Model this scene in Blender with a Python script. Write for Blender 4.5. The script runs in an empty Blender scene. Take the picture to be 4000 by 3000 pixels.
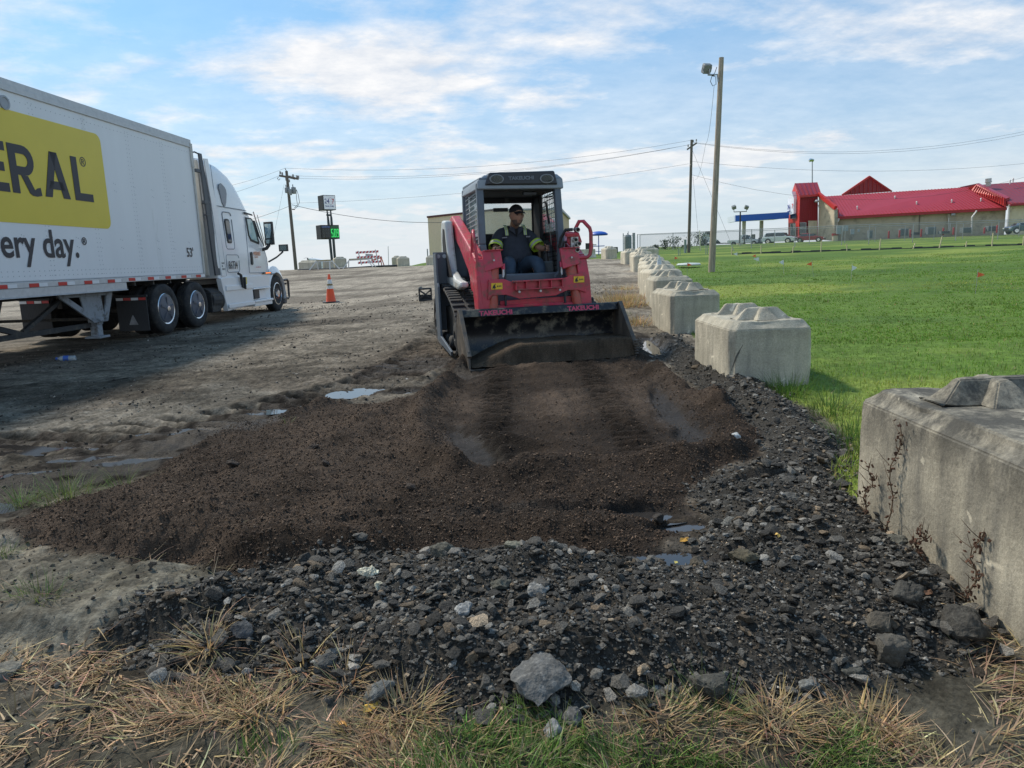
import bpy, bmesh, math, random
import numpy as np
from mathutils import Vector, Matrix, Euler, noise as mn
R = math.radians
sc = bpy.context.scene
col = sc.collection

# ---------------------------------------------------------------- camera
cam_d = bpy.data.cameras.new('camera'); cam = bpy.data.objects.new('camera', cam_d); col.objects.link(cam)
cam_d.sensor_width = 36.0; cam_d.lens = 36.0*2773/4000; cam_d.clip_start = .05; cam_d.clip_end = 3000
cam.matrix_world = Matrix.Translation((0, 0, 1.5)) @ Matrix.Rotation(R(80), 4, 'X') @ Matrix.Rotation(R(-2.06), 4, 'Z')
sc.camera = cam
CM = Matrix.Rotation(R(80), 3, 'X') @ Matrix.Rotation(R(-2.06), 3, 'Z')
def at(px, py, y):
    """world point seen at photo pixel (4000 x 3000) at distance y"""
    v = CM @ Vector(((px-2000)/2773, -(py-1500)/2773, -1)); t = y/v.y
    return Vector((v.x*t, y, 1.5+v.z*t))
# ---------------------------------------------------------------- light
SUN_EL, SUN_AZ = R(50), R(-48)      # ahead and to the left
sd = bpy.data.lights.new('sun', 'SUN'); sd.energy = 2.7; sd.angle = R(7); sd.color = (1, .91, .78)
sun = bpy.data.objects.new('sun', sd); col.objects.link(sun)
sdir = Vector((math.sin(SUN_AZ)*math.cos(SUN_EL), math.cos(SUN_AZ)*math.cos(SUN_EL), math.sin(SUN_EL)))
sun.rotation_euler = sdir.to_track_quat('Z', 'Y').to_euler()
w = bpy.data.worlds.new('World'); sc.world = w; w.use_nodes = True
nt = w.node_tree; N = nt.nodes; L = nt.links
for n in list(N): N.remove(n)
def nd(tree, t, **k):
    n = tree.nodes.new(t)
    for a, b in k.items():
        if a.startswith('i_'): n.inputs[a[2:].replace('_', ' ')].default_value = b
        elif a[0] == 'I' and a[1:].isdigit(): n.inputs[int(a[1:])].default_value = b
        else: setattr(n, a, b)
    return n
def math_n(tree, op, a, b=None, c=None, clamp=False):
    n = tree.nodes.new('ShaderNodeMath'); n.operation = op; n.use_clamp = clamp
    for i, v in enumerate((a, b, c)):
        if v is None: continue
        if isinstance(v, (int, float)): n.inputs[i].default_value = v
        else: tree.links.new(v, n.inputs[i])
    return n.outputs[0]
def ramp(tree, fac, pts, interp='LINEAR'):
    n = tree.nodes.new('ShaderNodeValToRGB'); n.color_ramp.interpolation = interp
    e = n.color_ramp.elements
    while len(e) < len(pts): e.new(.5)
    for i, (p, c) in enumerate(pts):
        e[i].position = p; e[i].color = (c, c, c, 1) if isinstance(c, (int, float)) else (*c, 1)
    tree.links.new(fac, n.inputs[0]); return n.outputs[0]
def mixc(tree, fac, a, b, mode='MIX'):
    n = tree.nodes.new('ShaderNodeMix'); n.data_type = 'RGBA'; n.blend_type = mode
    for i, v in ((0, fac), (6, a), (7, b)):
        if isinstance(v, (int, float)): n.inputs[i].default_value = v
        elif isinstance(v, tuple): n.inputs[i].default_value = (*v[:3], 1)
        else: tree.links.new(v, n.inputs[i])
    return n.outputs[2]
tc = nd(nt, 'ShaderNodeTexCoord')
sp = nd(nt, 'ShaderNodeSeparateXYZ'); L.new(tc.outputs['Generated'], sp.inputs[0])
zc = math_n(nt, 'MAXIMUM', sp.outputs[2], .02)
cv = nd(nt, 'ShaderNodeCombineXYZ'); L.new(sp.outputs[0], cv.inputs[0]); L.new(sp.outputs[1], cv.inputs[1]); L.new(zc, cv.inputs[2])
sky = nd(nt, 'ShaderNodeTexSky', sky_type='NISHITA', sun_disc=False, sun_elevation=SUN_EL, sun_rotation=SUN_AZ, air_density=1.1, dust_density=1.6, ozone_density=2.2, altitude=200)
L.new(cv.outputs[0], sky.inputs[0])
# thin cloud layer seen in perspective: direction / height
zz = math_n(nt, 'ADD', zc, .16)
cx = math_n(nt, 'DIVIDE', sp.outputs[0], zz); cy = math_n(nt, 'DIVIDE', sp.outputs[1], zz)
cp = nd(nt, 'ShaderNodeCombineXYZ'); L.new(cx, cp.inputs[0]); L.new(cy, cp.inputs[1])
mp = nd(nt, 'ShaderNodeMapping'); mp.inputs['Rotation'].default_value = (0, 0, R(-16)); mp.inputs['Scale'].default_value = (1.0, 1.25, 1); mp.inputs['Location'].default_value = (5.3, 2.2, 0)
L.new(cp.outputs[0], mp.inputs[0])
n1 = nd(nt, 'ShaderNodeTexNoise', i_Scale=1.25, i_Detail=10.0, i_Roughness=.58, i_Distortion=.15); L.new(mp.outputs[0], n1.inputs[0])
n2 = nd(nt, 'ShaderNodeTexNoise', i_Scale=.5, i_Detail=2.0); L.new(mp.outputs[0], n2.inputs[0])
n3 = nd(nt, 'ShaderNodeTexNoise', i_Scale=5.0, i_Detail=6.0, i_Roughness=.65); L.new(mp.outputs[0], n3.inputs[0])
cm = math_n(nt, 'ADD', math_n(nt, 'MULTIPLY', n1.outputs[0], 1.0), math_n(nt, 'MULTIPLY', n2.outputs[0], .5))
cm = math_n(nt, 'ADD', cm, math_n(nt, 'MULTIPLY', n3.outputs[0], .22))
cm = math_n(nt, 'ADD', cm, math_n(nt, 'MULTIPLY', math_n(nt, 'SUBTRACT', .24, zc), .30))
cm = math_n(nt, 'SUBTRACT', cm, math_n(nt, 'MULTIPLY', sp.outputs[0], .10))
mask = ramp(nt, cm, [(.72, 0), (.84, .40), (.99, .95)])
veil = ramp(nt, zc, [(.0, .95), (.06, .84), (.16, .56), (.28, .17), (.6, .08)])
veil = math_n(nt, 'MULTIPLY', veil, ramp(nt, n2.outputs[0], [(.3, .75), (.6, 1.0)]))
mask = math_n(nt, 'MAXIMUM', mask, veil)
shade = ramp(nt, n3.outputs[0], [(.35, 0), (.65, 1)])
ccol = mixc(nt, shade, (5.3, 5.6, 6.1), (7.2, 7.1, 7.05))
cc2 = mixc(nt, ramp(nt, zc, [(0, 1), (.17, 0)]), ccol, (5.6, 5.95, 6.2))
skyc = mixc(nt, 1.0, sky.outputs[0], (.50, .86, 1.02), 'MULTIPLY')
skyc = mixc(nt, .35, skyc, (1.75, 3.95, 6.6))
fin = mixc(nt, mask, skyc, cc2)
bg = nd(nt, 'ShaderNodeBackground', i_Strength=.1); L.new(fin, bg.inputs[0])
wo = nd(nt, 'ShaderNodeOutputWorld'); L.new(bg.outputs[0], wo.inputs[0])
sc.view_settings.view_transform = 'Standard'; sc.view_settings.look = 'None'; sc.view_settings.gamma = 1
sc.view_settings.exposure = 0.50
sc.cycles.max_bounces = 6; sc.cycles.diffuse_bounces = 3; sc.cycles.transparent_max_bounces = 12

# ---------------------------------------------------------------- materials
MATS = {}
def mat(name, c, rough=.6, metal=0., var=.12, scale=6., bump=0., bscale=40., dirt=None, spec=.5, emit=None, alpha=1, trans=0, coat=0, stretch=None):
    if name in MATS: return MATS[name]
    m = bpy.data.materials.new(name); m.use_nodes = True; t = m.node_tree; b = t.nodes['Principled BSDF']
    b.inputs['Roughness'].default_value = rough; b.inputs['Metallic'].default_value = metal
    b.inputs['Specular IOR Level'].default_value = spec
    if coat: b.inputs['Coat Weight'].default_value = coat; b.inputs['Coat Roughness'].default_value = .08
    tcn = t.nodes.new('ShaderNodeTexCoord'); vec = tcn.outputs['Object']
    if stretch:
        mpn = t.nodes.new('ShaderNodeMapping'); mpn.inputs['Scale'].default_value = stretch; t.links.new(vec, mpn.inputs[0]); vec = mpn.outputs[0]
    out = None
    if var or dirt:
        n = nd(t, 'ShaderNodeTexNoise', i_Scale=scale, i_Detail=6.0, i_Roughness=.6); t.links.new(vec, n.inputs[0])
        out = mixc(t, ramp(t, n.outputs[0], [(.3, 0), (.7, 1)]), tuple(max(0, v*(1-var)) for v in c), tuple(min(1, v*(1+var)) for v in c))
    if dirt:
        dc, amt, ds = dirt
        n = nd(t, 'ShaderNodeTexNoise', i_Scale=ds, i_Detail=8.0, i_Roughness=.7); t.links.new(vec, n.inputs[0])
        f = ramp(t, n.outputs[0], [(.62-.3*amt, 0), (.78-.25*amt, 1)])
        out = mixc(t, f, out, dc)
        rr = t.nodes.new('ShaderNodeMapRange'); rr.inputs[3].default_value = rough; rr.inputs[4].default_value = .9
        t.links.new(f, rr.inputs[0]); t.links.new(rr.outputs[0], b.inputs['Roughness'])
    if out is not None: t.links.new(out, b.inputs['Base Color'])
    else: b.inputs['Base Color'].default_value = (*c, 1)
    if bump:
        n = nd(t, 'ShaderNodeTexNoise', i_Scale=bscale, i_Detail=5.0); t.links.new(vec, n.inputs[0])
        bp = nd(t, 'ShaderNodeBump', i_Strength=bump, i_Distance=.01); t.links.new(n.outputs[0], bp.inputs['Height']); t.links.new(bp.outputs[0], b.inputs['Normal'])
    if emit:
        b.inputs['Emission Color'].default_value = (*emit[0], 1); b.inputs['Emission Strength'].default_value = emit[1]
    if trans: b.inputs['Transmission Weight'].default_value = trans
    if alpha < 1: b.inputs['Alpha'].default_value = alpha
    m.diffuse_color = (*c, 1); MATS[name] = m; return m
def attr_mat(name, rough=.85, bump=.5, bscale=60, bdist=.012, spec=.3, fine=.25, fscale=90, wet=False, bump2=None, trans=0):
    """colour from the mesh's own colour attribute, broken up with fine noise"""
    m = bpy.data.materials.new(name); m.use_nodes = True; t = m.node_tree; b = t.nodes['Principled BSDF']
    a = t.nodes.new('ShaderNodeAttribute'); a.attribute_name = 'Col'
    tcn = t.nodes.new('ShaderNodeTexCoord')
    n = nd(t, 'ShaderNodeTexNoise', i_Scale=float(fscale), i_Detail=4.0, i_Roughness=.7); t.links.new(tcn.outputs['Object'], n.inputs[0])
    g = ramp(t, n.outputs[0], [(.3, 1-fine), (.7, 1+fine)])
    t.links.new(mixc(t, 1.0, a.outputs[0], g, 'MULTIPLY'), b.inputs['Base Color'])
    b.inputs['Specular IOR Level'].default_value = spec; b.inputs['Roughness'].default_value = rough
    if wet:
        wa = t.nodes.new('ShaderNodeAttribute'); wa.attribute_name = 'wet'
        rr = t.nodes.new('ShaderNodeMapRange'); rr.inputs[3].default_value = rough; rr.inputs[4].default_value = .48
        t.links.new(wa.outputs[2], rr.inputs[0]); t.links.new(rr.outputs[0], b.inputs['Roughness'])
    if bump:
        nb = nd(t, 'ShaderNodeTexNoise', i_Scale=float(bscale), i_Detail=6.0, i_Roughness=.65); t.links.new(tcn.outputs['Object'], nb.inputs[0])
        bp = nd(t, 'ShaderNodeBump', i_Strength=bump, i_Distance=bdist); t.links.new(nb.outputs[0], bp.inputs['Height']); t.links.new(bp.outputs[0], b.inputs['Normal'])
    MATS[name] = m; return m

# ---------------------------------------------------------------- mesh helpers
class MB:
    def __init__(s, off=(0, 0, 0)): s.v = []; s.f = []; s.m = []; s.off = Vector(off); s.X = None
    def add(s, vs, fs, m=0):
        k = len(s.v)
        for p in vs:
            p = Vector(p)+s.off
            s.v.append(s.X @ p if s.X else p)
        for f in fs: s.f.append([i+k for i in f]); s.m.append(m)
        return s
    def box(s, x0, x1, y0, y1, z0, z1, m=0):
        vs = [(x, y, z) for x in (x0, x1) for y in (y0, y1) for z in (z0, z1)]
        return s.add(vs, [(0, 1, 3, 2), (4, 6, 7, 5), (0, 4, 5, 1), (2, 3, 7, 6), (0, 2, 6, 4), (1, 5, 7, 3)], m)
    def obox(s, c, sx, sy, sz, rot=(0, 0, 0), m=0):
        M = Euler(rot).to_matrix(); c = Vector(c)
        vs = [c+M @ Vector((x*sx/2, y*sy/2, z*sz/2)) for x in (-1, 1) for y in (-1, 1) for z in (-1, 1)]
        return s.add(vs, [(0, 1, 3, 2), (4, 6, 7, 5), (0, 4, 5, 1), (2, 3, 7, 6), (0, 2, 6, 4), (1, 5, 7, 3)], m)
    def bar(s, a, b, w, h, m=0, up=(0, 0, 1)):
        a = Vector(a); b = Vector(b); d = (b-a).normalized(); u = Vector(up); r = d.cross(u)
        if r.length < 1e-4: r = Vector((1, 0, 0))
        r.normalize(); u = r.cross(d)
        vs = [p+r*i*w/2+u*j*h/2 for p in (a, b) for i, j in ((-1, -1), (1, -1), (1, 1), (-1, 1))]
        return s.add(vs, [(3, 2, 1, 0), (4, 5, 6, 7), (0, 1, 5, 4), (1, 2, 6, 5), (2, 3, 7, 6), (3, 0, 4, 7)], m)
    def tube(s, path, r, n=8, m=0, cap=True):
        P = [Vector(p) for p in path]; rs = r if isinstance(r, (list, tuple)) else [r]*len(P)
        vs = []; fs = []; prev = None
        for i, p in enumerate(P):
            d = (P[min(i+1, len(P)-1)]-P[max(i-1, 0)]).normalized()
            if prev is None:
                u = Vector((0, 0, 1)) if abs(d.z) < .9 else Vector((1, 0, 0))
                u = (u-d*u.dot(d)).normalized()
            else: u = (prev-d*prev.dot(d)).normalized()
            prev = u; v = d.cross(u)
            for k in range(n):
                a = 2*math.pi*k/n; vs.append(p+(u*math.cos(a)+v*math.sin(a))*rs[i])
        for i in range(len(P)-1):
            for k in range(n):
                a = i*n+k; b = i*n+(k+1) % n; fs.append((a, b, b+n, a+n))
        if cap: fs.append(tuple(range(n))[::-1]); fs.append(tuple((len(P)-1)*n+k for k in range(n)))
        return s.add(vs, fs, m)
    def cyl(s, a, b, r0, r1=None, n=16, m=0): return s.tube([a, b], [r0, r0 if r1 is None else r1], n, m)
    def prism(s, poly, ax, a0, a1, m=0):
        """poly in the two other axes; ax 'x': (y,z), 'y': (x,z), 'z': (x,y)"""
        def P(q, a): return {'x': (a, q[0], q[1]), 'y': (q[0], a, q[1]), 'z': (q[0], q[1], a)}[ax]
        n = len(poly); vs = [P(q, a0) for q in poly]+[P(q, a1) for q in poly]
        fs = [tuple(range(n))[::-1], tuple(range(n, 2*n))]+[(i, (i+1) % n, (i+1) % n+n, i+n) for i in range(n)]
        return s.add(vs, fs, m)
    def loft(s, rings, m=0, cap=True):
        n = len(rings[0]); vs = [p for r in rings for p in r]; fs = []
        for i in range(len(rings)-1):
            for k in range(n):
                a = i*n+k; b = i*n+(k+1) % n; fs.append((a, b, b+n, a+n))
        if cap: fs.append(tuple(range(n))[::-1]); fs.append(tuple((len(rings)-1)*n+k for k in range(n)))
        return s.add(vs, fs, m)
    def lathe(s, prof, c=(0, 0, 0), axis='z', n=24, m=0):
        c = Vector(c); rings = []
        for r, h in prof:
            ring = []
            for k in range(n):
                a = 2*math.pi*k/n; u, v = r*math.cos(a), r*math.sin(a)
                ring.append(c+Vector({'z': (u, v, h), 'y': (u, h, v), 'x': (h, u, v)}[axis]))
            rings.append(ring)
        return s.loft(rings, m, cap=True)
    def ell(s, c, rx, ry, rz, nu=14, nv=9, m=0):
        c = Vector(c); rings = []
        for i in range(nv+1):
            t = -math.pi/2+math.pi*(i+.02)/(nv+.04); rings.append([c+Vector((rx*math.cos(t)*math.cos(2*math.pi*k/nu), ry*math.cos(t)*math.sin(2*math.pi*k/nu), rz*math.sin(t))) for k in range(nu)])
        return s.loft(rings, m)
    def quad(s, a, b, c, d, m=0): return s.add([a, b, c, d], [(0, 1, 2, 3)], m)
    def build(s, name, mats, parent=None, bevel=0, smooth=None, seg=2, fixn=True):
        me = bpy.data.meshes.new(name); me.from_pydata([tuple(p) for p in s.v], [], s.f)
        if not isinstance(mats, (list, tuple)): mats = [mats]
        for mm in mats: me.materials.append(mm)
        me.polygons.foreach_set('material_index', s.m)
        if fixn:
            bm = bmesh.new(); bm.from_mesh(me); bmesh.ops.recalc_face_normals(bm, faces=bm.faces); bm.to_mesh(me); bm.free()
        me.update()
        if smooth is not None:
            me.polygons.foreach_set('use_smooth', [True]*len(me.polygons)); me.set_sharp_from_angle(angle=R(smooth))
        o = bpy.data.objects.new(name, me); col.objects.link(o)
        if parent: o.parent = parent
        if bevel:
            b = o.modifiers.new('bevel', 'BEVEL'); b.width = bevel; b.segments = seg; b.limit_method = 'ANGLE'; b.angle_limit = R(35)
        return o
def tag(o, label=None, cat=None, group=None, kind=None):
    if label: o['label'] = label
    if cat: o['category'] = cat
    if group: o['group'] = group
    if kind: o['kind'] = kind
    return o
def empty(name, loc=(0, 0, 0), rz=0, label=None, cat=None, group=None):
    o = bpy.data.objects.new(name, None); col.objects.link(o); o.empty_display_size = .3
    o.location = loc; o.rotation_euler = (0, 0, rz); return tag(o, label, cat, group)
def dup(root, loc=None, rz=None, label=None, rot=None, scale=None):
    def cp(o, par):
        c = o.copy(); col.objects.link(c)
        if par: c.parent = par
        for ch in [x for x in bpy.data.objects if x.parent == o]: cp(ch, c)
        return c
    c = cp(root, None)
    if loc is not None: c.location = loc
    if rz is not None: c.rotation_euler = (0, 0, rz)
    if rot is not None: c.rotation_euler = rot
    if scale is not None: c.scale = scale
    if label: c['label'] = label
    return c
def np_mesh(name, verts, faces, mats, colors=None, extra=None, smooth=False, parent=None):
    """verts (n,3), faces (m,k) numpy"""
    me = bpy.data.meshes.new(name); nv, nf, k = len(verts), len(faces), faces.shape[1]
    me.vertices.add(nv); me.vertices.foreach_set('co', np.ascontiguousarray(verts, dtype=np.float32).ravel())
    me.loops.add(nf*k); me.loops.foreach_set('vertex_index', np.ascontiguousarray(faces, dtype=np.int32).ravel())
    me.polygons.add(nf); me.polygons.foreach_set('loop_start', np.arange(0, nf*k, k, dtype=np.int32))
    me.polygons.foreach_set('use_smooth', np.full(nf, smooth))
    if colors is not None:
        a = me.attributes.new('Col', 'FLOAT_COLOR', 'POINT'); c4 = np.ones((nv, 4), np.float32); c4[:, :3] = colors; a.data.foreach_set('color', c4.ravel())
    for kx, vx in (extra or {}).items():
        a = me.attributes.new(kx, 'FLOAT', 'POINT'); a.data.foreach_set('value', np.asarray(vx, np.float32))
    me.update(calc_edges=True); me.validate()
    for mm in (mats if isinstance(mats, (list, tuple)) else [mats]): me.materials.append(mm)
    o = bpy.data.objects.new(name, me); col.objects.link(o)
    if parent: o.parent = parent
    return o
def text(s, size, material, parent, M, name='lettering', ext=.002, bold=0., sx=1., align='LEFT', shear=0.):
    """flat lettering; M places it (text lies in local XY, reads along +X)"""
    cu = bpy.data.curves.new('txt', 'FONT'); cu.body = s; cu.size = size; cu.extrude = ext; cu.offset = bold; cu.align_x = align; cu.shear = shear
    cu.resolution_u = 4
    o = bpy.data.objects.new('txt', cu); col.objects.link(o); bpy.context.view_layer.update()
    me = bpy.data.meshes.new_from_object(o.evaluated_get(bpy.context.evaluated_depsgraph_get()))
    bpy.data.objects.remove(o); bpy.data.curves.remove(cu)
    me.transform(M @ Matrix.Diagonal((sx, 1, 1, 1))); me.name = name
    me.materials.clear(); me.materials.append(material)
    t = bpy.data.objects.new(name, me); col.objects.link(t)
    if parent: t.parent = parent
    return t
def frame(o, x, y, n=None):
    """matrix with origin o, text X axis x, text Y axis y"""
    x = Vector(x).normalized(); y = Vector(y).normalized(); z = x.cross(y)
    m = Matrix.Identity(4)
    for i in range(3): m[i][0] = x[i]; m[i][1] = y[i]; m[i][2] = z[i]; m[i][3] = o[i]
    return m
# ================================================================ terrain
rng = np.random.default_rng(7); random.seed(7)
def ss(t): t = np.clip(t, 0, 1); return t*t*(3-2*t)
_T = rng.random((256, 256))
def vnoise(x, y):
    xi = np.floor(x).astype(int); yi = np.floor(y).astype(int); fx = x-xi; fy = y-yi; fx = fx*fx*(3-2*fx); fy = fy*fy*(3-2*fy)
    a = _T[xi & 255, yi & 255]; b = _T[(xi+1) & 255, yi & 255]; c = _T[xi & 255, (yi+1) & 255]; d = _T[(xi+1) & 255, (yi+1) & 255]
    return (a*(1-fx)+b*fx)*(1-fy)+(c*(1-fx)+d*fx)*fy-.5
def fbm(x, y, f, o=4, g=.5):
    s = 0; a = 1
    for i in range(o): s = s+a*vnoise(x*f+17.3*i, y*f+9.1*i); f *= 2.03; a *= g
    return s
def Zb(x, y):
    x = np.asarray(x, float); y = np.asarray(y, float)
    zr = np.interp(y, [-5, 0, 2, 7, 9, 12, 25, 46, 66, 80, 110, 150, 400], [-.1, 0, .04, .21, .25, .35, .74, 1.27, 1.6, 1.82, 2.4, 2.7, 2.7])
    zl = np.interp(y, [-5, 0, 2, 7, 9, 15, 22, 35, 50, 57, 400], [-.1, 0, .02, .1, .13, .22, .29, .62, 1.12, 1.24, 1.26])
    wgt = ss((x+7)/8.5); z = zl*(1-wgt)+zr*wgt
    cr = np.interp(x, [-400, 4, 9, 14, 22, 34, 400], [59, 59, 70, 84, 100, 175, 190])
    d = np.clip(y-cr, 0, None)
    z = z-np.minimum(d*d*.006, d*.09)
    return z+1.9*np.exp(-((x+6)/7.)**2-((y-76)/6.)**2)
SOIL = [(-2.98,3.98),(-2.91,4.36),(-2.7,4.5),(-2.62,4.97),(-2.57,5.55),(-2.31,6.33),(-1.81,6.67),(-1.24,6.73),(-.94,6.87),(-.83,7.54),(-.7,8.4),(-.6,9.5),(1.75,10.0),(1.62,7.6),(1.78,6.6),(1.86,5.99),(1.82,5.0),(1.65,4.63),(1.34,4.43),(1.08,4.11),(.95,3.82),(.81,3.64),(.86,3.45),(.56,3.21),(.18,3.27),(-.27,3.28),(-.61,3.24),(-.92,3.15),(-1.22,3.13),(-1.44,3.24),(-1.66,3.34),(-1.98,3.42),(-2.4,3.61),(-2.77,3.83)]
MOUND = [(-1.69,2.72),(-1.61,2.9),(-1.36,3.05),(-1.14,3.17),(-.86,3.26),(-.5,3.3),(-.04,3.29),(.51,3.21),(.73,3.01),(.84,3.18),(1.02,3.68),(1.03,4.04),(1.31,4.34),(1.66,4.49),(1.87,5.24),(1.81,6.15),(1.83,8.03),(1.76,9.7),(2.1,10.5),(2.5,10.3),(2.35,8.57),(2.4,7.34),(2.46,6.24),(2.43,5.58),(2.32,4.71),(1.95,3.94),(1.86,3.26),(1.86,2.73),(1.75,2.4),(1.66,2.27),(1.39,2.26),(1.26,2.14),(1.01,2.09),(.64,2.13),(.1,2.05),(-.05,2.06),(-.28,2.14),(-.61,2.26),(-.72,2.34),(-1.2,2.37),(-1.38,2.44)]
LAWN = [(1.9,1.0),(1.95,3.9),(2.3,4.65),(2.42,5.5),(2.44,6.3),(2.55,7.0),(2.7,8.0),(2.75,10.5),(3.15,12.5),(3.4,14.5),(3.9,18),(4.9,23),(5.4,26),(5.6,29.5),(6.6,37),(7.1,44.5),(5.9,47.5),(4.5,52),(3,57),(-12,57.5),(-20,60),(-60,60),(-60,430),(430,430),(430,1.0)]
def sdist(x, y, poly):
    """signed distance, positive inside"""
    P = np.array(poly, float); n = len(P); d = np.full(x.shape, 1e9); ins = np.zeros(x.shape, bool)
    for i in range(n):
        a = P[i]; b = P[(i+1) % n]; e = b-a; wx = x-a[0]; wy = y-a[1]
        t = np.clip((wx*e[0]+wy*e[1])/(e@e), 0, 1); d = np.minimum(d, np.hypot(wx-e[0]*t, wy-e[1]*t))
        c = ((a[1] <= y) & (b[1] > y)) | ((b[1] <= y) & (a[1] > y))
        if c.any(): ins ^= c & (x < a[0]+(y-a[1])/(e[1] if e[1] else 1e-9)*e[0])
    return np.where(ins, d, -d)
def pdist(x, y, pl):
    d = np.full(x.shape, 1e9)
    for a, b in zip(pl[:-1], pl[1:]):
        a = np.array(a); b = np.array(b); e = b-a; wx = x-a[0]; wy = y-a[1]; t = np.clip((wx*e[0]+wy*e[1])/(e@e), 0, 1)
        d = np.minimum(d, np.hypot(wx-e[0]*t, wy-e[1]*t))
    return d
# x, y, rx, ry, rotation, depth, water?
PUD = [(-1.60,7.35,.24,.20,.3,.06,1),(-2.10,6.80,.34,.10,.35,.05,1),(-2.9,6.15,.3,.07,.3,.05,1),(-.62,7.85,.20,.30,0,.05,1),(-1.15,7.3,.3,.12,.2,.04,1),
       (.66,3.70,.22,.10,0,.05,1),(.84,3.53,.16,.055,.2,.06,1),(.70,3.18,.22,.07,0,.05,1),(.95,3.08,.2,.06,.2,.05,1),
       (-2.75,5.3,.34,.10,.15,.05,1),(-3.3,5.45,.4,.10,.1,.05,1),(-3.9,5.7,.4,.12,.1,.04,1),(-4.6,5.9,.5,.12,.1,.04,1),(-3.6,5.05,.35,.08,.2,.04,1),(-3.35,4.25,.22,.12,0,.05,1),(-3.9,4.5,.4,.16,0,.04,1),
       (1.33,5.9,.11,.65,-.05,.05,0),(1.33,5.1,.13,.3,-.2,.05,0),(1.42,3.98,.22,.05,.1,.04,1),(-2.6,6.1,.4,.14,.3,.03,0),(-.3,5.0,.10,.5,.35,.03,0),(1.95,9.9,.12,.9,-.05,.04,1),(.15,3.72,.4,.06,0,.03,0)]
RUT = [(-.9,12.5),(-1.03,11.1),(-1.15,9.2),(-1.45,7.9),(-2.05,7.0),(-2.9,6.25),(-4.6,5.7)]
RUT2 = [(.9,12.5),(.75,9.9),(.65,8.9)]
DIRTH = {}
def terrain(x, y):
    x = np.asarray(x, float); y = np.asarray(y, float)
    z = Zb(x, y)
    wob = fbm(x, y, 1.7, 4)
    sS = sdist(x, y, SOIL)+wob*.16; sM = sdist(x, y, MOUND)+wob*.11; sL = sdist(x, y, LAWN)+fbm(x+40, y, 1.2, 3)*.25
    near = np.exp(-(np.hypot(x, y-5)/14)**4)
    g = np.zeros(x.shape); wet = np.zeros(x.shape); flat = np.zeros(x.shape)
    for (a, b, rx, ry, rt, dp, wt) in PUD:
        c, s_ = math.cos(rt), math.sin(rt); u = ((x-a)*c+(y-b)*s_)/rx; v = (-(x-a)*s_+(y-b)*c)/ry; q = u*u+v*v
        e = np.exp(-q); g = np.maximum(g, e*dp) if wt else np.maximum(g, e*dp*.5); wet = np.maximum(wet, np.exp(-q*.45)); flat = np.maximum(flat, ss((np.exp(-q*.8)+wob*.35-.25)/.3))
    # lot surface
    lot = fbm(x, y, .35, 3)*.032*ss((y-3)/8)+fbm(x, y, 2.3, 4)*.026+fbm(x*1.6, y, 9, 4, .6)*.020*near
    dr = pdist(x, y, RUT); rut = ss((.55-dr)/.12)
    ribs = np.sin((y+.28*x)*2*math.pi/.25+wob*.6)
    lot = lot+rut*(ribs*.030-.03)*np.clip(1.1+wob*1.5, .2, 1.2)+np.exp(-((dr-.47)/.08)**2)*.035*(1+wob*2)
    flake = ss((4.4-y)/.6)*ss((-x-.4)/.4)*ss((y-2.3)/.3)
    lot = lot+flake*(np.floor(fbm(x*.8, y*1.6, 2.2, 4)*9)/9)*.13
    tr2 = ss((.3-np.abs(sdist(x, y, [(-5.5,6.2),(-1.9,8.6),(-1.4,10.8),(-4.5,9.5),(-6.5,7.5)])))/.3)
    lot = lot+tr2*np.sin((y*1.0-.35*x)*2*math.pi/.11+wob*6)*.006*near
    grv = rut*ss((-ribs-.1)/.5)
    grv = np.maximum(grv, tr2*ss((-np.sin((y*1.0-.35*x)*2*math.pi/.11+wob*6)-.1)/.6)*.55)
    z = z+lot*(1-.25*flat)
    # spread brown soil
    th = ss((sS+.02)/.22)
    lane = ss((x+.55)/.12)*ss((1.28-x)/.12)*ss((y-4.55)/.15)*ss((10-y)/.5)
    soil = .052+.040*fbm(x, y, 1.3, 3)+.026*fbm(x, y, 6, 4, .6)+.014*fbm(x, y, 26, 3, .7)
    soil = soil*(1-lane)+lane*(.035+np.sin((y+.08*x)*2*math.pi/.13+fbm(x, y, 1.5, 2)*1.5)*.022*ss((.17-np.abs(np.abs(x-.36)-.50))/.08)+.02*ss((.17-np.abs(x-.36))/.1)+fbm(x, y, 9, 4)*.014+fbm(x, y, 30, 3, .7)*.008)
    r1 = pdist(x, y, [(-.59,8.6),(-.68,7.02),(-.81,6.11),(-.72,5.3),(-.6,4.8),(-.36,4.42)]); soil = soil+.10*np.exp(-(r1/.10)**2)*(1+wob*1.2)
    r2 = pdist(x, y, [(0.0,4.30),(.55,4.40),(1.17,4.5),(1.55,4.68)]); soil = soil+.085*np.exp(-(r2/.16)**2)*(1+wob*1.5)
    r3 = pdist(x, y, [(1.5,7.3),(1.68,6.5),(1.77,5.6),(1.78,4.95)]); soil = soil+.11*np.exp(-(r3/.15)**2)*(1+wob)
    r4 = pdist(x, y, [(-2.2,3.75),(-1.4,3.45),(-.6,3.45),(.3,3.42),(.7,3.4)]); soil = soil+.05*np.exp(-(r4/.2)**2)*(1+wob*1.5)
    r5 = pdist(x, y, [(-1.3,5.9),(-1.0,6.3),(-.75,6.5)]); soil = soil+.05*np.exp(-(r5/.1)**2)
    r6 = pdist(x, y, [(-.45,4.9),(-.1,4.82)]); soil = soil+.03*np.exp(-(((x-.05)/.22)**2+((y-4.95)/.1)**2))*3
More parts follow.
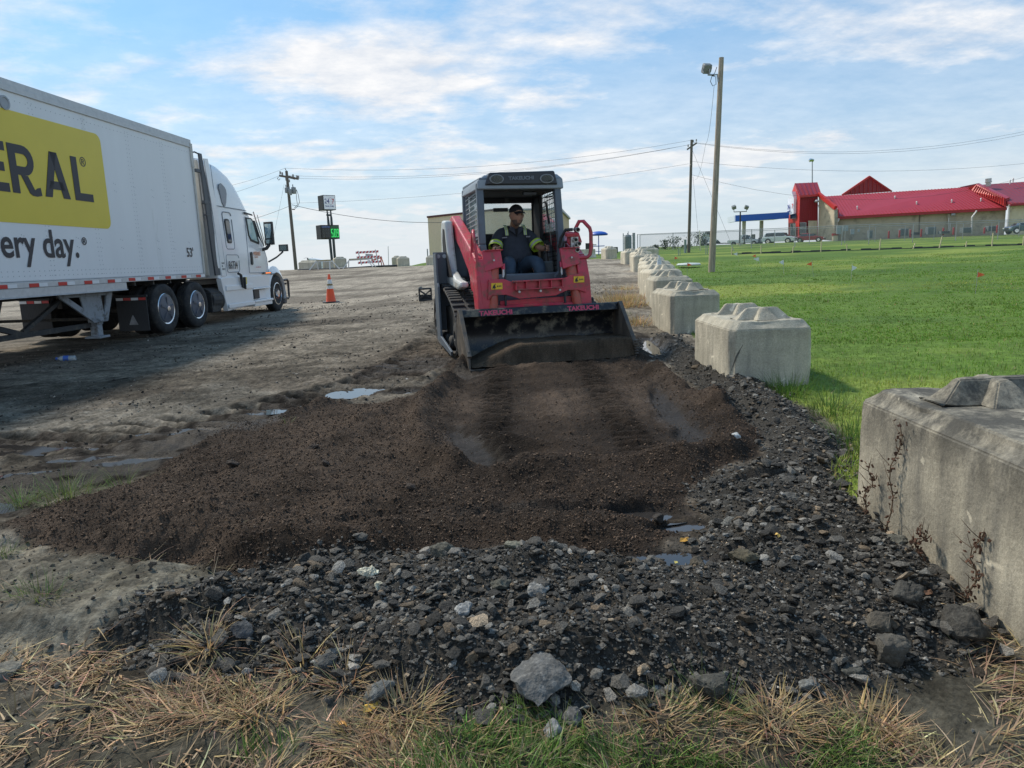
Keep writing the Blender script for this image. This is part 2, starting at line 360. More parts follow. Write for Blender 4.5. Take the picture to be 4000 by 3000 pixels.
    lg = ss((.17-np.abs(np.abs(x-.36)-.50))/.08)*lane*ss((-np.sin((y+.08*x)*2*math.pi/.13+fbm(x, y, 1.5, 2)*1.5)-.1)/.6)
    z = z+th*np.maximum(soil, .0)*(1-flat*.9)
    # rubble windrow
    tm = ss((sM+.02)/.30)
    mh = .115+.06*fbm(x, y, 2.2, 3)+.03*fbm(x, y, 9, 3)
    mh = mh*(1-.45*ss((y-6.5)/3)*ss((x-1)/.3)*0)
    z = z+tm*mh*(1-flat*.8)
    z = z-g
    # lawn
    lw = ss(sL/.15)
    z = z+lw*(.02+fbm(x, y, .12, 3)*.10*ss((y-10)/20)+fbm(x, y, 3, 3)*.02)
    return dict(z=z, sS=sS, sM=sM, sL=sL, wet=wet, rut=rut, wob=wob, flat=flat, lane=lane, dr=dr, grv=grv, lg=lg)
def Z(x, y): return float(terrain(np.array([x]), np.array([y]))['z'][0])
def grow(a, step, k, n):
    o = [a]
    for i in range(n): step *= k; o.append(o[-1]+step)
    return o[1:]
xf = np.arange(-4.6, 3.6, .021)
xs = np.array(sorted([xf[0]-(v) for v in grow(0, .021, 1.09, 88)]+list(xf)+[xf[-1]+v for v in grow(0, .021, 1.09, 88)]))
yf = list(np.arange(1.45, 10.6, .0225)); ys = np.array([-6, -4, -2.5, -1.5, -.8, -.3, .1, .4, .7, .9, 1.05, 1.2, 1.33]+yf+[yf[-1]+v for v in grow(0, .0225, 1.042, 160)])
ys = ys[ys < 430]; xs = xs[np.abs(xs) < 430]
X, Y = np.meshgrid(xs, ys)
T = terrain(X, Y); ZZ = T['z']
nz = fbm(X, Y, .9, 4); nf = fbm(X, Y, 5, 4, .6); nh = fbm(X+7, Y*2.2, .3, 4); ng = rng.random(X.shape)-.5
def lerp(a, b, t): return a+(b-a)*t[..., None]
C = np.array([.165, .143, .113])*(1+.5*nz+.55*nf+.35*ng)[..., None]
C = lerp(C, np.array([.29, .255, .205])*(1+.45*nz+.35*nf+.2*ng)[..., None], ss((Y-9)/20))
C = lerp(C, np.array([.115, .098, .078])*(1+.4*nf)[..., None], ss((nh-.02)/.14)*.7)          # damp streaks
C = lerp(C, C*np.array([.58, .52, .46]), ss((fbm(X*1.2+31, Y*1.5, 1.1, 4, .6)-.02)/.15)*ss((4.6-Y)/.8)*.8)
# tan dried clay, front left and beside ruts
clay = ss((1.9-np.abs(Y-3.4-.1*X))/1.2)*ss((-X-.3)/.5)*ss((nz+.25)/.3)*ss((4.2-Y)/1.)
C = lerp(C, np.array([.20, .185, .145])*(1+.4*nf)[..., None], clay*.8)
C = lerp(C, np.array([.155, .142, .118])*(1+.5*nf)[..., None], ss((nz+.05)/.2)*ss((Y-4.5)/1)*ss((11-Y)/3)*.7)
strip = np.exp(-(pdist(X, Y, [(-6.5, 5.6), (-4.2, 5.7), (-3.2, 5.55), (-2.6, 6.1), (-2.05, 6.9), (-1.45, 7.9), (-1.15, 9.2)])/.52)**4)
strip = np.maximum(strip, np.exp(-(pdist(X, Y, [(-4.6, 4.2), (-3.5, 4.6), (-3.0, 5.0)])/.45)**4)*.9)
wetm = np.clip(np.maximum(T['wet'], strip*np.clip(.75+1.2*nz, .2, 1)), 0, 1)
C = lerp(C, np.array([.034, .028, .023])*(1+.6*nf)[..., None], ss((wetm+.35*nf+.3*nz-.22)/.3))
rim = np.exp(-((T['dr']-.2)/.5)**2)*ss((Y-7.5)/1.2)*ss((13-Y)/3)
C = lerp(C, np.array([.075, .056, .042])*(1+.5*nf)[..., None], rim*.75*(1-wetm))
# dark damp ground under/around bottom edge
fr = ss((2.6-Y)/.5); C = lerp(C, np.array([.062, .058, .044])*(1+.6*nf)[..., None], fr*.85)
# soil / rubble / lawn
sc_ = np.array([.042, .029, .020])*(1+.5*nf+.5*ng)[..., None]
sc_ = lerp(sc_, np.array([.070, .050, .036])*(1+.5*nf+.5*ng)[..., None]*1.15, ss((fbm(X, Y, .8, 4)+.02)/.2))
sc_ = sc_*(1+T['lane']*(.55*fbm(X*3.2, Y*.35+4, 1., 3)+.28*np.cos((X-.36)*2*math.pi/.9)))[..., None]
sc_ = lerp(sc_, np.array([.036, .029, .024])*(1+.5*nf)[..., None], wetm)
C = lerp(C, sc_, ss((T['sS']+.05)/.08)*(1-T['flat']*.6))
C = lerp(C, np.array([.036, .032, .026])*(1+.5*nf+.4*ng)[..., None], ss((T['sM']+.06)/.1)*(1-T['flat']*.6))
lawnc = np.array([.10, .165, .03])*(1+.3*nf)[..., None]
lawnc = lerp(lawnc, np.array([.19, .24, .05])*(1+.25*nf)[..., None], ss((fbm(X, Y*1.8, .16, 4)+.05)/.22))
lawnc = lerp(lawnc, np.array([.078, .14, .027])[None, None]*(1+.3*nf)[..., None], ss((fbm(X+90, Y*2.0, .22, 3)-.06)/.12)*.8)
C = lerp(C, lawnc, ss((T['sL']+.06)/.12))
dp = ss((fbm(X*.55+11, Y*1.3+3, .55, 4, .6)-.05)/.16)*ss((20-Y)/6)*(1-ss((T['sL']+.1)/.1))*(T['sS'] < 0)*(T['sM'] < 0)
C = lerp(C, C*.52, dp*.8)
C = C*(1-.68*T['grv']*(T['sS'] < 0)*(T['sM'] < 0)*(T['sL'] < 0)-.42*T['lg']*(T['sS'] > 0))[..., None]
C = np.clip(C, .004, .9)
wetA = ss((wetm+.55*nf+.25*nz-.52)/.22)*(1-ss(T['sL']/.1))
V = np.stack([X, Y, ZZ], -1).reshape(-1, 3); nx = len(xs); ny = len(ys)
ii = (np.arange(ny-1)[:, None]*nx+np.arange(nx-1)[None]).ravel(); Fq = np.stack([ii, ii+1, ii+nx+1, ii+nx], -1)
def fm(a): a = a.ravel(); return a[Fq].mean(1)
cls = np.zeros(len(Fq), int); cls[fm(T['sS']) > .0] = 1; cls[fm(T['sM']) > 0] = 2; cls[fm(T['sL']) > 0] = 3
g_lot = attr_mat('lot_gravel', spec=.08, rough=.95, bump=1.0, bscale=55, fine=.38, fscale=38, wet=True)
def speckle(m, sc2, amt, pts=((.42, 0), (.58, 1))):
    t = m.node_tree; b = t.nodes['Principled BSDF']; src = b.inputs['Base Color'].links[0].from_socket; tcn = t.nodes.new('ShaderNodeTexCoord')
    n = nd(t, 'ShaderNodeTexNoise', i_Scale=float(sc2), i_Detail=3.0, i_Roughness=.8); t.links.new(tcn.outputs['Object'], n.inputs[0])
    t.links.new(mixc(t, 1.0, src, ramp(t, n.outputs[0], [(pts[0][0], 1-amt), (pts[1][0], 1+amt)]), 'MULTIPLY'), b.inputs['Base Color'])
speckle(g_lot, 11, .22); speckle(g_lot, 3.1, .16)
g_soil = attr_mat('brown_soil', rough=.95, bump=1.0, bscale=70, bdist=.03, fine=.45, fscale=110, wet=True, spec=.2)
g_rub = attr_mat('rubble_fines', rough=.9, bump=1.0, bscale=80, fine=.5, fscale=90, wet=True)
g_lawn = attr_mat('lawn_turf', rough=.9, bump=1.0, bscale=22, fine=.35, fscale=9, spec=.15)
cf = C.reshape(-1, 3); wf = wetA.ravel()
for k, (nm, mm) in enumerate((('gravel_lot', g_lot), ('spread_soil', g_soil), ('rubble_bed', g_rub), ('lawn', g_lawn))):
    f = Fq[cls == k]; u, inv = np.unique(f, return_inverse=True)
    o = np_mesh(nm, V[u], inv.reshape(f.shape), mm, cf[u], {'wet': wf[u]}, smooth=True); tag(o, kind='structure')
# ---- water standing in the low spots
m_water = mat('muddy_water', (.035, .032, .03), rough=.04, var=0, spec=.6)
wb = MB()
for (a, b, rx, ry, rt, dp, wt) in PUD:
    if not wt: continue
    zl = float(Zb(np.array([a]), np.array([b]))[0])-(dp*.62+.004 if b > 4.3 and not (-1.9 < a < -1.4 and b > 7.2) else dp*.30)
    c, s_ = math.cos(rt), math.sin(rt); n = 20; ring = []
    for k in range(n):
        q = 2*math.pi*k/n; u = rx*1.5*math.cos(q); v = ry*1.5*math.sin(q); ring.append((a+u*c-v*s_, b+u*s_+v*c, zl))
    wb.add(ring, [tuple(range(n))])
tag(wb.build('puddle_water', m_water, fixn=False), kind='structure')
# ================================================================ rubble, pebbles, clods
def rock_protos(n, npts, flat, seed):
    r = random.Random(seed); out = []
    for i in range(n):
        bm = bmesh.new(); fx, fy, fz = 1, r.uniform(.62, 1), r.uniform(*flat)
        for k in range(npts):
            v = Vector((r.gauss(0, 1), r.gauss(0, 1), r.gauss(0, 1))).normalized()*r.uniform(.82, 1); bm.verts.new((v.x*fx, v.y*fy, v.z*fz))
        h = bmesh.ops.convex_hull(bm, input=bm.verts)
        bmesh.ops.delete(bm, geom=list({g for g in h['geom_interior']+h['geom_unused'] if isinstance(g, bmesh.types.BMVert)}), context='VERTS')
        bm.verts.index_update(); out.append((np.array([v.co[:] for v in bm.verts]), np.array([[v.index for v in f.verts] for f in bm.faces if len(f.verts) == 3]))); bm.free()
    return out
def rotm(az, tilt, ta):
    ca, sa, ct, st, c2, s2 = np.cos(az), np.sin(az), np.cos(tilt), np.sin(tilt), np.cos(ta), np.sin(ta)
    Rz = np.stack([np.stack([ca, -sa, 0*ca], -1), np.stack([sa, ca, 0*ca], -1), np.stack([0*ca, 0*ca, 1+0*ca], -1)], -2)
    Rx_ = np.stack([np.stack([1+0*ct, 0*ct, 0*ct], -1), np.stack([0*ct, ct, -st], -1), np.stack([0*ct, st, ct], -1)], -2)
    R2 = np.stack([np.stack([c2, -s2, 0*c2], -1), np.stack([s2, c2, 0*c2], -1), np.stack([0*c2, 0*c2, 1+0*c2], -1)], -2)
    return R2 @ Rx_ @ Rz
def scatter_rocks(name, px, py, pz, size, colr, protos, mt, tilt=.5, kind='stuff', smooth=False):
    n = len(px); M = rotm(rng.random(n)*6.28, rng.normal(0, tilt, n), rng.random(n)*6.28)*size[:, None, None]
    which = rng.integers(0, len(protos), n); VV = []; FF = []; CC = []; k = 0
    for p, (pv, pf) in enumerate(protos):
        idx = np.where(which == p)[0]
        if not len(idx): continue
        v = np.einsum('nij,vj->nvi', M[idx], pv)+np.stack([px[idx], py[idx], pz[idx]], -1)[:, None]
        VV.append(v.reshape(-1, 3)); FF.append((pf[None]+(np.arange(len(idx))*len(pv))[:, None, None]+k).reshape(-1, 3)); k += len(idx)*len(pv)
        CC.append(np.repeat(colr[idx], len(pv), 0))
    o = np_mesh(name, np.concatenate(VV), np.concatenate(FF), mt, np.concatenate(CC), smooth=smooth)
    return tag(o, kind=kind)
protoA = rock_protos(18, 16, (.28, .60), 3); protoB = rock_protos(8, 10, (.5, .9), 5); protoC = rock_protos(8, 26, (.45, .75), 9)
m_stone = attr_mat('broken_asphalt', rough=.85, bump=.9, bscale=130, fine=.75, fscale=160, spec=.35)
m_clod = attr_mat('soil_clods', rough=.95, bump=.6, bscale=150, fine=.4, fscale=150, spec=.2)
def sample(n, x0, x1, y0, y1, fn, pw=0):
    x = rng.uniform(x0, x1, n); u = rng.random(n)
    if pw: y = (y0**(1-pw)+u*(y1**(1-pw)-y0**(1-pw)))**(1/(1-pw))
    else: y = y0+u*(y1-y0)
    t = terrain(x, y); k = rng.random(n) < fn(x, y, t); return x[k], y[k], {a: b[k] for a, b in t.items()}
def stonecol(n, dark=.03):
    base = dark*np.exp(rng.normal(.25, .55, n)); c = np.stack([base*1.08, base*1.0, base*.86], -1)
    lt = rng.random(n) < .05; c[lt] = (np.array([.26, .25, .225])*rng.uniform(.5, 1.15, lt.sum())[:, None])
    br = rng.random(n) < .12; c[br] = c[br]*np.array([1.35, 1.1, .85]); return c
fmnd = lambda x, y, t: ss((t['sM']+.10)/.16)*(1-t['flat']*.75)
for nm, n, smin, smax, pr in (('gravel_fines', 120000, .004, .0105, protoB), ('gravel_rubble', 26000, .010, .0235, protoA), ('asphalt_chunks', 3800, .021, .048, protoA)):
    x, y, t = sample(n, -2.1, 2.9, 1.95, 10.6, fmnd, 1.25); s = smin*(smax/smin)**(rng.random(len(x))**1.3)
    if nm != 'gravel_fines': # coarser to the left front, finer centre right
        k = rng.random(len(x)) < np.clip(1.15-ss((x-.1)/.6)*ss((1.6-x)/.5)*ss((3.0-y)/.2)*.55-ss((y-5)/3)*.35, .2, 1); x, y, s = x[k], y[k], s[k]; t = {a: b[k] for a, b in t.items()}
    z = t['z']+s*rng.uniform(.0, .75, len(x))
    o = scatter_rocks(nm, x, y, z, s, stonecol(len(x), .066 if nm == 'gravel_fines' else .056), pr, m_stone, .45)
# pebbles and clods in the brown soil
fs = lambda x, y, t: ss((t['sS']+.05)/.1)*(t['sM'] < .02)*(1-t['flat']*.9)*(1-.8*t['lane'])
x, y, t = sample(210000, -3.1, 2.0, 3.0, 10, fs, 1.5); s = .0028*(4.5)**(rng.random(len(x))**4.0)
c = np.array([.105, .072, .050])*np.exp(rng.normal(0, .3, len(x)))[:, None]; scatter_rocks('soil_clods', x, y, t['z']+s*.3, s, c, protoB, m_clod, 1.)
pk = lambda x, y, t: fs(x, y, t)*np.clip(.25+1.6*vnoise(x*1.3+5, y*1.3)+(np.exp(-((x-1.1)/.35)**2-((y-4.35)/.22)**2))*1.5, .05, 1)
x, y, t = sample(17000, -3.1, 2.0, 3.0, 9.6, pk, 1.2); s = rng.uniform(.0025, .0065, len(x))
c = np.array([.26, .19, .135])*np.exp(rng.normal(-.35, .5, len(x)))[:, None]; scatter_rocks('pebbles', x, y, t['z']+s*.2, s, np.clip(c, 0, .7), protoB, m_clod, 1.)
# loose stones and clods on the lot
fl = lambda x, y, t: (t['sS'] < 0)*(t['sM'] < 0)*(t['sL'] < -.05)*np.clip(.35+1.5*vnoise(x*.8, y*1.4)+t['rut']*.3, .05, 1)
x, y, t = sample(60000, -8.5, 3.2, 1.9, 24, fl, 1.05); s = (.0035+.00022*y)*(5.0)**(rng.random(len(x))**3.0)
c = np.array([.11, .098, .082])*np.exp(rng.normal(-.1, .55, len(x)))[:, None]; c[t['wet'] > .3] *= .45
scatter_rocks('lot_stones', x, y, t['z']+s*.2, s, np.clip(c, 0, .6), protoB, m_clod, .6)
# individual rocks that stand out
def big_rock(x, y, r, label, c=(.10, .098, .09), flat=.55, seed=0, name='asphalt_chunk', cat='rock', sink=.3, rot=None, asp=.8, tex=.35, lump=.10, group='chunks lying in the rubble', angular=0, mt=None):
    rr = random.Random(seed*7+1); bm = bmesh.new()
    pts = []
    for k in range(11 if angular else 16):
        v = Vector((rr.gauss(0, 1), rr.gauss(0, 1), rr.gauss(0, 1))).normalized(); pts.append(bm.verts.new((v.x*r, v.y*r*asp, v.z*r*flat)))
    h = bmesh.ops.convex_hull(bm, input=bm.verts)
    bmesh.ops.delete(bm, geom=list({g for g in h['geom_interior']+h['geom_unused'] if isinstance(g, bmesh.types.BMVert)}), context='VERTS')
    bmesh.ops.subdivide_edges(bm, edges=bm.edges, cuts=3, use_grid_fill=True); bmesh.ops.triangulate(bm, faces=bm.faces)
    bmesh.ops.smooth_vert(bm, verts=bm.verts, factor=.35, use_axis_x=True, use_axis_y=True, use_axis_z=True)
    bmesh.ops.subdivide_edges(bm, edges=bm.edges, cuts=1)
    bmesh.ops.triangulate(bm, faces=bm.faces); bm.normal_update()
    for v in bm.verts:
        p = v.co/r*1.6+Vector((seed*3.1, seed, 0)); v.co += v.normal*r*(lump*mn.noise(p*1.3)+lump*.7*mn.noise(p*4)+lump*.35*mn.noise(p*10))
    me = bpy.data.meshes.new(name); bm.to_mesh(me); bm.free()
    me.materials.append(mt or mat('rock_%d' % seed, c, rough=.92, var=tex, scale=22, bump=.9, bscale=90, dirt=(tuple(min(1, v*2.2) for v in c), .35, 40)))
    me.polygons.foreach_set('use_smooth', [True]*len(me.polygons)); me.set_sharp_from_angle(angle=R(45))
    o = bpy.data.objects.new(name, me); col.objects.link(o); o.location = (x, y, Z(x, y)+r*flat*(1-2*sink)+.0); o.rotation_euler = rot or (rr.uniform(-.25, .25), rr.uniform(-.25, .25), rr.uniform(0, 6.28))
    return tag(o, label, cat, group)
G1 = 'chunks lying in the rubble'
big_rock(.07, 2.15, .135, 'largest flat-topped grey asphalt slab at the front of the rubble above the green grass', (.105, .104, .098), .42, 1, 'asphalt_slab', 'slab', .2, rot=(.30, .05, .5), asp=.9, angular=1)
big_rock(-.655, 2.93, .058, 'pale cream crusty broken chunk on the rubble crest at left', (.50, .47, .36), .45, 2, 'painted_asphalt_chunk', 'rock', .1, rot=(.75, .1, .3), lump=.25, angular=1)
big_rock(-.585, 2.78, .034, 'small cream mottled lump just below the pale cream chunk', (.40, .37, .27), .5, 3, 'painted_asphalt_chunk', sink=.1, rot=(.9, 0, 1.5))
big_rock(-.70, 2.33, .055, 'dark lump at the left rubble foot beside the straw', (.06, .06, .055), .7, 4)
big_rock(-.48, 2.17, .065, 'speckled grey knobbly lump at the front left corner of the rubble', (.12, .12, .11), .75, 5)
big_rock(1.29, 2.27, .085, 'big rounded dark lump with one pale corner in the front right of the rubble', (.075, .068, .055), .72, 6, sink=.15)
big_rock(1.62, 2.42, .13, 'wide low dark mass leaning against the foot of the nearest concrete block', (.05, .046, .038), .45, 7, sink=.25)
big_rock(1.50, 2.56, .085, 'dark ledge-like chunk under the dried weed by the nearest block', (.048, .045, .038), .5, 8, sink=.2)
big_rock(1.33, 2.42, .075, 'brownish chunk sitting above the big rounded dark lump', (.07, .06, .045), .55, 9)
big_rock(.98, 2.92, .085, 'long brownish clod right of the lower puddle', (.085, .072, .045), .45, 10, asp=.55, rot=(0, 0, .1))
big_rock(.80, 2.95, .07, 'rough brown clod left of the long clod near the lower puddle', (.06, .05, .035), .6, 11)
big_rock(.09, 1.98, .042, 'pale speckled stone at the edge of the green grass below the big slab', (.22, .22, .21), .6, 12, sink=.05)
big_rock(.15, 2.03, .045, 'dark jagged stone tucked under the big slab front edge', (.09, .09, .085), .6, 13, sink=.1)
big_rock(.62, 2.14, .075, 'round dark clump at the rubble foot behind the green grass tuft', (.055, .052, .042), .8, 14, sink=.15)
big_rock(.95, 2.14, .04, 'small grey stone with a white facet on the bare ground', (.13, .13, .12), .6, 15, sink=.05)
big_rock(1.12, 2.20, .045, 'wet dark stone in the muddy gap right of the rubble', (.05, .05, .042), .5, 16, sink=.1)
big_rock(-.02, 3.07, .05, 'olive speckled upright chunk at the middle of the rubble crest', (.14, .135, .10), .8, 17, rot=(1.1, .2, 0))
big_rock(-.36, 3.13, .075, 'broad dark rounded chunk on the rubble crest left of centre', (.07, .067, .052), .6, 18)
big_rock(-.21, 2.55, .05, 'pale grey gritty chunk in the middle of the rubble face', (.22, .22, .21), .6, 19)
big_rock(.08, 2.72, .06, 'white streaked flat chunk in the rubble right of the gritty chunk', (.17, .165, .15), .3, 20, rot=(.5, .1, .4))
big_rock(-.07, 2.80, .055, 'dark flat olive chunk in the upper middle of the rubble', (.08, .078, .06), .4, 21)
big_rock(1.10, 3.45, .07, 'flat grey flake on top of the right rubble bank', (.12, .118, .105), .3, 22, rot=(.3, .1, .2))
big_rock(1.45, 3.62, .08, 'long flat slate-like flake below the near end of the row bank', (.075, .073, .065), .25, 23, rot=(.15, .1, .3))
big_rock(1.55, 3.9, .07, 'thin tilted dark flake near the block corner', (.06, .058, .052), .25, 24)
big_rock(1.52, 4.72, .045, 'white quartz-like pebble lump on the bank beside the lawn edge', (.45, .45, .43), .5, 25, sink=.1)
big_rock(-1.95, 2.45, .09, 'flat tan mud-caked stone in the straw at the far left', (.14, .13, .105), .35, 26, rot=(0, 0, .3), sink=.3)
big_rock(-1.28, 2.36, .04, 'small dark stone in the straw left of the rubble', (.045, .045, .042), .6, 27)
big_rock(-1.06, 2.52, .055, 'dark bluish slab edge on the left tip of the rubble', (.05, .053, .056), .4, 28)
big_rock(.75, 3.58, .045, 'dark clod at the edge of the upper puddle', (.035, .028, .022), .6, 29)
big_rock(1.72, 3.05, .06, 'chunk wedged against the concrete block halfway along the rubble', (.10, .095, .075), .6, 30)
for i, (a, b, r_, lb) in enumerate(((-1.95, 4.75, .05, 'dark clod on the left slope of the brown soil'), (-1.28, 4.62, .045, 'rounded clod in the middle of the left soil spread'), (-1.5, 5.15, .05, 'flat clod above the rounded clod on the soil'), (-.62, 4.03, .035, 'small clod below the machine track on the soil'), (.38, 3.72, .035, 'dark clod in front of the upper puddle'))):
    big_rock(a, b, r_, lb, (.042, .030, .022), .5, 40+i, 'soil_clod', 'clod', .15, group='clods on the brown soil')

# ================================================================ grass and straw
def blades(name, x, y, z, length, width, az, lean, curl, colr, mt, seg=3, kind='stuff', label=None, cat=None, group=None, droop=1.0):
    n = len(x); dx, dy = np.cos(az), np.sin(az); pxv, pyv = -dy, dx; VV = np.zeros((n, (seg+1)*2, 3)); h = np.zeros(n); v = np.zeros(n)
    for i in range(seg+1):
        if i:
            a = lean+curl*(i-.5)/seg; h = h+np.sin(a)*length/seg; v = v+np.cos(a)*length/seg
        wd = width*(1-(i/seg)**1.6*.88)*.5
        for j, sg in enumerate((-1, 1)):
            VV[:, i*2+j, 0] = x+dx*h+pxv*wd*sg; VV[:, i*2+j, 1] = y+dy*h+pyv*wd*sg; VV[:, i*2+j, 2] = z+v
    b = (np.arange(n)*(seg+1)*2)[:, None]; F = np.concatenate([np.stack([b[:, 0]+2*i, b[:, 0]+2*i+1, b[:, 0]+2*i+3, b[:, 0]+2*i+2], -1) for i in range(seg)])
    o = np_mesh(name, VV.reshape(-1, 3), F, mt, np.repeat(colr, (seg+1)*2, 0)); return tag(o, label, cat, group, kind)
m_blade = attr_mat('grass_blades', rough=.6, bump=0, fine=.15, fscale=20, spec=.25)
def thin(m, f=.35):
    t = m.node_tree; b = t.nodes['Principled BSDF']; tr = t.nodes.new('ShaderNodeBsdfTranslucent'); mx = t.nodes.new('ShaderNodeMixShader'); mx.inputs[0].default_value = f
    out = [n for n in t.nodes if n.type == 'OUTPUT_MATERIAL'][0]; t.links.new(b.inputs['Base Color'].links[0].from_socket, tr.inputs[0])
    t.links.new(b.outputs[0], mx.inputs[1]); t.links.new(tr.outputs[0], mx.inputs[2]); t.links.new(mx.outputs[0], out.inputs[0])
thin(m_blade)
def gcol(n, base, v=.3): return np.array(base)*np.exp(rng.normal(0, v, n))[:, None]*(1+rng.normal(0, .1, (n, 3)))
# lawn, dense close by and coarser farther away
def lawnblades(name, n, y0, y1, x1, hmin, hmax, wd, seg=2, pw=2.0, edge=None):
    x = rng.random(n); u = rng.random(n); y = (y0**(1-pw)+u*(y1**(1-pw)-y0**(1-pw)))**(1/(1-pw)); x = 1.6+x*(np.minimum(y*.9+3.2, x1)-1.6)
    t = terrain(x, y); k = (t['sL'] > -.03)&(rng.random(n) < .9); x, y = x[k], y[k]; z = t['z'][k]; sl = t['sL'][k]; n = len(x)
    big = np.where(sl < .5, 1.5, 1.); hh = rng.uniform(hmin, hmax, n)*big*(1+.6*vnoise(x*1.1, y*1.1)); pt = ss((fbm(x, y*1.8, .16, 4)+.05)/.22)
    vv_ = .20 if y0 < 8 else .09; c = gcol(n, (.165, .285, .042), vv_); c = c*(1-pt)[:, None]+pt[:, None]*gcol(n, (.30, .375, .07), vv_); dk = ss((vnoise(x*.5+9, y*.9)+.0)/.3)[:, None]; c = c*(1-.25*dk)
    dry = rng.random(n) < np.where(sl < .25, .22, .03); c[dry] = gcol(dry.sum(), (.36, .30, .14), .2)
    return blades(name, x, y, z-.01, hh, wd*(1+y*.10), rng.random(n)*6.28, rng.normal(.25, .2, n), rng.normal(.5, .35, n), c, m_blade, seg)
lawnblades('lawn_grass', 85000, 1.6, 9.5, 10, .03, .06, .0045, 3, 1.3)
lawnblades('lawn_grass', 100000, 9.0, 36, 33, .02, .042, .0085, 2, 1.6)
# foreground green strip
def patch(name, n, cxs, cys, rx, ry, L0, L1, wd, lean, curl, base, var=.3, seg=4, clump=0, kind='stuff', label=None, cat=None, group=None, zoff=0, fn=None):
    x = rng.normal(0, .5, n)*rx+cxs; y = rng.normal(0, .5, n)*ry+cys
    if clump:
        k = max(1, n//clump); c0 = rng.normal(0, .5, k)*rx+cxs; c1 = rng.normal(0, .5, k)*ry+cys; idx = rng.integers(0, k, n); x = c0[idx]+rng.normal(0, .012, n); y = c1[idx]+rng.normal(0, .012, n)
    t = terrain(x, y); z = t['z']
    if fn is not None: k = fn(x, y, t); x, y, z = x[k], y[k], z[k]; n = len(x)
    az = rng.random(n)*6.28
    if clump and n == len(idx if clump else []): az = (rng.random(k if fn is None else k.size)*6.28)[idx if fn is None else slice(None)][:n]+rng.normal(0, .9, n) if fn is None else az
    return blades(name, x, y, z+zoff, rng.uniform(L0, L1, n), rng.uniform(.7, 1.3, n)*wd, az, np.abs(rng.normal(lean, .22, n)), rng.normal(curl, .4, n), gcol(n, base, var), m_blade, seg, kind, label, cat, group)
def strip(name, n, x0, x1, y0, y1, prob, L0, L1, wd, lean, ls, curl, cs, base, var=.3, seg=4, zoff=0, size_by=0):
    x = rng.uniform(x0, x1, n); y = rng.uniform(y0, y1, n); k = rng.random(n) < prob(x, y); x, y = x[k], y[k]; n = len(x); t = terrain(x, y)
    az = fbm(x, y, 3.5, 2)*9+rng.normal(0, .8, n)
    return blades(name, x, y, t['z']+zoff, rng.uniform(L0, L1, n), rng.uniform(.6, 1.3, n)*wd, az, np.clip(np.abs(rng.normal(lean, ls, n)), 0, 1.53), rng.normal(curl, cs, n), gcol(n, base, var), m_blade, seg, 'stuff')
green = lambda x, y: ss((x+.62)/.3)*ss((1.12-x)/.25)*ss((2.03-y+.10*np.sin(x*5+1.2)+.22*vnoise(x*4, y*4))/.16)
strip('foreground_grass', 24000, -.7, 1.2, 1.5, 2.2, green, .02, .055, .0030, .6, .35, .6, .5, (.10, .18, .04), .4)
strip('foreground_grass', 3200, -.7, 1.2, 1.5, 2.15, green, .05, .11, .0034, .45, .3, .6, .4, (.16, .24, .06), .35)
strip('dead_straw', 5000, -.7, 1.2, 1.5, 2.25, lambda x, y: ss((2.14-y+.2*vnoise(x*4+9, y*4))/.12), .04, .12, .0040, 1.25, .25, .2, .35, (.34, .25, .145), .4)
strip('foreground_grass', 1500, -1.7, -.7, 1.6, 2.0, lambda x, y: ss((vnoise(x*5, y*5)-.05)/.15), .04, .10, .0030, .5, .3, .5, .4, (.10, .17, .035), .3)
dryp = lambda x, y: np.clip(ss((-.28-x+.55*(2.05-y)+.2)/.35)*ss((2.55-y+.35*vnoise(x*3, y*3)-.28*ss((x+1.5)/.8)+.25*ss((-1.4-x)/.3))/.22)*np.clip(.60+1.5*vnoise(x*2.7+3, y*3.1), .06, 1), 0, 1)
straw = (.37, .262, .15)
strip('dead_straw', 46000, -2.4, .1, 1.5, 3.0, dryp, .04, .14, .0054, 1.38, .16, .15, .35, straw, .4)
strip('dead_straw', 14000, -2.4, .1, 1.5, 3.0, dryp, .04, .12, .0040, 1.15, .25, .3, .4, (.18, .13, .075), .4)
strip('dead_straw', 900, -2.6, -.9, 2.2, 3.6, lambda x, y: ss((vnoise(x*2, y*2)+.1)/.3)*.8, .05, .22, .0026, 1.4, .1, .1, .3, (.24, .19, .115), .3)
rb = lambda x, y: np.clip(ss((x-.95)/.2)*ss((2.13-y+.2*vnoise(x*3, y*3)-.2*ss((x-1.1)/.2)*ss((1.5-x)/.2)+.42*ss((x-1.45)/.2))/.18)*np.clip(.55+1.4*vnoise(x*3+30, y*3), .05, 1), 0, 1)
strip('dead_straw', 18000, .9, 2.4, 1.45, 2.8, rb, .04, .15, .0042, 1.3, .2, .2, .35, (.33, .245, .145), .4)
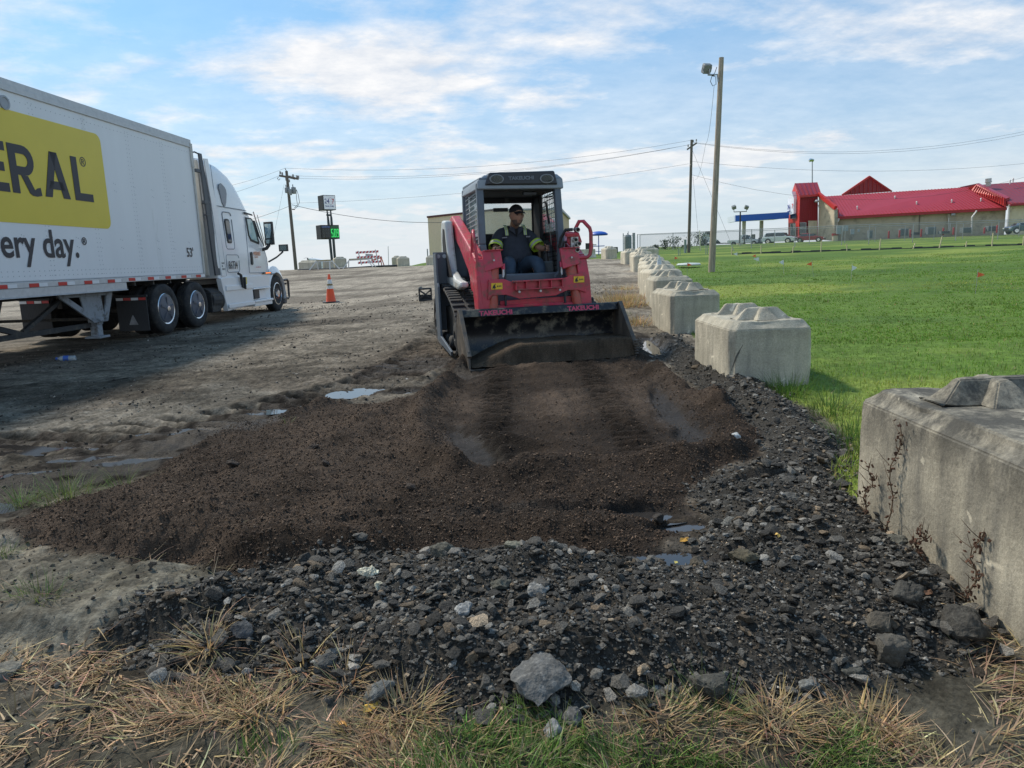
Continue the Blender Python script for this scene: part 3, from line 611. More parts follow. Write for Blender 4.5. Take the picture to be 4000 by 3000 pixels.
# upright dry tufts that stand out
def tuft(x, y, n, r, L0, L1, base, label, lean=.65, cat='grass tuft', group='dry tufts', nm='dry_tuft', wd=.0046, var=.25):
    px = x+np.clip(rng.normal(0, r, n), -1.7*r, 1.7*r); py = y+np.clip(rng.normal(0, r, n), -1.7*r, 1.7*r); zz = terrain(px, py)['z']; az = np.arctan2(py-y, px-x)+rng.normal(0, .5, n)
    return blades(nm, px, py, zz-.01, rng.uniform(L0, L1, n), rng.uniform(.7, 1.3, n)*wd, az, np.abs(rng.normal(lean, .3, n)), rng.normal(.35, .4, n), gcol(n, base, var), m_blade, 4, None, label, cat, group)
for (a, b, n, r, l0, l1, lb) in ((-1.19, 2.50, 150, .022, .07, .20, 'orange-tan dry tuft at the left tip of the rubble'), (-.80, 2.37, 140, .03, .07, .17, 'dry tuft at the left rubble foot beside a dark lump'), (-.62, 2.27, 140, .03, .06, .15, 'spiky dry tuft against the rubble foot, second from the left tip'),
        (-.40, 2.10, 260, .05, .06, .16, 'large bushy straw tuft left of the green grass'), (-.88, 2.14, 200, .05, .06, .16, 'low bushy straw tuft in the left foreground straw'), (.44, 2.05, 200, .04, .05, .12, 'pale straw tuft poking out of the green grass right of the big slab'),
        (.78, 2.02, 260, .05, .06, .15, 'golden straw tuft right of the green grass'), (1.06, 1.96, 240, .05, .06, .15, 'golden straw tuft farthest right on the bare ground'), (-.52, 1.98, 120, .04, .05, .13, 'straw tuft mixed with green blades in the foreground')):
    tuft(a, b, n, r, l0, l1, (.44, .32, .17), lb, 1.02)
for (a, b, n, r, l0, l1, lb) in ((-2.92, 4.42, 240, .10, .10, .26, 'wide green weed clump beside the muddy puddle at left'), (-3.16, 4.36, 130, .05, .08, .2, 'smaller green weed clump left of the wide one'), (-2.62, 4.55, 60, .06, .10, .25, 'sparse yellowing weed stems right of the wide clump'),
        (-2.14, 2.98, 90, .05, .06, .17, 'green weed tuft in the straw near the left edge'), (-2.80, 3.62, 120, .05, .06, .16, 'bright green tuft at the left tip of the brown soil'), (-1.95, 6.0, 16, .03, .05, .10, 'tiny green sprout on the dried mud'), (.60, 2.04, 90, .04, .08, .20, 'tall green tuft with seed heads in the foreground grass')):
    tuft(a, b, n, r, l0, l1, (.12, .17, .05), lb, .7, group='green weeds on the lot', nm='weed_tuft', wd=.0030)
for (a, b, n, r, l0, l1, lb) in ((2.55, 16.4, 700, .30, .12, .30, 'wide golden dry grass patch on the lot beside the fifth block'), (2.45, 14.9, 600, .30, .12, .28, 'second golden dry grass patch in front of the wide one'), (2.15, 12.0, 260, .2, .10, .22, 'brownish dry grass patch left of the third block'), (1.95, 13.4, 200, .18, .06, .14, 'low faded patch between the dry grass patches'), (1.5, 17.0, 220, .22, .1, .22, 'dry tuft just right of the loader'), (3.1, 19.6, 240, .25, .10, .22, 'thin dry weeds by the foot of the middle blocks')):
    tuft(a, b, n, r, l0, l1, (.40, .28, .13) if 'faded' not in lb else (.16, .17, .09), lb, .7, group='dry grass along the row', wd=.009)
for (a, b, n, lb) in ((2.50, 6.3, 240, 'tall green tuft at the foot of the second block'), (2.62, 5.7, 200, 'green tuft on the lawn edge beside the rubble bank'), (2.35, 4.55, 160, 'yellow-green tuft in front of the nearest block'), (2.45, 5.0, 150, 'thin grass tuft between the two nearest blocks')):
    tuft(a, b, n, .1, .1, .26, (.09, .16, .03), lb, .5, group='tufts on the lawn edge', nm='grass_tuft')
# autumn leaves
def leaf(x, y, r, c, label, rz=0):
    m = MB(); n = 9; m.add([(r*1.2*math.cos(2*math.pi*k/n)*(1+.25*math.sin(3*k)), r*.7*math.sin(2*math.pi*k/n)*(1+.2*math.cos(5*k)), .006*math.sin(k*2.1)) for k in range(n)]+[(0, 0, .008)], [(k, (k+1) % n, n) for k in range(n)])
    o = m.build('leaf', mat('leaf_'+str(len(MATS)), c, rough=.6, var=.25, scale=30), fixn=False); o.location = (x, y, Z(x, y)+.018); o.rotation_euler = (.35, .15, rz)
    s_ = o.modifiers.new('thick', 'SOLIDIFY'); s_.thickness = .0006; tag(o, label, 'leaf', 'fallen leaves')
leaf(.83, 3.33, .026, (.75, .38, .06), 'bright yellow-orange leaf beside the lower puddle', .4)
leaf(1.22, 3.15, .020, (.65, .42, .10), 'small yellow leaf on top of the rubble', 1.2)
leaf(.74, 3.12, .014, (.40, .36, .07), 'small olive leaf below the orange leaf', 2.)
leaf(-.50, 2.12, .028, (.70, .42, .07), 'yellow leaf caught in the foreground straw', .8)
leaf(-.58, 2.04, .018, (.60, .30, .07), 'small orange leaf left of the yellow straw leaf', 2.4)
leaf(1.62, 2.62, .022, (.22, .11, .06), 'curled brown leaf against the nearest block', .3)

# ================================================================ concrete blocks
def concrete(name, c, stain, amt, big=.28):
    m = bpy.data.materials.new(name); m.use_nodes = True; t = m.node_tree; b = t.nodes['Principled BSDF']; tcn = t.nodes.new('ShaderNodeTexCoord')
    def NZ(sc3, s, d=6., ro=.6, dist=0.):
        mpn = t.nodes.new('ShaderNodeMapping'); mpn.inputs['Scale'].default_value = sc3; t.links.new(tcn.outputs['Object'], mpn.inputs[0])
        n = nd(t, 'ShaderNodeTexNoise', i_Scale=float(s), i_Detail=d, i_Roughness=ro, i_Distortion=dist); t.links.new(mpn.outputs[0], n.inputs[0]); return n.outputs[0]
    a = mixc(t, ramp(t, NZ((1, 1, 1), 3.), [(.35, 0), (.65, 1)]), tuple(v*(1-big) for v in c), tuple(v*(1+big) for v in c))
    a = mixc(t, ramp(t, NZ((1, 1, .12), 9.), [(.50-.1*amt, 0), (.72, .75)]), a, stain)
    z = t.nodes.new('ShaderNodeSeparateXYZ'); t.links.new(tcn.outputs['Object'], z.inputs[0])
    up = t.nodes.new('ShaderNodeMapRange'); up.inputs[1].default_value = .38; up.inputs[2].default_value = .70; t.links.new(z.outputs[2], up.inputs[0])
    bl = math_n(t, 'MULTIPLY', up.outputs[0], ramp(t, NZ((1, 1, .7), 5., 8., .75), [(.52-.14*amt, 0), (.62-.06*amt, 1)]))
    a = mixc(t, math_n(t, 'MULTIPLY', bl, .8*amt), a, tuple(v*.55 for v in stain))
    a = mixc(t, ramp(t, NZ((1, 1, 1), 6., 3., .5, .6), [(.70, 0), (.73, .7)]), a, tuple(min(1, v*1.7) for v in c))
    a = mixc(t, 1.0, a, ramp(t, NZ((1, 1, 1), 70., 4., .8), [(.3, .75), (.7, 1.22)]), 'MULTIPLY')
    t.links.new(a, b.inputs['Base Color']); b.inputs['Roughness'].default_value = .93; b.inputs['Specular IOR Level'].default_value = .25
    bp = nd(t, 'ShaderNodeBump', i_Strength=.7, i_Distance=.01); t.links.new(math_n(t, 'ADD', NZ((1, 1, 1), 30., 8., .75), math_n(t, 'MULTIPLY', NZ((1, 1, 1), 7., 3.), 1.4)), bp.inputs['Height']); t.links.new(bp.outputs[0], b.inputs['Normal'])
    return m
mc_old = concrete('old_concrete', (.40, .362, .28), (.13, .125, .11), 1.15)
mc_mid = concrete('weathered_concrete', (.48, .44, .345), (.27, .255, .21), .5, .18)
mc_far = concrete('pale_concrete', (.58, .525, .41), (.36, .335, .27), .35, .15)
def block(x, y, Wd, Ln, H, rz, mt, label, name='concrete_block', near=0, knobs=2, flip=False, tilt=0, chv=.055, zb=None):
    """x, y is the front left corner on the ground"""
    m = MB(); c = chv; t_ = .075
    def oct(i, z): return [(i+c, i, z), (Wd-i-c, i, z), (Wd-i, i+c, z), (Wd-i, Ln-i-c, z), (Wd-i-c, Ln-i, z), (i+c, Ln-i, z), (i, Ln-i-c, z), (i, i+c, z)]
    m.loft([oct(0, -.12), oct(0, H-t_), oct(t_*.9, H)])
    def knob(cx_, cy_, hx, hy, tx, ty, h=.095):
        m.loft([[(cx_-hx, cy_-hy, H-.01), (cx_+hx, cy_-hy, H-.01), (cx_+hx, cy_+hy, H-.01), (cx_-hx, cy_+hy, H-.01)], [(cx_-tx, cy_-ty, H+h), (cx_+tx, cy_-ty, H+h), (cx_+tx, cy_+ty, H+h), (cx_-tx, cy_+ty, H+h)]])
    for k in range(knobs):
        cy_ = Ln*(k+.5)/knobs; hx = Wd/2-.13; ky = min(.2, Ln/knobs/2-.05)
        knob(Wd/2, cy_, hx, .10, hx-.12, .03, .11); knob(Wd/2, cy_+.001, .11, ky, .03, max(.02, ky-.11), .108)
    o = m.build(name, mt)
    me = o.data
    if near:
        bm = bmesh.new(); bm.from_mesh(me)
        bmesh.ops.bevel(bm, geom=list(bm.edges), offset=.007, segments=2, affect='EDGES', clamp_overlap=True)
        for _ in range(near):
            es = [e for e in bm.edges if e.calc_length() > .045]; bmesh.ops.subdivide_edges(bm, edges=es, cuts=1 if _ else 3, use_grid_fill=True)
        bmesh.ops.triangulate(bm, faces=[f for f in bm.faces if len(f.verts) > 4]); bm.normal_update()
        for v in bm.verts:
            p = v.co+Vector((x, y, 0)); e = abs(mn.noise(p*2.2))*.008+mn.noise(p*7)*.004+mn.noise(p*21)*.003
            edge = 1-abs(v.normal.x)**4-abs(v.normal.y)**4-abs(v.normal.z)**4
            v.co -= v.normal*(e*.6+max(0, edge)*max(0, mn.noise(p*5)+.05)*.07+max(0, edge)*max(0, mn.noise(p*22))*.012)
        bm.to_mesh(me); bm.free(); me.polygons.foreach_set('use_smooth', [True]*len(me.polygons)); me.set_sharp_from_angle(angle=R(24))
    else:
        b = o.modifiers.new('bevel', 'BEVEL'); b.width = .02; b.segments = 2; b.limit_method = 'ANGLE'
    o.location = (x, y, float(Zb(np.array([x+.2]), np.array([y+.1]))[0]) if zb is None else zb); o.rotation_euler = (tilt, 0, rz)
    return tag(o, label, 'concrete block', 'concrete blocks lining the lot')
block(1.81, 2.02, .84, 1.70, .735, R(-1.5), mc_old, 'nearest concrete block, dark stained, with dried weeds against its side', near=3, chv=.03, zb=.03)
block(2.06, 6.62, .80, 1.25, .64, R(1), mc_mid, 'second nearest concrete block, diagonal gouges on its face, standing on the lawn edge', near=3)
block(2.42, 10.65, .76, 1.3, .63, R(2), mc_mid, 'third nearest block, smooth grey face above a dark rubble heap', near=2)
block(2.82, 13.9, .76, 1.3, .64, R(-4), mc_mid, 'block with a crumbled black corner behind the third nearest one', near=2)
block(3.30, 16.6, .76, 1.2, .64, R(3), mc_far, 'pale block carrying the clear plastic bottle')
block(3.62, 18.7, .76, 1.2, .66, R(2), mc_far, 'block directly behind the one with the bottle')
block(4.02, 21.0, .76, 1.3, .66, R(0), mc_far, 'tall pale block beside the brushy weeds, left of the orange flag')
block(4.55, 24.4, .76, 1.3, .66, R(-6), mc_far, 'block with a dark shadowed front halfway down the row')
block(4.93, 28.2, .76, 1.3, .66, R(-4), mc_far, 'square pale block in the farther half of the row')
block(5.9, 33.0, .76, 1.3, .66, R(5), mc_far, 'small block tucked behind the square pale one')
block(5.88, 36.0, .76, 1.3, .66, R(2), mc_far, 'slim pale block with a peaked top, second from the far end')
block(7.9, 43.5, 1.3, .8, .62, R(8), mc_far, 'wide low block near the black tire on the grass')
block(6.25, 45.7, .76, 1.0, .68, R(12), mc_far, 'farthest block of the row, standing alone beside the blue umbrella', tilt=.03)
b2_ = [o for o in bpy.data.objects if o.get('label', '').startswith('second nearest concrete')][0]
m = MB(); m.tube([(.17, .012, .52), (.12, .010, .42), (.06, .010, .30), (.02, .015, .18)], [.004, .010, .008, .003], 5); m.tube([(.33, .012, .44), (.27, .010, .36), (.23, .012, .30)], [.003, .009, .003], 5); m.tube([(.20, .012, .36), (.13, .012, .25)], [.004, .003], 5)
m.build('gouge', mat('gouge_dark', (.10, .095, .08), rough=.95, var=.3), b2_)
z5 = lambda px, py, y: at(px, py, y)
for (px, py, y, wd, ln, rz, lb) in ((1166, 1056, 56.0, 1.6, .8, -16, 'long grey block beside the left utility pole'), (1262, 1052, 57.0, .8, .8, 8, 'block behind the left white sawhorse'), (1307, 1040, 58.6, 1.0, .8, 22, 'raised block to the left of the barricade boards'), (1531, 1036, 58.3, .76, 1.0, 4, 'left one of the two blocks right of the striped barricade'), (1554, 1039, 57.0, .95, .8, 14, 'right one of the two blocks beside the grassy knoll'), (1664, 1035, 56.8, 1.4, .8, -3, 'block at the foot of the tan metal building')):
    p = at(px, py, y); block(p.x, p.y, wd, ln, .64, R(rz), mc_far, lb, zb=p.z, knobs=2)
# ================================================================ truck and trailer
P0 = Vector((-6.83, 16.2, 0)); TRZ = math.atan2(1, .0528)
ZG = .25
M_white = mat('white_paint', (.82, .82, .82), rough=.28, var=.03, scale=3, coat=.5, dirt=((.60, .59, .56), .02, 3))
M_whited = mat('trailer_white', (.77, .78, .79), rough=.38, var=.03, scale=2, dirt=((.60, .60, .58), .02, 1.5), stretch=(1, 1, .25))
M_yel = mat('decal_yellow', (.72, .56, .05), rough=.38, var=.03, scale=2)
M_navy = mat('decal_black', (.022, .022, .032), rough=.45, var=0)
M_galv = mat('aluminium_rail', (.52, .53, .54), rough=.45, metal=.3, var=.1, scale=12)
M_blk = mat('black_plastic', (.022, .023, .025), rough=.5, var=.2, scale=8)
M_dkg = mat('dark_trim', (.055, .065, .08), rough=.45, var=.1)
M_rub = mat('tyre_rubber', (.022, .022, .023), rough=.85, var=.25, scale=10, dirt=((.07, .062, .052), .45, 6))
M_glass = mat('dark_glass', (.03, .04, .045), rough=.04, var=0, spec=.9)
M_red = mat('reflector_red', (.55, .02, .02), rough=.3, var=.05)
M_wht = mat('reflector_white', (.75, .76, .77), rough=.3, var=.05)
M_alu = mat('polished_aluminium', (.75, .76, .78), rough=.18, metal=.95, var=.05)
M_chas = mat('chassis_black', (.03, .03, .031), rough=.7, var=.2, dirt=((.10, .088, .07), .4, 8))
M_grey = mat('landing_gear_grey', (.24, .27, .30), rough=.55, var=.12, dirt=((.12, .11, .10), .35, 9))
tr = empty('semi_trailer', (P0.x, P0.y, ZG), TRZ, 'long white box trailer with a yellow decal panel, coupled behind the white tractor', 'trailer')
O = (0, 0, -ZG)
m = MB(O); m.box(-16.1, 0, .0, 2.58, 1.42, 4.22); m.build('box', M_whited, tr, bevel=.02)
m = MB(O); m.box(-16.13, .012, -.012, 2.592, 4.222, 4.30); m.box(-16.13, -.0, -.022, -.0125, 4.13, 4.222); m.build('roof_rail', M_galv, tr, bevel=.006)
m = MB(O); m.box(-16.12, -.0, -.02, .15, 1.33, 1.417); m.box(-16.12, -3.05, -.012, .12, 1.20, 1.328); m.box(-16.12, -3.05, -.03, .14, 1.185, 1.199); m.build('lower_rail', M_galv, tr, bevel=.005)
m = MB(O); m.box(-.07, .03, -.03, .02, 3.72, 4.22); m.box(-.045, .02, -.026, -.0, 1.42, 3.72)
for k in range(60): m.box(-.052, -.044, -.03, -.022, 1.46+k*.038, 1.478+k*.038)
m.build('corner_post', mat('corner_grey', (.50, .49, .46), rough=.5), tr, bevel=.008)
# red and white reflective tape
for k in range(13):
    x = -.22-k*.64
    if x < -7: break
    z0 = 1.345 if x > -3.0 else 1.335
    f = MB(O); f.box(x-.20, x, -.026, -.0205, z0, z0+.055); f.build('reflective_tape', M_red, tr); f = MB(O); f.box(x+.005, x+.19, -.026, -.0205, z0, z0+.055); f.build('reflective_tape', M_wht, tr)
# yellow panel
r_ = .14; x0, x1, z0, z1 = -9.5, -3.28, 2.27, 3.87; pl = []
for (cx_, cz_, a0) in ((x1-r_, z1-r_, 0), (x0+r_, z1-r_, 90), (x0+r_, z0+r_, 180), (x1-r_, z0+r_, 270)):
    for k in range(7): a = R(a0+k*15); pl.append((cx_+r_*math.cos(a), cz_+r_*math.sin(a)))
m = MB(O); m.prism(pl, 'y', -.006, -.001); m.build('yellow_panel', M_yel, tr)
def side(x, z): return frame((x, -.0075, z-ZG), (1, 0, 0), (0, 0, 1))
# heavy letters built to the photograph's outlines, x along the side, cap height .70 m from z 2.70
def letters(name, polys, x, z, parent, m_, h=.70):
    b = MB(O)
    for outer in polys: b.prism([(x+p[0]*h, z+p[1]*h) for p in outer], 'y', -.0125, -.007)
    return b.build(name, m_, parent)
def arc(cx_, cz_, r1, r2, a0, a1, n=10):
    o1 = [(cx_+r1[0]*math.cos(R(a0+(a1-a0)*k/n)), cz_+r1[1]*math.sin(R(a0+(a1-a0)*k/n))) for k in range(n+1)]
    o2 = [(cx_+r2[0]*math.cos(R(a0+(a1-a0)*k/n)), cz_+r2[1]*math.sin(R(a0+(a1-a0)*k/n))) for k in range(n+1)]
    return [[o1[k], o1[k+1], o2[k+1], o2[k]] for k in range(n)]
LE = [[(0, 0), (.20, 0), (.20, 1), (0, 1)], [(.2, 0), (.62, 0), (.62, .18), (.2, .18)], [(.2, .82), (.62, .82), (.62, 1), (.2, 1)], [(.2, .41), (.55, .41), (.55, .59), (.2, .59)]]
LN = [[(0, 0), (.2, 0), (.2, 1), (0, 1)], [(.55, 0), (.75, 0), (.75, 1), (.55, 1)], [(.2, 1), (.2, .62), (.55, 0), (.55, .38)]]
LR = [[(0, 0), (.21, 0), (.21, 1), (0, 1)], [(.21, .82), (.42, .82), (.42, 1), (.21, 1)], [(.21, .38), (.42, .38), (.42, .56), (.21, .56)]]+arc(.42, .69, (.31, .31), (.13, .13), -90, 90)+[[(.30, .38), (.50, .38), (.66, .10), (.50, .02)], [(.50, .02), (.66, .10), (.74, .15), (.84, .17), (.86, .0), (.70, -.03), (.58, -.02)]]
LA = [[(0, 0), (.22, 0), (.53, 1), (.30, 1)], [(.60, 0), (.84, 0), (.54, 1), (.31, 1)], [(.15, .18), (.68, .18), (.62, .36), (.22, .36)]]
LL = [[(0, 0), (.21, 0), (.21, 1), (0, 1)], [(.21, 0), (.68, 0), (.68, .18), (.21, .18)]]
yp = tr
LG = arc(.40, .50, (.40, .50), (.19, .30), 45, 330)+[[(.42, .38), (.80, .38), (.80, .54), (.42, .54)], [(.62, .08), (.80, .08), (.80, .40), (.62, .40)]]
for pl_, xx, zz in ((LG, -7.78, 2.70), (LE, -7.14, 2.70), (LN, -6.64, 2.70), (LE, -6.05, 2.70), (LR, -5.56, 2.70), (LA, -4.88, 2.70), (LL, -4.17, 2.70)): letters('letter', pl_, xx, zz, yp, M_navy)
text('®', .21, M_navy, tr, side(-3.93, 3.27), ext=.001, bold=.002)
text('every day.', .60, M_navy, tr, side(-6.47, 1.78), ext=.001, bold=.010, sx=.90)
text('®', .17, M_navy, tr, side(-4.16, 1.98), ext=.001, bold=.002)
text("53'", .27, M_navy, tr, side(-.70, 1.79), ext=.001, bold=.004, sx=.95)
# rivets along the seams
def rivets(pts, name='rivets'):
    b = MB(O)
    for x, z in pts:
        s_ = .0085; b.add([(x-s_, -.001, z), (x, -.001, z-s_), (x+s_, -.001, z), (x, -.001, z+s_), (x, -.008, z)], [(0, 1, 4), (1, 2, 4), (2, 3, 4), (3, 0, 4)])
    return b.build(name, mat('rivet_grey', (.40, .42, .46), rough=.5, var=0), tr)
pts = []
for sx_ in (-7.4, -6.17, -4.93, -3.69, -2.44, -1.25):
    for dx in (-.05, 0.03):
        k = 1.5
        while k < 4.1: pts.append((sx_+dx, k)); k += .075
for z in (4.02, 1.50, 1.57): 
    x = -8.
    while x < -.1: pts.append((x, z)); x += .11
for z in (1.95, 2.1, 2.95, 3.08):
    x = -8.
    while x < -.2: pts += [(x, z), (x+.05, z-.015)]; x += .62
rivets(pts)
m = MB(O)
for x in (-5.47, -5.68): m.lathe([(.10, 0), (.10, -.02), (.075, -.022), (.07, -.012), (.03, -.012)], (x, -.001, 3.955), 'y', 20)
m.build('roof_vent', mat('vent_grey', (.36, .38, .41), rough=.5), tr)
# landing gear
for y0, nm in ((.20, 0), (2.25, 1)):
    lg = MB(O); T_ = [(-4.72, 1.19), (-3.22, 1.24), (-3.30, 1.10), (-3.46, .70), (-3.46, .66), (-3.80, .66), (-3.82, .72), (-4.62, 1.10)]
    # plate with cut-outs: perimeter strips
    for q in ([(-4.72, 1.20), (-3.22, 1.20), (-3.24, 1.12), (-4.62, 1.12)], [(-4.66, 1.13), (-4.46, 1.13), (-3.62, .66), (-3.84, .66)], [(-3.46, .66), (-3.60, .66), (-3.40, 1.13), (-3.24, 1.13)], [(-4.13, 1.13), (-3.56, 1.13), (-3.53, .66), (-3.80, .66), (-3.93, .82), (-4.06, .83)], [(-3.86, .66), (-3.46, .66), (-3.46, .74), (-3.86, .74)]):
        lg.prism(q, 'y', y0-.05+.004*len(q), y0)
    lg.box(-3.74, -3.56, y0, y0+.16, .62, 1.2); lg.box(-3.72, -3.58, y0+.01, y0+.15, .42, .62); lg.box(-3.80, -3.50, y0-.06, y0+.22, .38, .42)
    lg.build('landing_gear', M_grey, tr, bevel=.006)
m = MB(O); m.bar((-3.8, .3, .62), (-8.3, .3, .60), .07, .08); m.bar((-5.4, .3, .66), (-4.3, .32, 1.15), .06, .06); m.bar((-5.4, .3, .62), (-7.4, .3, 1.2), .06, .08); m.bar((-3.65, .35, .72), (-3.65, 2.3, .72), .05, .05)
m.build('side_underride_guard', M_chas, tr)
m = MB(O)
for y in (.75, 1.8): m.box(-15.8, -.3, y-.04, y+.04, 1.12, 1.33)
for k in range(24): m.box(-15.5+k*.64, -15.45+k*.64, .05, 2.5, 1.25, 1.41)
m.build('floor_frame', M_chas, tr)
def tyre(mb, x, y, z, r, w, m_=0, n=40, y_out=-1, groove=True):
    """tyre with axis along local y; outer face towards -y"""
    prof = [(r*.60, -w*.40), (r*.66, -w*.47), (r*.80, -w*.5), (r*.93, -w*.46), (r*.985, -w*.38), (r, -w*.32)]
    if groove:
        for g in (-.18, 0, .18): prof += [(r, (g-.03)*w), (r*.978, (g-.028)*w), (r*.978, (g+.028)*w), (r, (g+.03)*w)]
    prof += [(r, w*.32), (r*.985, w*.38), (r*.93, w*.46), (r*.80, w*.5), (r*.66, w*.47), (r*.60, w*.4)]
    mb.lathe(prof, (x, y, z), 'y', n, m_)
def rear_wheel(name, x, y, z, parent, sgn=-1, r=.50, cover=True, dual=True):
    g = MB(); tyre(g, 0, 0, 0, r, .27)
    if dual: tyre(g, 0, -sgn*.33, 0, r, .27)
    t = g.build(name, M_rub, parent, smooth=35); t.location = (x, y, z)
    f = MB(); s = sgn
    if cover:
        f.lathe([(.30, s*.10), (.315, s*.118), (.305, s*.128), (.29, s*.12)], (0, 0, 0), 'y', 40, 1)
        f.lathe([(.29, s*.11), (.27, s*.135), (.12, s*.15), (.10, s*.155), (.02, s*.155)], (0, 0, 0), 'y', 40, 0)
        f.lathe([(.055, s*.155), (.055, s*.175), (.02, s*.18)], (0, 0, 0), 'y', 20, 1)
        for k in range(5):
            a = k*2*math.pi/5+.3; f.bar((.09*math.cos(a), s*.155, .09*math.sin(a)), (.24*math.cos(a), s*.15, .24*math.sin(a)), .04, .012, 0, up=(0, 1, 0))
        f.build('hub_cover', [mat('hub_cover_blue', (.085, .10, .13), rough=.4, var=.15, dirt=((.14, .13, .12), .25, 9)), M_alu], t, smooth=40)
    else:
        f.lathe([(.31, s*.08), (.315, s*.125), (.295, s*.13), (.28, s*.05), (.20, s*.04), (.18, s*.075), (.11, s*.09), (.10, s*.15), (.02, s*.16)], (0, 0, 0), 'y', 40, 0)
        for k in range(10):
            a = 2*math.pi*k/10; f.cyl((.235*math.cos(a), s*.044, .235*math.sin(a)), (.235*math.cos(a), s*.052, .235*math.sin(a)), .032, n=12, m=1); f.cyl((.14*math.cos(a+.3), s*.08, .14*math.sin(a+.3)), (.14*math.cos(a+.3), s*.115, .14*math.sin(a+.3)), .013, n=6, m=0)
        f.build('rim', [M_alu, M_blk], t, smooth=40)
    return t
# ---------------- tractor
tk = empty('semi_tractor', (P0.x, P0.y, ZG), TRZ, 'white sleeper cab tractor with tall roof fairing, number 86734 on its side', 'truck')
def rsec(x0, x1, w, z, r=.14, n=5, yc=1.29):
    """rounded rectangle section at height z"""
    o = []
    for (cx_, cy_, a0) in ((x1-r, yc+w-r, 0), (x0+r*.4, yc+w-r*.4, 90), (x0+r*.4, yc-w+r*.4, 180), (x1-r, yc-w+r, 270)):
        rr = r if cx_ > (x0+x1)/2 else r*.4
        for k in range(n): a = R(a0+k*90/(n-1)); o.append((cx_+rr*math.cos(a), cy_+rr*math.sin(a), z))
    return o
m = MB(O)
m.loft([rsec(.82, 3.95, 1.22, 1.30, .10), rsec(.80, 3.98, 1.24, 1.75, .12), rsec(.78, 3.90, 1.24, 2.05, .2), rsec(.76, 3.62, 1.235, 2.35, .3), rsec(.74, 3.30, 1.23, 2.75, .36), rsec(.72, 3.16, 1.225, 2.955, .42), rsec(.715, 3.13, 1.21, 2.96, .42), rsec(.715, 3.13, 1.21, 2.985, .42), rsec(.71, 3.10, 1.225, 2.99, .42), rsec(.70, 2.88, 1.22, 3.25, .45), rsec(.69, 2.62, 1.20, 3.52, .45), rsec(.68, 2.30, 1.17, 3.74, .42), rsec(.67, 1.85, 1.12, 3.92, .4), rsec(.66, 1.35, 1.05, 4.02, .3), rsec(.66, 1.0, .95, 4.05, .2)])
body = m.build('cab_body', M_white, tk, smooth=40)
# hood
def hsec(x, w, zt, zb, r=.22):
    o = []
    for k in range(6): a = R(180-k*18); o.append((x, 1.29-w+r+r*math.cos(a), zt-r+r*math.sin(a)))
    for k in range(6): a = R(90-k*18); o.append((x, 1.29+w-r+r*math.cos(a), zt-r+r*math.sin(a)))
    return [(x, 1.29-w, zb)]+o+[(x, 1.29+w, zb)]
m = MB(O); m.loft([hsec(3.7, 1.18, 1.98, 1.25, .3), hsec(4.1, 1.10, 1.84, 1.25, .3), hsec(4.5, 1.06, 1.70, 1.22, .32), hsec(4.85, 1.02, 1.53, 1.18, .32), hsec(5.1, .98, 1.34, 1.0, .3), hsec(5.22, .92, 1.1, .75, .25), hsec(5.26, .85, .95, .62, .15)]); m.build('hood', M_white, tk, smooth=50)
# fender around steer wheel
m = MB(O); SW = (4.40, .76)
ring = []
for k in range(15):
    a = R(200-k*15.5); r0, r1 = .60, .78; yo = .03 if 3 < k < 12 else .05
    ring.append([(SW[0]+r0*math.cos(a), .02, SW[1]+r0*math.sin(a)), (SW[0]+r1*math.cos(a), .10, SW[1]+r1*math.sin(a)), (SW[0]+r1*math.cos(a), .75, SW[1]+r1*math.sin(a)), (SW[0]+r0*math.cos(a), .55, SW[1]+r0*math.sin(a))])
m.loft(ring); m.build('fender', M_white, tk, smooth=45)
m = MB(O); m.box(4.0, 4.9, .1, 2.5, .75, 1.25); m.box(5.0, 5.24, .08, 2.5, .42, .80); m.build('front_bumper', M_dkg, tk, bevel=.05)
m = MB(O)
for y in (.25, .55): m.tube([(5.2, y, .58), (5.78, y, .55), (5.86, y, .62), (5.88, y, 1.06), (5.80, y, 1.12), (5.2, y, 1.10)], .035, 8)
m.tube([(5.86, .3, 1.0), (5.86, 2.2, 1.0)], .035, 8); m.build('bumper_guard', M_blk, tk, smooth=60)
# side extender, gap cover
m = MB(O); m.prism([(.50, 4.10), (.64, 4.10), (.80, 3.02), (.95, 1.36), (.70, 1.36), (.62, 2.2), (.56, 3.0)], 'y', .06, .10); m2 = MB(O); m2.prism([(.50, 4.10), (.64, 4.10), (.80, 3.02), (.95, 1.36), (.70, 1.36), (.62, 2.2), (.56, 3.0)], 'y', 2.48, 2.52)
m.tube([(.10, .09, 4.04), (.35, .09, 4.10), (.55, .09, 4.08)], .02, 6); m.box(.30, .60, .07, .12, 3.66, 3.74); m.box(.50, .66, .05, .12, 2.98, 3.06); m.box(.54, .66, .05, .12, 2.72, 2.76)
m.build('side_extender', M_dkg, tk, bevel=.01); m2.build('side_extender', M_dkg, tk, bevel=.01)
m = MB(O); m.box(.655, .70, .2, 2.38, 1.35, 3.98); m.build('sleeper_back', mat('cream_panel', (.60, .57, .50), rough=.5, var=.08), tk, bevel=.02)
m = MB(O); m.prism([(.66, 4.0), (.86, 4.02), (1.06, 3.0), (1.20, 1.34), (.96, 1.34), (.82, 3.0)], 'y', .035, .06); m.build('extender_panel', M_white, tk, bevel=.008)
def plate(poly, name, mt_, y0=.03, y1=.046, bev=.0, parent=tk):
    q = MB(O); q.prism(poly, 'y', y0, y1); return q.build(name, mt_, parent, bevel=bev)
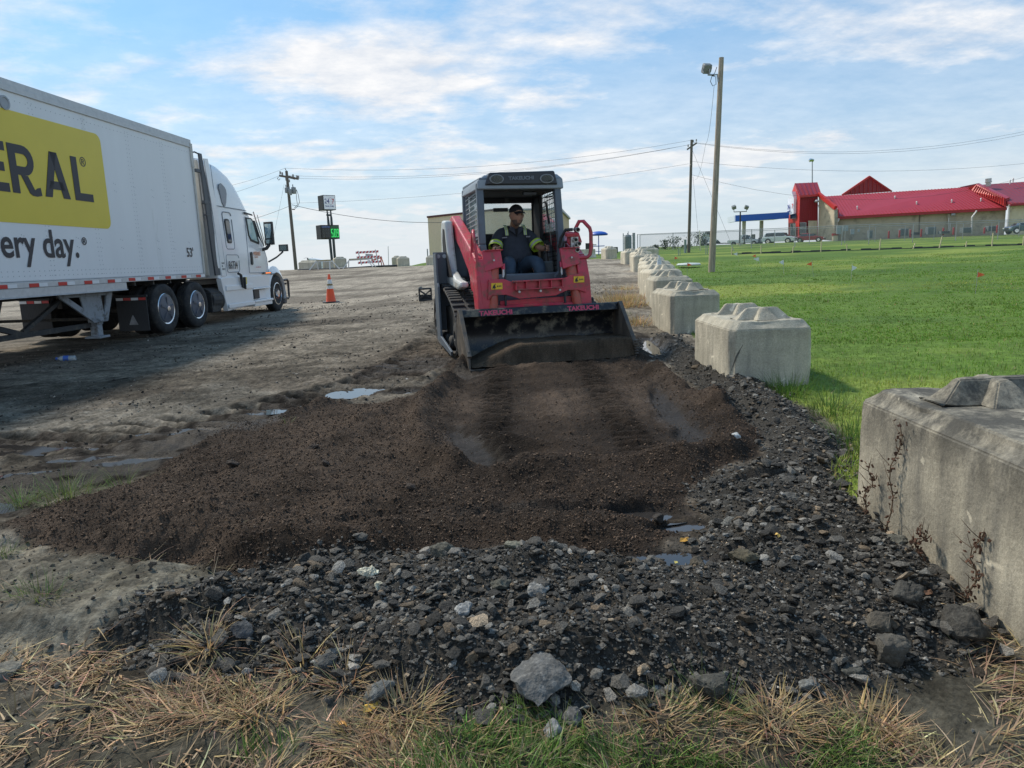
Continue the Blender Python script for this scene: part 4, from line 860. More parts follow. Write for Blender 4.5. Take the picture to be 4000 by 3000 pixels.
def rrect(x0, x1, z0, z1, r, sh=0., n=4):
    o = []
    for (cx_, cz_, a0) in ((x1-r, z1-r, 0), (x0+r, z1-r, 90), (x0+r, z0+r, 180), (x1-r, z0+r, 270)):
        for k in range(n+1): a = R(a0+k*90/n); zz = cz_+r*math.sin(a); o.append((cx_+r*math.cos(a)-sh*(zz-z0), zz))
    return o
# seams
def seam(path, name='panel_seam', r=.007, y=.047):
    q = MB(O); q.tube([(a, y, b) for a, b in path], r, 4); return q.build(name, mat('seam_shadow', (.24, .26, .29), rough=.8, var=0), tk)
seam([(.86, 2.985), (1.5, 2.98), (2.3, 2.972), (2.78, 2.97)], y=.052)
seam([(.98, 3.9), (1.02, 3.3), (1.07, 2.9), (1.20, 1.6), (1.22, 1.34)], y=.048)
seam([(2.66, 2.82), (2.62, 2.2), (2.60, 1.38), (3.9, 1.36)], y=.048, name='door_seam')
seam([(3.9, 1.36), (3.86, 1.75), (3.72, 1.98)], y=.052, name='door_seam')
seam([p for p in rrect(1.30, 2.02, 1.42, 1.84, .08)]+[(2.02, 1.7)], y=.047, name='locker_seam')
seam([p for p in rrect(1.38, 1.86, 1.98, 2.86, .08, .06)]+[(1.83, 2.7)], y=.050, name='window_recess', r=.010)
sw = plate(rrect(1.46, 1.72, 2.12, 2.70, .07, .10), 'sleeper_window', M_blk, .034, .05, .004); plate(rrect(1.49, 1.69, 2.16, 2.66, .05, .10), 'pane', M_glass, .030, .0335, parent=sw)
fw = plate([(1.30, 3.42), (1.34, 3.50), (1.45, 3.53), (1.62, 3.46), (1.69, 3.40), (1.70, 3.30), (1.62, 3.08), (1.56, 3.00), (1.48, 2.99), (1.40, 3.08)], 'fairing_window', mat('grey_tint', (.16, .19, .23), rough=.15, var=0), .048, .066)
dwf = plate([(2.70, 2.80), (3.02, 2.80), (3.20, 2.70), (3.42, 2.18), (3.40, 2.12), (2.86, 2.20), (2.75, 2.34)], 'door_window', M_blk, .042, .062)
plate([(2.74, 2.76), (2.98, 2.765), (3.08, 2.68), (3.30, 2.19), (2.90, 2.25), (2.80, 2.36)], 'pane', mat('pale_glass', (.42, .56, .54), rough=.06, var=.05, spec=.8), .036, .0415, parent=dwf)
plate([(2.60, 2.93), (3.08, 2.90), (3.12, 2.86), (2.64, 2.885)], 'drip_rail', M_blk, .03, .05)
m = MB(O); m.loft([[(3.42, .12, 2.76), (3.42, 2.46, 2.76), (4.02, 2.4, 2.03), (4.02, .18, 2.03)], [(3.46, .12, 2.74), (3.46, 2.46, 2.74), (4.08, 2.4, 2.0), (4.08, .18, 2.0)]]); m.build('windshield', M_glass, tk)
m = MB(O); m.tube([(3.20, .045, 2.98), (3.32, .04, 2.75), (3.55, .03, 2.35), (3.68, .03, 2.08)], .018, 6); m.tube([(3.34, .0, 2.9), (3.62, -.02, 2.2), (3.70, -.02, 2.08)], .012, 6); m.build('grab_rail', M_alu, tk)
plate(rrect(2.74, 2.86, 1.58, 1.92, .055), 'door_handle', M_blk, .022, .05, .01)
# mirrors
m = MB(O); m.tube([(3.62, .08, 1.98), (3.66, -.05, 2.02), (3.70, -.12, 2.12)], .05, 8); m.obox((3.70, -.14, 2.42), .10, .25, .62, (0, 0, R(-10))); mr = m.build('mirror', M_blk, tk, bevel=.04, seg=3, smooth=40)
m = MB(O); m.obox((3.647, -.14, 2.48), .006, .19, .38, (0, 0, R(-10))); m.obox((3.647, -.14, 2.20), .006, .18, .10, (0, 0, R(-10))); m.build('mirror_glass', mat('mirror_glass', (.40, .50, .50), rough=.05, metal=.9, var=0), mr)
m = MB(O); m.tube([(4.45, .24, 1.66), (4.75, .12, 1.78), (5.0, .0, 1.94)], .028, 8); m.obox((5.02, -.02, 2.05), .10, .26, .20, (0, 0, R(-8))); mr = m.build('hood_mirror', M_blk, tk, bevel=.04, seg=3)
m = MB(O); m.obox((4.968, -.03, 2.05), .006, .2, .14, (0, 0, R(-8))); m.build('mirror_glass', MATS['mirror_glass'], mr)
# skirts
m = MB(O)
m.prism([(.92, 1.30), (2.58, 1.30), (2.58, .56), (1.02, .50), (.80, 1.28)], 'y', .0, .12); m.box(1.0, 2.56, -.03, .0, .98, 1.10); m.box(1.0, 2.56, -.05, -.03, .56, .66)
m.build('side_skirt', M_white, tk, bevel=.025)
m = MB(O); m.prism([(2.60, 1.30), (3.92, 1.30), (3.80, .98), (3.74, .98), (2.60, .98)], 'y', .03, .14); m.box(2.60, 3.78, -.02, .12, .94, .98); m.prism([(2.60, .92), (3.74, .92), (3.80, .66), (2.60, .66)], 'y', .09, .2); m.box(2.60, 3.84, -.05, .3, .60, .66); m.box(2.60, 3.80, -.02, .3, .50, .60); m.build('step', M_white, tk, bevel=.015)
m = MB(O); m.obox((2.93, .07, .82), .36, .06, .26); m.build('step_well', M_blk, tk, bevel=.02)
m = MB(O); m.tube([(1.72, -.03, 1.38), (1.82, -.05, 1.34), (1.86, -.05, 1.05), (2.0, -.05, 1.0), (2.04, -.04, 1.28)], .035, 6); m.build('air_scoop', M_blk, tk)
plate([(2.10, 1.28), (2.20, 1.28), (2.18, 1.10), (2.13, 1.10)], 'warning_label', M_yel, -.033, -.0305)
m = MB(O); m.box(3.45, 3.98, .0, .05, 1.335, 1.375); m.box(3.98, 4.25, .01, .05, 1.31, 1.33); mk = m.build('marker_strip', M_blk, tk)
m = MB(O)
for k in range(4): m.box(3.56+k*.09, 3.62+k*.09, -.006, -.0005, 1.345, 1.365)
m.build('marker_light', mat('amber_lamp', (.9, .25, .06), rough=.3, emit=((1, .25, .05), 1.5)), mk)
m = MB(O)
for x in (-3.2, ): pass
for y in (.85, 1.7): m.box(-2.5, 4.6, y-.05, y+.05, .85, 1.1)
m.box(.1, 1.0, .25, .9, .55, 1.05); m.cyl((.4, .3, .8), (1.0, .3, .8), .28, n=20); m.box(-2.0, -.2, .9, 1.7, 1.02, 1.2); m.cyl((-1.9, .3, .77), (-1.9, 2.3, .77), .09, n=12); m.cyl((-.62, .3, .77), (-.62, 2.3, .77), .09, n=12); m.cyl((4.4, .3, .77), (4.4, 2.3, .77), .07, n=12); m.box(.35, .8, .06, 2.5, .52, .98)
m.build('chassis', M_chas, tk, bevel=.01)
text('TriPac', .10, mat('label_white', (.7, .7, .7), var=0), tk, frame((.40, .055, .80-ZG), (1, 0, 0), (0, 0, 1)), ext=.001)
def sidek(x, z, y=.036): return frame((x, y, z-ZG), (1, 0, 0), (0, 0, 1))
text('86734', .27, M_navy, tk, sidek(1.37, 1.50, .030), ext=.001, bold=.002, sx=.76)
text('VALUE CO', .085, mat('decal_orange', (.75, .28, .12), var=0), tk, sidek(2.95, 1.95, .034), ext=.001, bold=.003, name='door_decal') if False else None
m_or = mat('decal_orange', (.72, .32, .18), var=.2); m_pk = mat('decal_pale_red', (.65, .22, .22), var=0)
text('WERNER', .14, m_or, tk, sidek(2.93, 1.83, .032), ext=.001, bold=.004, sx=.85)
text('ENTERPRISES', .05, m_or, tk, sidek(2.98, 1.77, .032), ext=.001, sx=.85)
text('wernerjobs.com', .05, m_pk, tk, sidek(3.02, 1.51, .032), ext=.001)
for k, s_ in enumerate(('US DOT', 'MC', 'GVW LB')): text(s_, .06, M_navy, tk, sidek(1.0, 1.62-k*.07, .033), ext=.001, sx=.7)
rear_wheel('wheel', -1.80, -.0+.10, .755-ZG, tk); rear_wheel('wheel', -.50, .10, .755-ZG, tk)
rear_wheel('wheel', -1.80, 2.45, .755-ZG, tk, 1); rear_wheel('wheel', -.50, 2.45, .755-ZG, tk, 1)
rear_wheel('wheel', 4.42, .17, .755-ZG, tk, -1, cover=False, dual=False); rear_wheel('wheel', 4.42, 2.4, .755-ZG, tk, 1, cover=False, dual=False)
def mudflap(y0, y1, x, logo, tape=True):
    q = MB(O); q.box(x-.01, x+.01, y0, y1, .38, 1.03); q.box(x-.02, x+.02, y0-.02, y1+.02, 1.03, 1.07); mf = q.build('mudflap', mat('mudflap_rubber', (.035, .036, .038), rough=.7, var=.3, scale=14, stretch=(1, 8, .5)), tk)
    for k in range(4):
        q = MB(O); w_ = (y1-y0)/4; q.box(x-.022, x-.0205, y0+k*w_, y0+(k+1)*w_-.01, .97, 1.02); q.build('reflective_strip', M_red if k % 2 == 0 else M_wht, mf)
    if logo:
        q = MB(O); yc = (y0+y1)/2; q.prism([(yc-.09, .50), (yc+.09, .50), (yc+.01, .68), (yc-.01, .68)], 'x', x-.0125, x-.011); q.build('flap_mark', mat('flap_grey', (.30, .30, .30), var=.3), mf)
mudflap(.02, .62, -2.42, True); mudflap(1.95, 2.55, -2.42, False)
# ================================================================ compact track loader
LRZ = R(14); LP = Vector((.53, 8.42, .25))
M_lred = mat('loader_red', (.54, .038, .068), rough=.40, var=.16, scale=5, coat=.15, dirt=((.20, .11, .08), .46, 8))
M_cyl = mat('cylinder_red', (.48, .085, .055), rough=.45, var=.1, dirt=((.25, .16, .12), .35, 12))
M_cab = mat('cab_grey', (.105, .13, .16), rough=.45, var=.12, scale=5, dirt=((.14, .14, .14), .22, 6))
M_capg = mat('roof_cap_grey', (.26, .30, .34), rough=.45, var=.08)
M_lw = mat('loader_white', (.60, .62, .60), rough=.4, var=.06, dirt=((.30, .27, .22), .35, 5))
M_bk = mat('bucket_black', (.010, .011, .014), rough=.30, var=.25, scale=5, dirt=((.20, .175, .13), .38, 6))
M_bkw = mat('bucket_worn_steel', (.085, .075, .065), rough=.55, metal=.3, var=.4, scale=7, dirt=((.15, .12, .09), .6, 6))
M_trk = mat('track_rubber', (.032, .033, .036), rough=.75, var=.2, dirt=((.10, .082, .06), .45, 8))
M_int = mat('cab_interior', (.018, .019, .022), rough=.75, var=.2)
M_steel = mat('bare_steel', (.45, .45, .46), rough=.35, metal=.8, var=.15, dirt=((.15, .13, .11), .3, 12))
ld = empty('track_loader', LP, LRZ, 'red and grey compact track loader facing the camera with its bucket down on the soil', 'track loader')
# bucket: open to the front (-y)
bk = empty('bucket', (0, 0, 0)); bk.parent = ld
prof = [(0.0, .0), (.48, .01), (.62, .06), (.70, .18), (.72, .33), (.68, .50), (.60, .63)]
m = MB(); th = .022
inner = prof; outer = [(0, -.02), (.49, -.012), (.635, .045), (.722, .172), (.743, .333), (.70, .51), (.62, .64)]
W2 = 1.03
m.prism(inner+outer[::-1], 'x', -W2, W2); m.build('shell', M_bk, bk, smooth=50)
m = MB(); m.prism([(.60, .632), (.62, .645), (.55, .655), (.53, .645), (.50, .565), (.515, .56)], 'x', -W2, W2); m.build('top_bar', M_bk, bk, bevel=.004)
cheek = [(-.0, -.01), (.02, .20), (.49, .66), (.62, .65), (.70, .51), (.743, .333), (.722, .172), (.635, .045), (.49, -.01)]
for s in (-1, 1):
    m = MB(); x0 = W2 if s > 0 else -W2-.025; m.prism(cheek, 'x', x0, x0+.025); m.bar((x0+.012, -.005, .14), (x0+.012, .49, .66), .05, .03)
    if s > 0:
        for k in range(7): t = k/6; m.obox((x0+.012, -.02+.02*t*7*.1, .02+t*.19), .05, .05, .016)
    m.build('cheek_plate', M_bkw, bk, bevel=.004)
m = MB(); m.prism([(-.035, -.018), (-.03, -.004), (.16, .014), (.16, -.018)], 'x', -W2-.02, W2+.02); m.build('cutting_edge', M_bkw, bk, bevel=.002)
m_pink = mat('decal_pink', (.62, .06, .13), rough=.45, var=.1)
tilt = Vector((0, .03, .085)).normalized()
text('TAKEUCHI', .078, m_pink, bk, frame((-.80, .505, .578), (1, 0, 0), (0, .22, .97)), ext=.001, bold=.003, sx=1.12)
text('TAKEUCHI', .078, m_pink, bk, frame((.34, .505, .578), (1, 0, 0), (0, .22, .97)), ext=.001, bold=.003, sx=1.12)
# soil lying in the bucket: thing of its own
xs2 = np.linspace(-1.02, 1.02, 110); ys2 = np.linspace(-.03, .66, 34); XX, YY = np.meshgrid(xs2, ys2)
topz = .215*ss((XX+1.08)/.75)+.015
hz = np.clip(topz*ss((YY+.035)/.12), 0.004, None)*(1+.10*fbm(XX*1.0+3, YY, 5, 4))+fbm(XX, YY, 22, 3)*.010+.016
bv = np.stack([XX, YY, hz], -1).reshape(-1, 3); n_ = len(xs2); i_ = (np.arange(len(ys2)-1)[:, None]*n_+np.arange(n_-1)[None]).ravel(); bf = np.stack([i_, i_+1, i_+n_+1, i_+n_], -1)
bc = np.array([.085, .062, .042])*(1+.6*fbm(XX, YY, 9, 3)+.3*(rng.random(XX.shape)-.5))[..., None]
so = np_mesh('soil_heap', bv, bf, g_soil, bc.reshape(-1, 3), {'wet': np.zeros(len(bv))}, smooth=True); so.location = LP; so.rotation_euler = (0, 0, LRZ); tag(so, 'low heap of brown soil carried inside the loader bucket', 'soil heap')
# tracks
TP = [(1.02, .20), (1.16, .03), (1.5, .0), (2.6, .0), (2.95, .06), (3.12, .30), (3.02, .62), (2.7, .86), (2.35, .92), (1.85, .86), (1.22, .62), (1.04, .42)]
def dens(P, st):
    o = []; 
    for a, b in zip(P, P[1:]+P[:1]):
        a = Vector(a); b = Vector(b); k = max(1, round((b-a).length/st))
        for i in range(k): o.append(a.lerp(b, i/k))
    return o
def smooth_loop(P, it=2):
    for _ in range(it): P = [q for a, b in zip(P, P[1:]+P[:1]) for q in (Vector(a)*.75+Vector(b)*.25, Vector(a)*.25+Vector(b)*.75)]
    return P
TPs = smooth_loop([Vector(p) for p in TP])
for s in (-1, 1):
    x0, x1 = (-1.0, -.60) if s < 0 else (.60, 1.0)
    tk_ = MB(); lp = dens(TPs, .05); c0 = Vector((2.0, .42)); inn = [p+(c0-p).normalized()*.035 for p in lp]
    n = len(lp); vs = [(x, p.x, p.y) for x in (x0, x1) for p in lp]+[(x, p.x, p.y) for x in (x0, x1) for p in inn]; fs = []
    for i in range(n):
        j = (i+1) % n; fs += [(i, j, n+j, n+i), (2*n+i, 3*n+i, 3*n+j, 2*n+j), (i, 2*n+i, 2*n+j, j), (n+i, n+j, 3*n+j, 3*n+i)]
    tk_.add(vs, fs)
    L_ = dens(TPs, .10)
    for i, p in enumerate(L_):
        q = L_[(i+1) % len(L_)]; d = (q-p).normalized(); ang = math.atan2(d.y, d.x); nrm = Vector((d.y, -d.x))
        if i % 2 == 0 or True:
            c_ = p+nrm*.012
            for (a, b) in ((x0+.005, x0+.17), (x0+.21, x1-.005)): tk_.obox(((a+b)/2, c_.x, c_.y), b-a, .045, .03, (ang, 0, 0))
    tr_ = tk_.build('track', M_trk, ld, fixn=True, bevel=.004, seg=1)
    fr_ = MB(); fr_.prism([(1.25, .10), (2.9, .10), (2.95, .35), (2.6, .6), (1.9, .62), (1.35, .45)], 'x', x0+.08, x1-.08); fr_.build('track_frame', M_chas, tr_, bevel=.01)
    for k, (wy, wz, wr) in enumerate(((1.24, .27, .19), (2.88, .30, .24), (1.7, .13, .10), (2.0, .13, .10), (2.3, .13, .10), (2.6, .13, .10))):
        q = MB(); q.lathe([(wr*.3, -.17), (wr*.35, -.2), (wr*.8, -.19), (wr, -.17), (wr, .17), (wr*.8, .19), (wr*.35, .2)], ((x0+x1)/2, wy, wz), 'x', 20); q.build('roller', M_chas, tr_, smooth=40)
# side guard plate outboard of the image-left track
m = MB(); m.prism([(2.10, .12), (2.32, .12), (2.32, 1.36), (2.10, 1.36)], 'x', -1.07, -1.04); m.prism([(2.05, .95), (2.12, .10), (1.15, .02), (1.12, .08), (1.98, .20), (2.0, .9)], 'x', -1.075, -1.045); m.box(-1.07, -.80, 2.32, 2.36, .25, 1.38); m.build('side_guard', M_cab, ld, bevel=.006)
m = MB()
for z in (1.32, ):
    for x in (-1.0, -.91): m.cyl((x, 2.30, z), (x, 2.325, z), .028, n=14)
m.build('lifting_eye', mat('hole_light', (.5, .53, .55), var=0), ld)
# body
m = MB(); m.prism([(2.40, 1.70), (2.58, 1.74), (2.72, 1.0), (2.3, 1.0)], 'x', -.76, -.56); m.prism([(2.40, 1.70), (2.58, 1.74), (2.72, 1.0), (2.3, 1.0)], 'x', .56, .76); m.box(-.60, .60, 1.25, 3.0, .30, .95); m.box(-.58, .58, 2.35, 3.05, .9, 1.55); m.build('chassis_body', M_cab, ld, bevel=.03)
for s in (-1, 1):
    q = MB(); x0 = -.88 if s < 0 else .62
    q.prism([(2.34, 1.82), (2.62, 1.84), (2.72, 1.7), (2.80, .95), (1.55, .86), (1.30, .90), (1.32, .97), (1.72, 1.0), (2.1, 1.12), (2.22, 1.4)], 'x', x0 if s < 0 else x0+.14, x0+.12 if s < 0 else x0+.26); q.build('rear_fender', M_lw, ld, bevel=.03)
    q = MB(); q.prism([(1.85, 1.03), (2.2, 1.02), (2.55, 1.08), (2.58, 1.55), (2.50, 1.72), (2.38, 1.70), (2.28, 1.40), (2.05, 1.2)], 'x', x0-.006 if s < 0 else x0+.262, x0-.001 if s < 0 else x0+.268); q.build('fender_recess', M_int, ld)
    if s < 0:
        text('TL12', .11, mat('decal_grey_red', (.55, .10, .12), var=0), ld, frame((-.8825, 2.86, 1.28), (0, -1, 0), (0, 0, 1)), ext=.001)
# lift arms
for s in (-1, 1):
    xo = .755 if s > 0 else -.74; xi = .62 if s > 0 else -.60; x0, x1 = min(xo, xi), max(xo, xi)
    q = MB(); q.prism([(2.78, 1.66), (2.74, 1.86), (2.55, 1.90), (1.15, 1.36), (.93, 1.24), (.86, 1.05), (.80, .30), (.84, .20), (.98, .24), (1.18, .90), (1.42, 1.10), (2.0, 1.42), (2.6, 1.66)], 'x', x0, x1); q.build('lift_arm', M_lred, ld, bevel=.02)
    q = MB(); q.prism([(1.32, .86), (1.36, 1.30), (1.25, 1.36), (.98, 1.28), (.90, .95), (1.0, .80)], 'x', x0+.004, x1-.004); q.build('arm_gusset', M_lred, ld, bevel=.012)
    # front face plate of the arm with flange
    q = MB(); a, b, c2, d2 = (-.735, -.56, -.665, -.50) if s < 0 else (.60, .745, .645, .80)
    q.loft([[(a, .90, 1.26), (b, .90, 1.26), (b, .97, 1.26), (a, .97, 1.26)], [((a+c2)/2, .84, .95), ((b+d2)/2, .84, .95), ((b+d2)/2, .92, .95), ((a+c2)/2, .92, .95)], [(c2, .81, .34), (d2, .81, .34), (d2, .88, .34), (c2, .88, .34)]]); q.build('arm_front_plate', M_lred, ld, bevel=.01)
    # tilt cylinder, guard
    xc = -.50 if s < 0 else .54
    q = MB(); q.cyl((xc, .98, 1.20), (xc+.03*s, .88, .84), .075, n=20, m=0); q.cyl((xc+.03*s, .88, .84), (xc+.05*s, .83, .56), .062, n=20, m=0); q.cyl((xc+.05*s, .83, .56), (xc+.06*s, .82, .36), .03, n=12, m=1); q.build('tilt_cylinder', [M_cyl, M_steel], ld, smooth=40)
    q = MB(); g0, g1 = (xc-.13, xc+.11); q.loft([[(g0, .86, 1.10), (g1, .86, 1.16), (g1, .90, 1.15), (g0, .90, 1.09)], [(g0-.02, .92, 1.36), (g1-.02, .90, 1.37), (g1-.02, .94, 1.37), (g0-.02, .96, 1.36)]]); q.obox((xc, .94, 1.365), .24, .12, .012)
    gd = q.build('cylinder_guard', M_lred, ld, bevel=.008); q = MB(); q.cyl((xc-.01, .866, 1.24), (xc-.01, .85, 1.24), .013, n=6); q.build('bolt', M_steel, gd)
    q = MB(); q.tube([(xc+.14*-s, .95, 1.20), (xc+.15*-s, .94, 1.05), (xc+.12*-s, .86, .86), (xc+.12*-s, .84, .66)], .016, 6, 0); q.cyl((xc-.13*s, .945, 1.19), (xc-.13*s, .945, 1.12), .024, n=8, m=1); q.cyl((xc-.13*s, .945, 1.12), (xc-.13*s, .945, 1.02), .018, n=8, m=2); q.build('hydraulic_hose', [M_blk, m_pink, M_wht], ld, smooth=50)
# cross plate between the arms
pt = [(-.60, 1.00), (-.40, 1.00), (-.28, .95), (.36, .96), (.48, 1.01), (.66, 1.04), (.70, .78), (.58, .82), (.44, .82), (.28, .76), (-.20, .74), (-.38, .80), (-.56, .80), (-.62, .74)]
m = MB(); m.prism(pt, 'y', .80, .835); m.prism([(-.44, .72), (.56, .74), (.56, .46), (-.44, .46)], 'y', .905, .93); m.cyl((-.62, .88, .60), (.66, .88, .60), .07, n=18); m.box(-.60, .64, .84, .90, .44, .66); cp = m.build('cross_plate', M_lred, ld, bevel=.006)
m = MB(); m.prism([(-.27, .955), (.36, .965), (.36, .875), (.33, .855), (-.25, .845), (-.27, .88)], 'y', .775, .79); m.bar((-.30, .75, .965), (.38, .75, .975), .10, .016)
for x in (-.265, -.13, .04, .20, .35): m.box(x-.006, x+.006, .71, .776, .86, .965)
m.bar((-.27, .74, .862), (.36, .74, .87), .07, .014); m.build('step', M_lred, cp, bevel=.003)
m = MB()
for x in (-.23, .05, .31): m.cyl((x, .73, .835), (x, .70, .835), .016, n=6)
m.build('bolt', M_steel, cp)
for x, z in ((-.50, .915), (.60, .955)):
    m = MB(); m.box(x-.072, x+.072, .790, .7985, z-.04, z+.04); lb = m.build('warning_label', mat('label_yellow', (.85, .52, .03), rough=.4, var=.05), cp)
    m = MB(); m.prism([(x-.062, z-.027), (x-.012, z-.027), (x-.037, z+.025)], 'y', .7875, .789); m.bar((x-.037, .7875, z-.036), (x-.02, .7875, z+.034), .001, .008); m.bar((x-.055, .7875, z+.004), (x-.01, .7875, z-.01), .001, .006)
    for k in range(3): m.box(x+.004+k*.02, x+.016+k*.02, .7875, .789, z-.012+k*.002, z+.008)
    m.build('pictogram', M_blk, lb)
# grab handles
m = MB(); m.tube([(-.70, .93, .98), (-.70, .90, 1.08), (-.735, .92, 1.45), (-.74, .96, 1.58), (-.72, 1.06, 1.62), (-.72, 1.16, 1.52), (-.73, 1.16, 1.30)], .021, 10); m.obox((-.70, .92, 1.0), .07, .05, .05); m.build('grab_handle', M_lred, ld, smooth=60)
m = MB(); m.tube([(.64, .98, 1.48), (.63, .96, 1.62), (.67, .94, 1.70), (.72, .92, 1.70), (.80, .90, 1.61), (.815, .90, 1.55), (.815, .90, 1.36), (.80, .90, 1.27), (.76, .90, 1.235), (.62, .90, 1.23)], .025, 10); m.build('hose_guard_hoop', M_lred, ld, smooth=60)
m = MB(); m.prism([(.52, 1.58), (.68, 1.56), (.70, 1.50), (.72, 1.44), (.69, 1.38), (.60, 1.34), (.52, 1.44)], 'y', .98, 1.02); m.obox((.56, .93, 1.535), .16, .10, .05, (.2, 0, -.1)); cb = m.build('coupler_bracket', M_lred, ld, bevel=.006)
m = MB()
for x, z, r in ((.60, 1.47, .03), (.645, 1.42, .028), (.60, 1.40, .022), (.62, 1.34, .03), (.63, 1.60, .032)): m.cyl((x, .98, z), (x, .88, z-.01), r, n=14); m.cyl((x, .885, z), (x, .87, z-.01), r*.7, n=10, m=1)
m.obox((.60, .96, 1.43), .10, .06, .16, m=0); m.build('hydraulic_coupler', [M_steel, M_blk], cb, smooth=40)
m = MB(); m.tube([(.60, 1.0, 1.60), (.52, 1.05, 1.60), (.47, 1.1, 1.50), (.45, 1.12, 1.38), (.50, 1.1, 1.30)], .022, 8); m.tube([(.56, 1.02, 1.45), (.49, 1.06, 1.44), (.47, 1.08, 1.35)], .018, 8); m.build('hydraulic_hose', M_blk, ld, smooth=60)
# cab
cbp = MB()
def post(a, b, w, d): cbp.bar(a, b, w, d, up=(0, 1, 0))
cy = 1.30
post((-.53, cy, 1.00), (-.56, cy, 1.45), .10, .10); post((-.56, cy, 1.44), (-.555, cy+.05, 2.24), .095, .10)
post((.53, cy, 1.00), (.53, cy, 1.45), .10, .10); post((.53, cy, 1.44), (.50, cy+.05, 2.26), .095, .10)
cbp.box(-.58, .56, cy-.03, 2.42, 2.20, 2.30)
cbp.prism([(-.50, 1.05), (.50, 1.05), (.50, .90), (-.50, .90)], 'y', cy-.03, cy+.06); cbp.prism([(-.58, 1.04), (-.38, .98), (-.50, .88), (-.58, .88)], 'y', cy-.04, cy+.04); cbp.prism([(.58, 1.14), (.40, 1.0), (.46, .88), (.58, .88)], 'y', cy-.04, cy+.04)
post((-.56, 2.38, .95), (-.55, 2.38, 2.25), .09, .08); post((.54, 2.38, .95), (.52, 2.38, 2.25), .09, .08)
cbf = cbp.build('cab_frame', M_cab, ld, bevel=.022, seg=3)
m = MB()
m.loft([[(-.50, cy-.06, 2.20), (.49, cy-.06, 2.20), (.49, cy+.1, 2.20), (-.50, cy+.1, 2.20)], [(-.44, cy-.05, 2.36), (.45, cy-.05, 2.38), (.45, cy+.2, 2.38), (-.44, cy+.2, 2.36)]]); vis = m.build('roof_visor', mat('visor_black', (.02, .021, .025), rough=.3, var=.1), ld, bevel=.02, seg=3)
m = MB(); m.loft([[(-.60, cy-.035, 2.15), (.58, cy-.035, 2.15), (.57, 2.44, 2.15), (-.60, 2.44, 2.15)], [(-.59, cy-.03, 2.27), (.57, cy-.03, 2.28), (.56, 2.44, 2.26), (-.58, 2.44, 2.26)], [(-.50, cy, 2.335), (.50, cy, 2.345), (.48, 2.36, 2.33), (-.50, 2.36, 2.33)]]); m.build('roof_cap', M_capg, ld, bevel=.02, seg=3)
text('TAKEUCHI', .062, mat('visor_lettering', (.16, .17, .19), var=0), vis, frame((-.185, cy-.066, 2.262), (1, 0, .02), (0, .05, 1)), ext=.001, bold=.003, sx=1.15)
for x in (-.345, .335):
    m = MB(); rings = []
    for r_, d_ in ((.095, 0.0), (.095, -.02), (.08, -.022), (.078, -.012), (.03, -.008)): rings.append([(x+r_*1.0*math.cos(2*math.pi*k/24), cy-.052+d_, 2.275+r_*.62*math.sin(2*math.pi*k/24)) for k in range(24)])
    m.loft(rings[:3], 0); m.loft(rings[2:], 1); m.build('work_light', [mat('lamp_bezel', (.22, .23, .24), rough=.4, var=0), mat('lamp_lens', (.07, .075, .06), rough=.1, var=.3, scale=30)], vis, smooth=50)
# headliner, rear window surround, side screens
m = MB(); m.box(-.50, .48, cy+.04, 2.36, 2.13, 2.16); m.box(-.48, .46, 2.33, 2.36, 1.0, 1.62); m.box(-.50, .50, cy+.1, 2.3, .93, .97)
for a, b in ((-.50, -.43), (.43, .50)): m.box(a, b, 2.33, 2.36, 1.6, 2.14)
m.box(-.43, .43, 2.33, 2.36, 2.05, 2.14); m.box(.45, .50, 2.0, 2.34, 1.0, 2.13); m.build('cab_lining', M_int, ld, bevel=.01)
m = MB(); m.box(-.43, .43, 2.34, 2.346, 1.6, 2.05); m.build('rear_window', mat('tinted_glass', (.62, .85, .80), rough=.02, var=0, alpha=.22), ld)
m = MB(); m.box(-.16, .06, 2.29, 2.31, 1.93, 1.985); m.box(-.42, -.33, 2.2, 2.22, 1.86, 1.98); m.obox((.14, 1.42, 2.10), .18, .08, .04); m.box(.0, .05, 2.2, 2.22, 2.05, 2.12); m.build('interior_mirror', M_blk, ld, bevel=.005)
for s in (-1, 1):
    x = -.555 if s < 0 else .53; q = MB()
    q.bar((x, cy+.08, 2.20), (x, 2.34, 2.14), .02, .03); q.bar((x, 2.34, 2.14), (x, 2.36, 1.0), .02, .03); q.bar((x, cy+.08, 1.05), (x, 2.34, 1.0), .02, .03); q.bar((x, cy+.1, 1.58), (x, 2.34, 1.58), .02, .04)
    for k in range(17): z = 1.06+k*.066; q.bar((x+.006*s, cy+.08, z+.02), (x+.006*s, 2.34, z-.03), .006, .012)
    for k in range(13): y = cy+.14+k*.078; q.bar((x-.004*s, y, 1.02), (x-.004*s, y, 2.17), .006, .008, up=(0, 1, 0))
    q.build('side_screen', M_capg if s < 0 else M_blk, ld)
    q = MB(); q.box(x-.03*s, x-.034*s, cy+.12, 2.3, 1.60, 2.12); q.build('side_window', MATS['tinted_glass'], ld)
m = MB(); m.tube([(.35, cy+.05, 1.98), (.41, cy+.12, 1.70)], .016, 8, 0); m.tube([(.41, cy+.12, 1.70), (.46, cy+.2, 1.42)], .007, 8, 1); m.tube([(.34, cy+.04, 2.04), (.45, cy+.06, 2.06)], .01, 6, 0); m.build('gas_strut', [M_blk, M_steel], ld, smooth=50)
m = MB(); m.box(-.26, .30, 1.85, 2.25, .98, 1.16); m.loft([[(-.24, 2.10, 1.14), (.30, 2.10, 1.14), (.30, 2.26, 1.14), (-.24, 2.26, 1.14)], [(-.20, 2.18, 1.62), (.26, 2.18, 1.62), (.26, 2.30, 1.62), (-.20, 2.30, 1.62)]]); m.build('seat', M_int, ld, bevel=.04, seg=3)
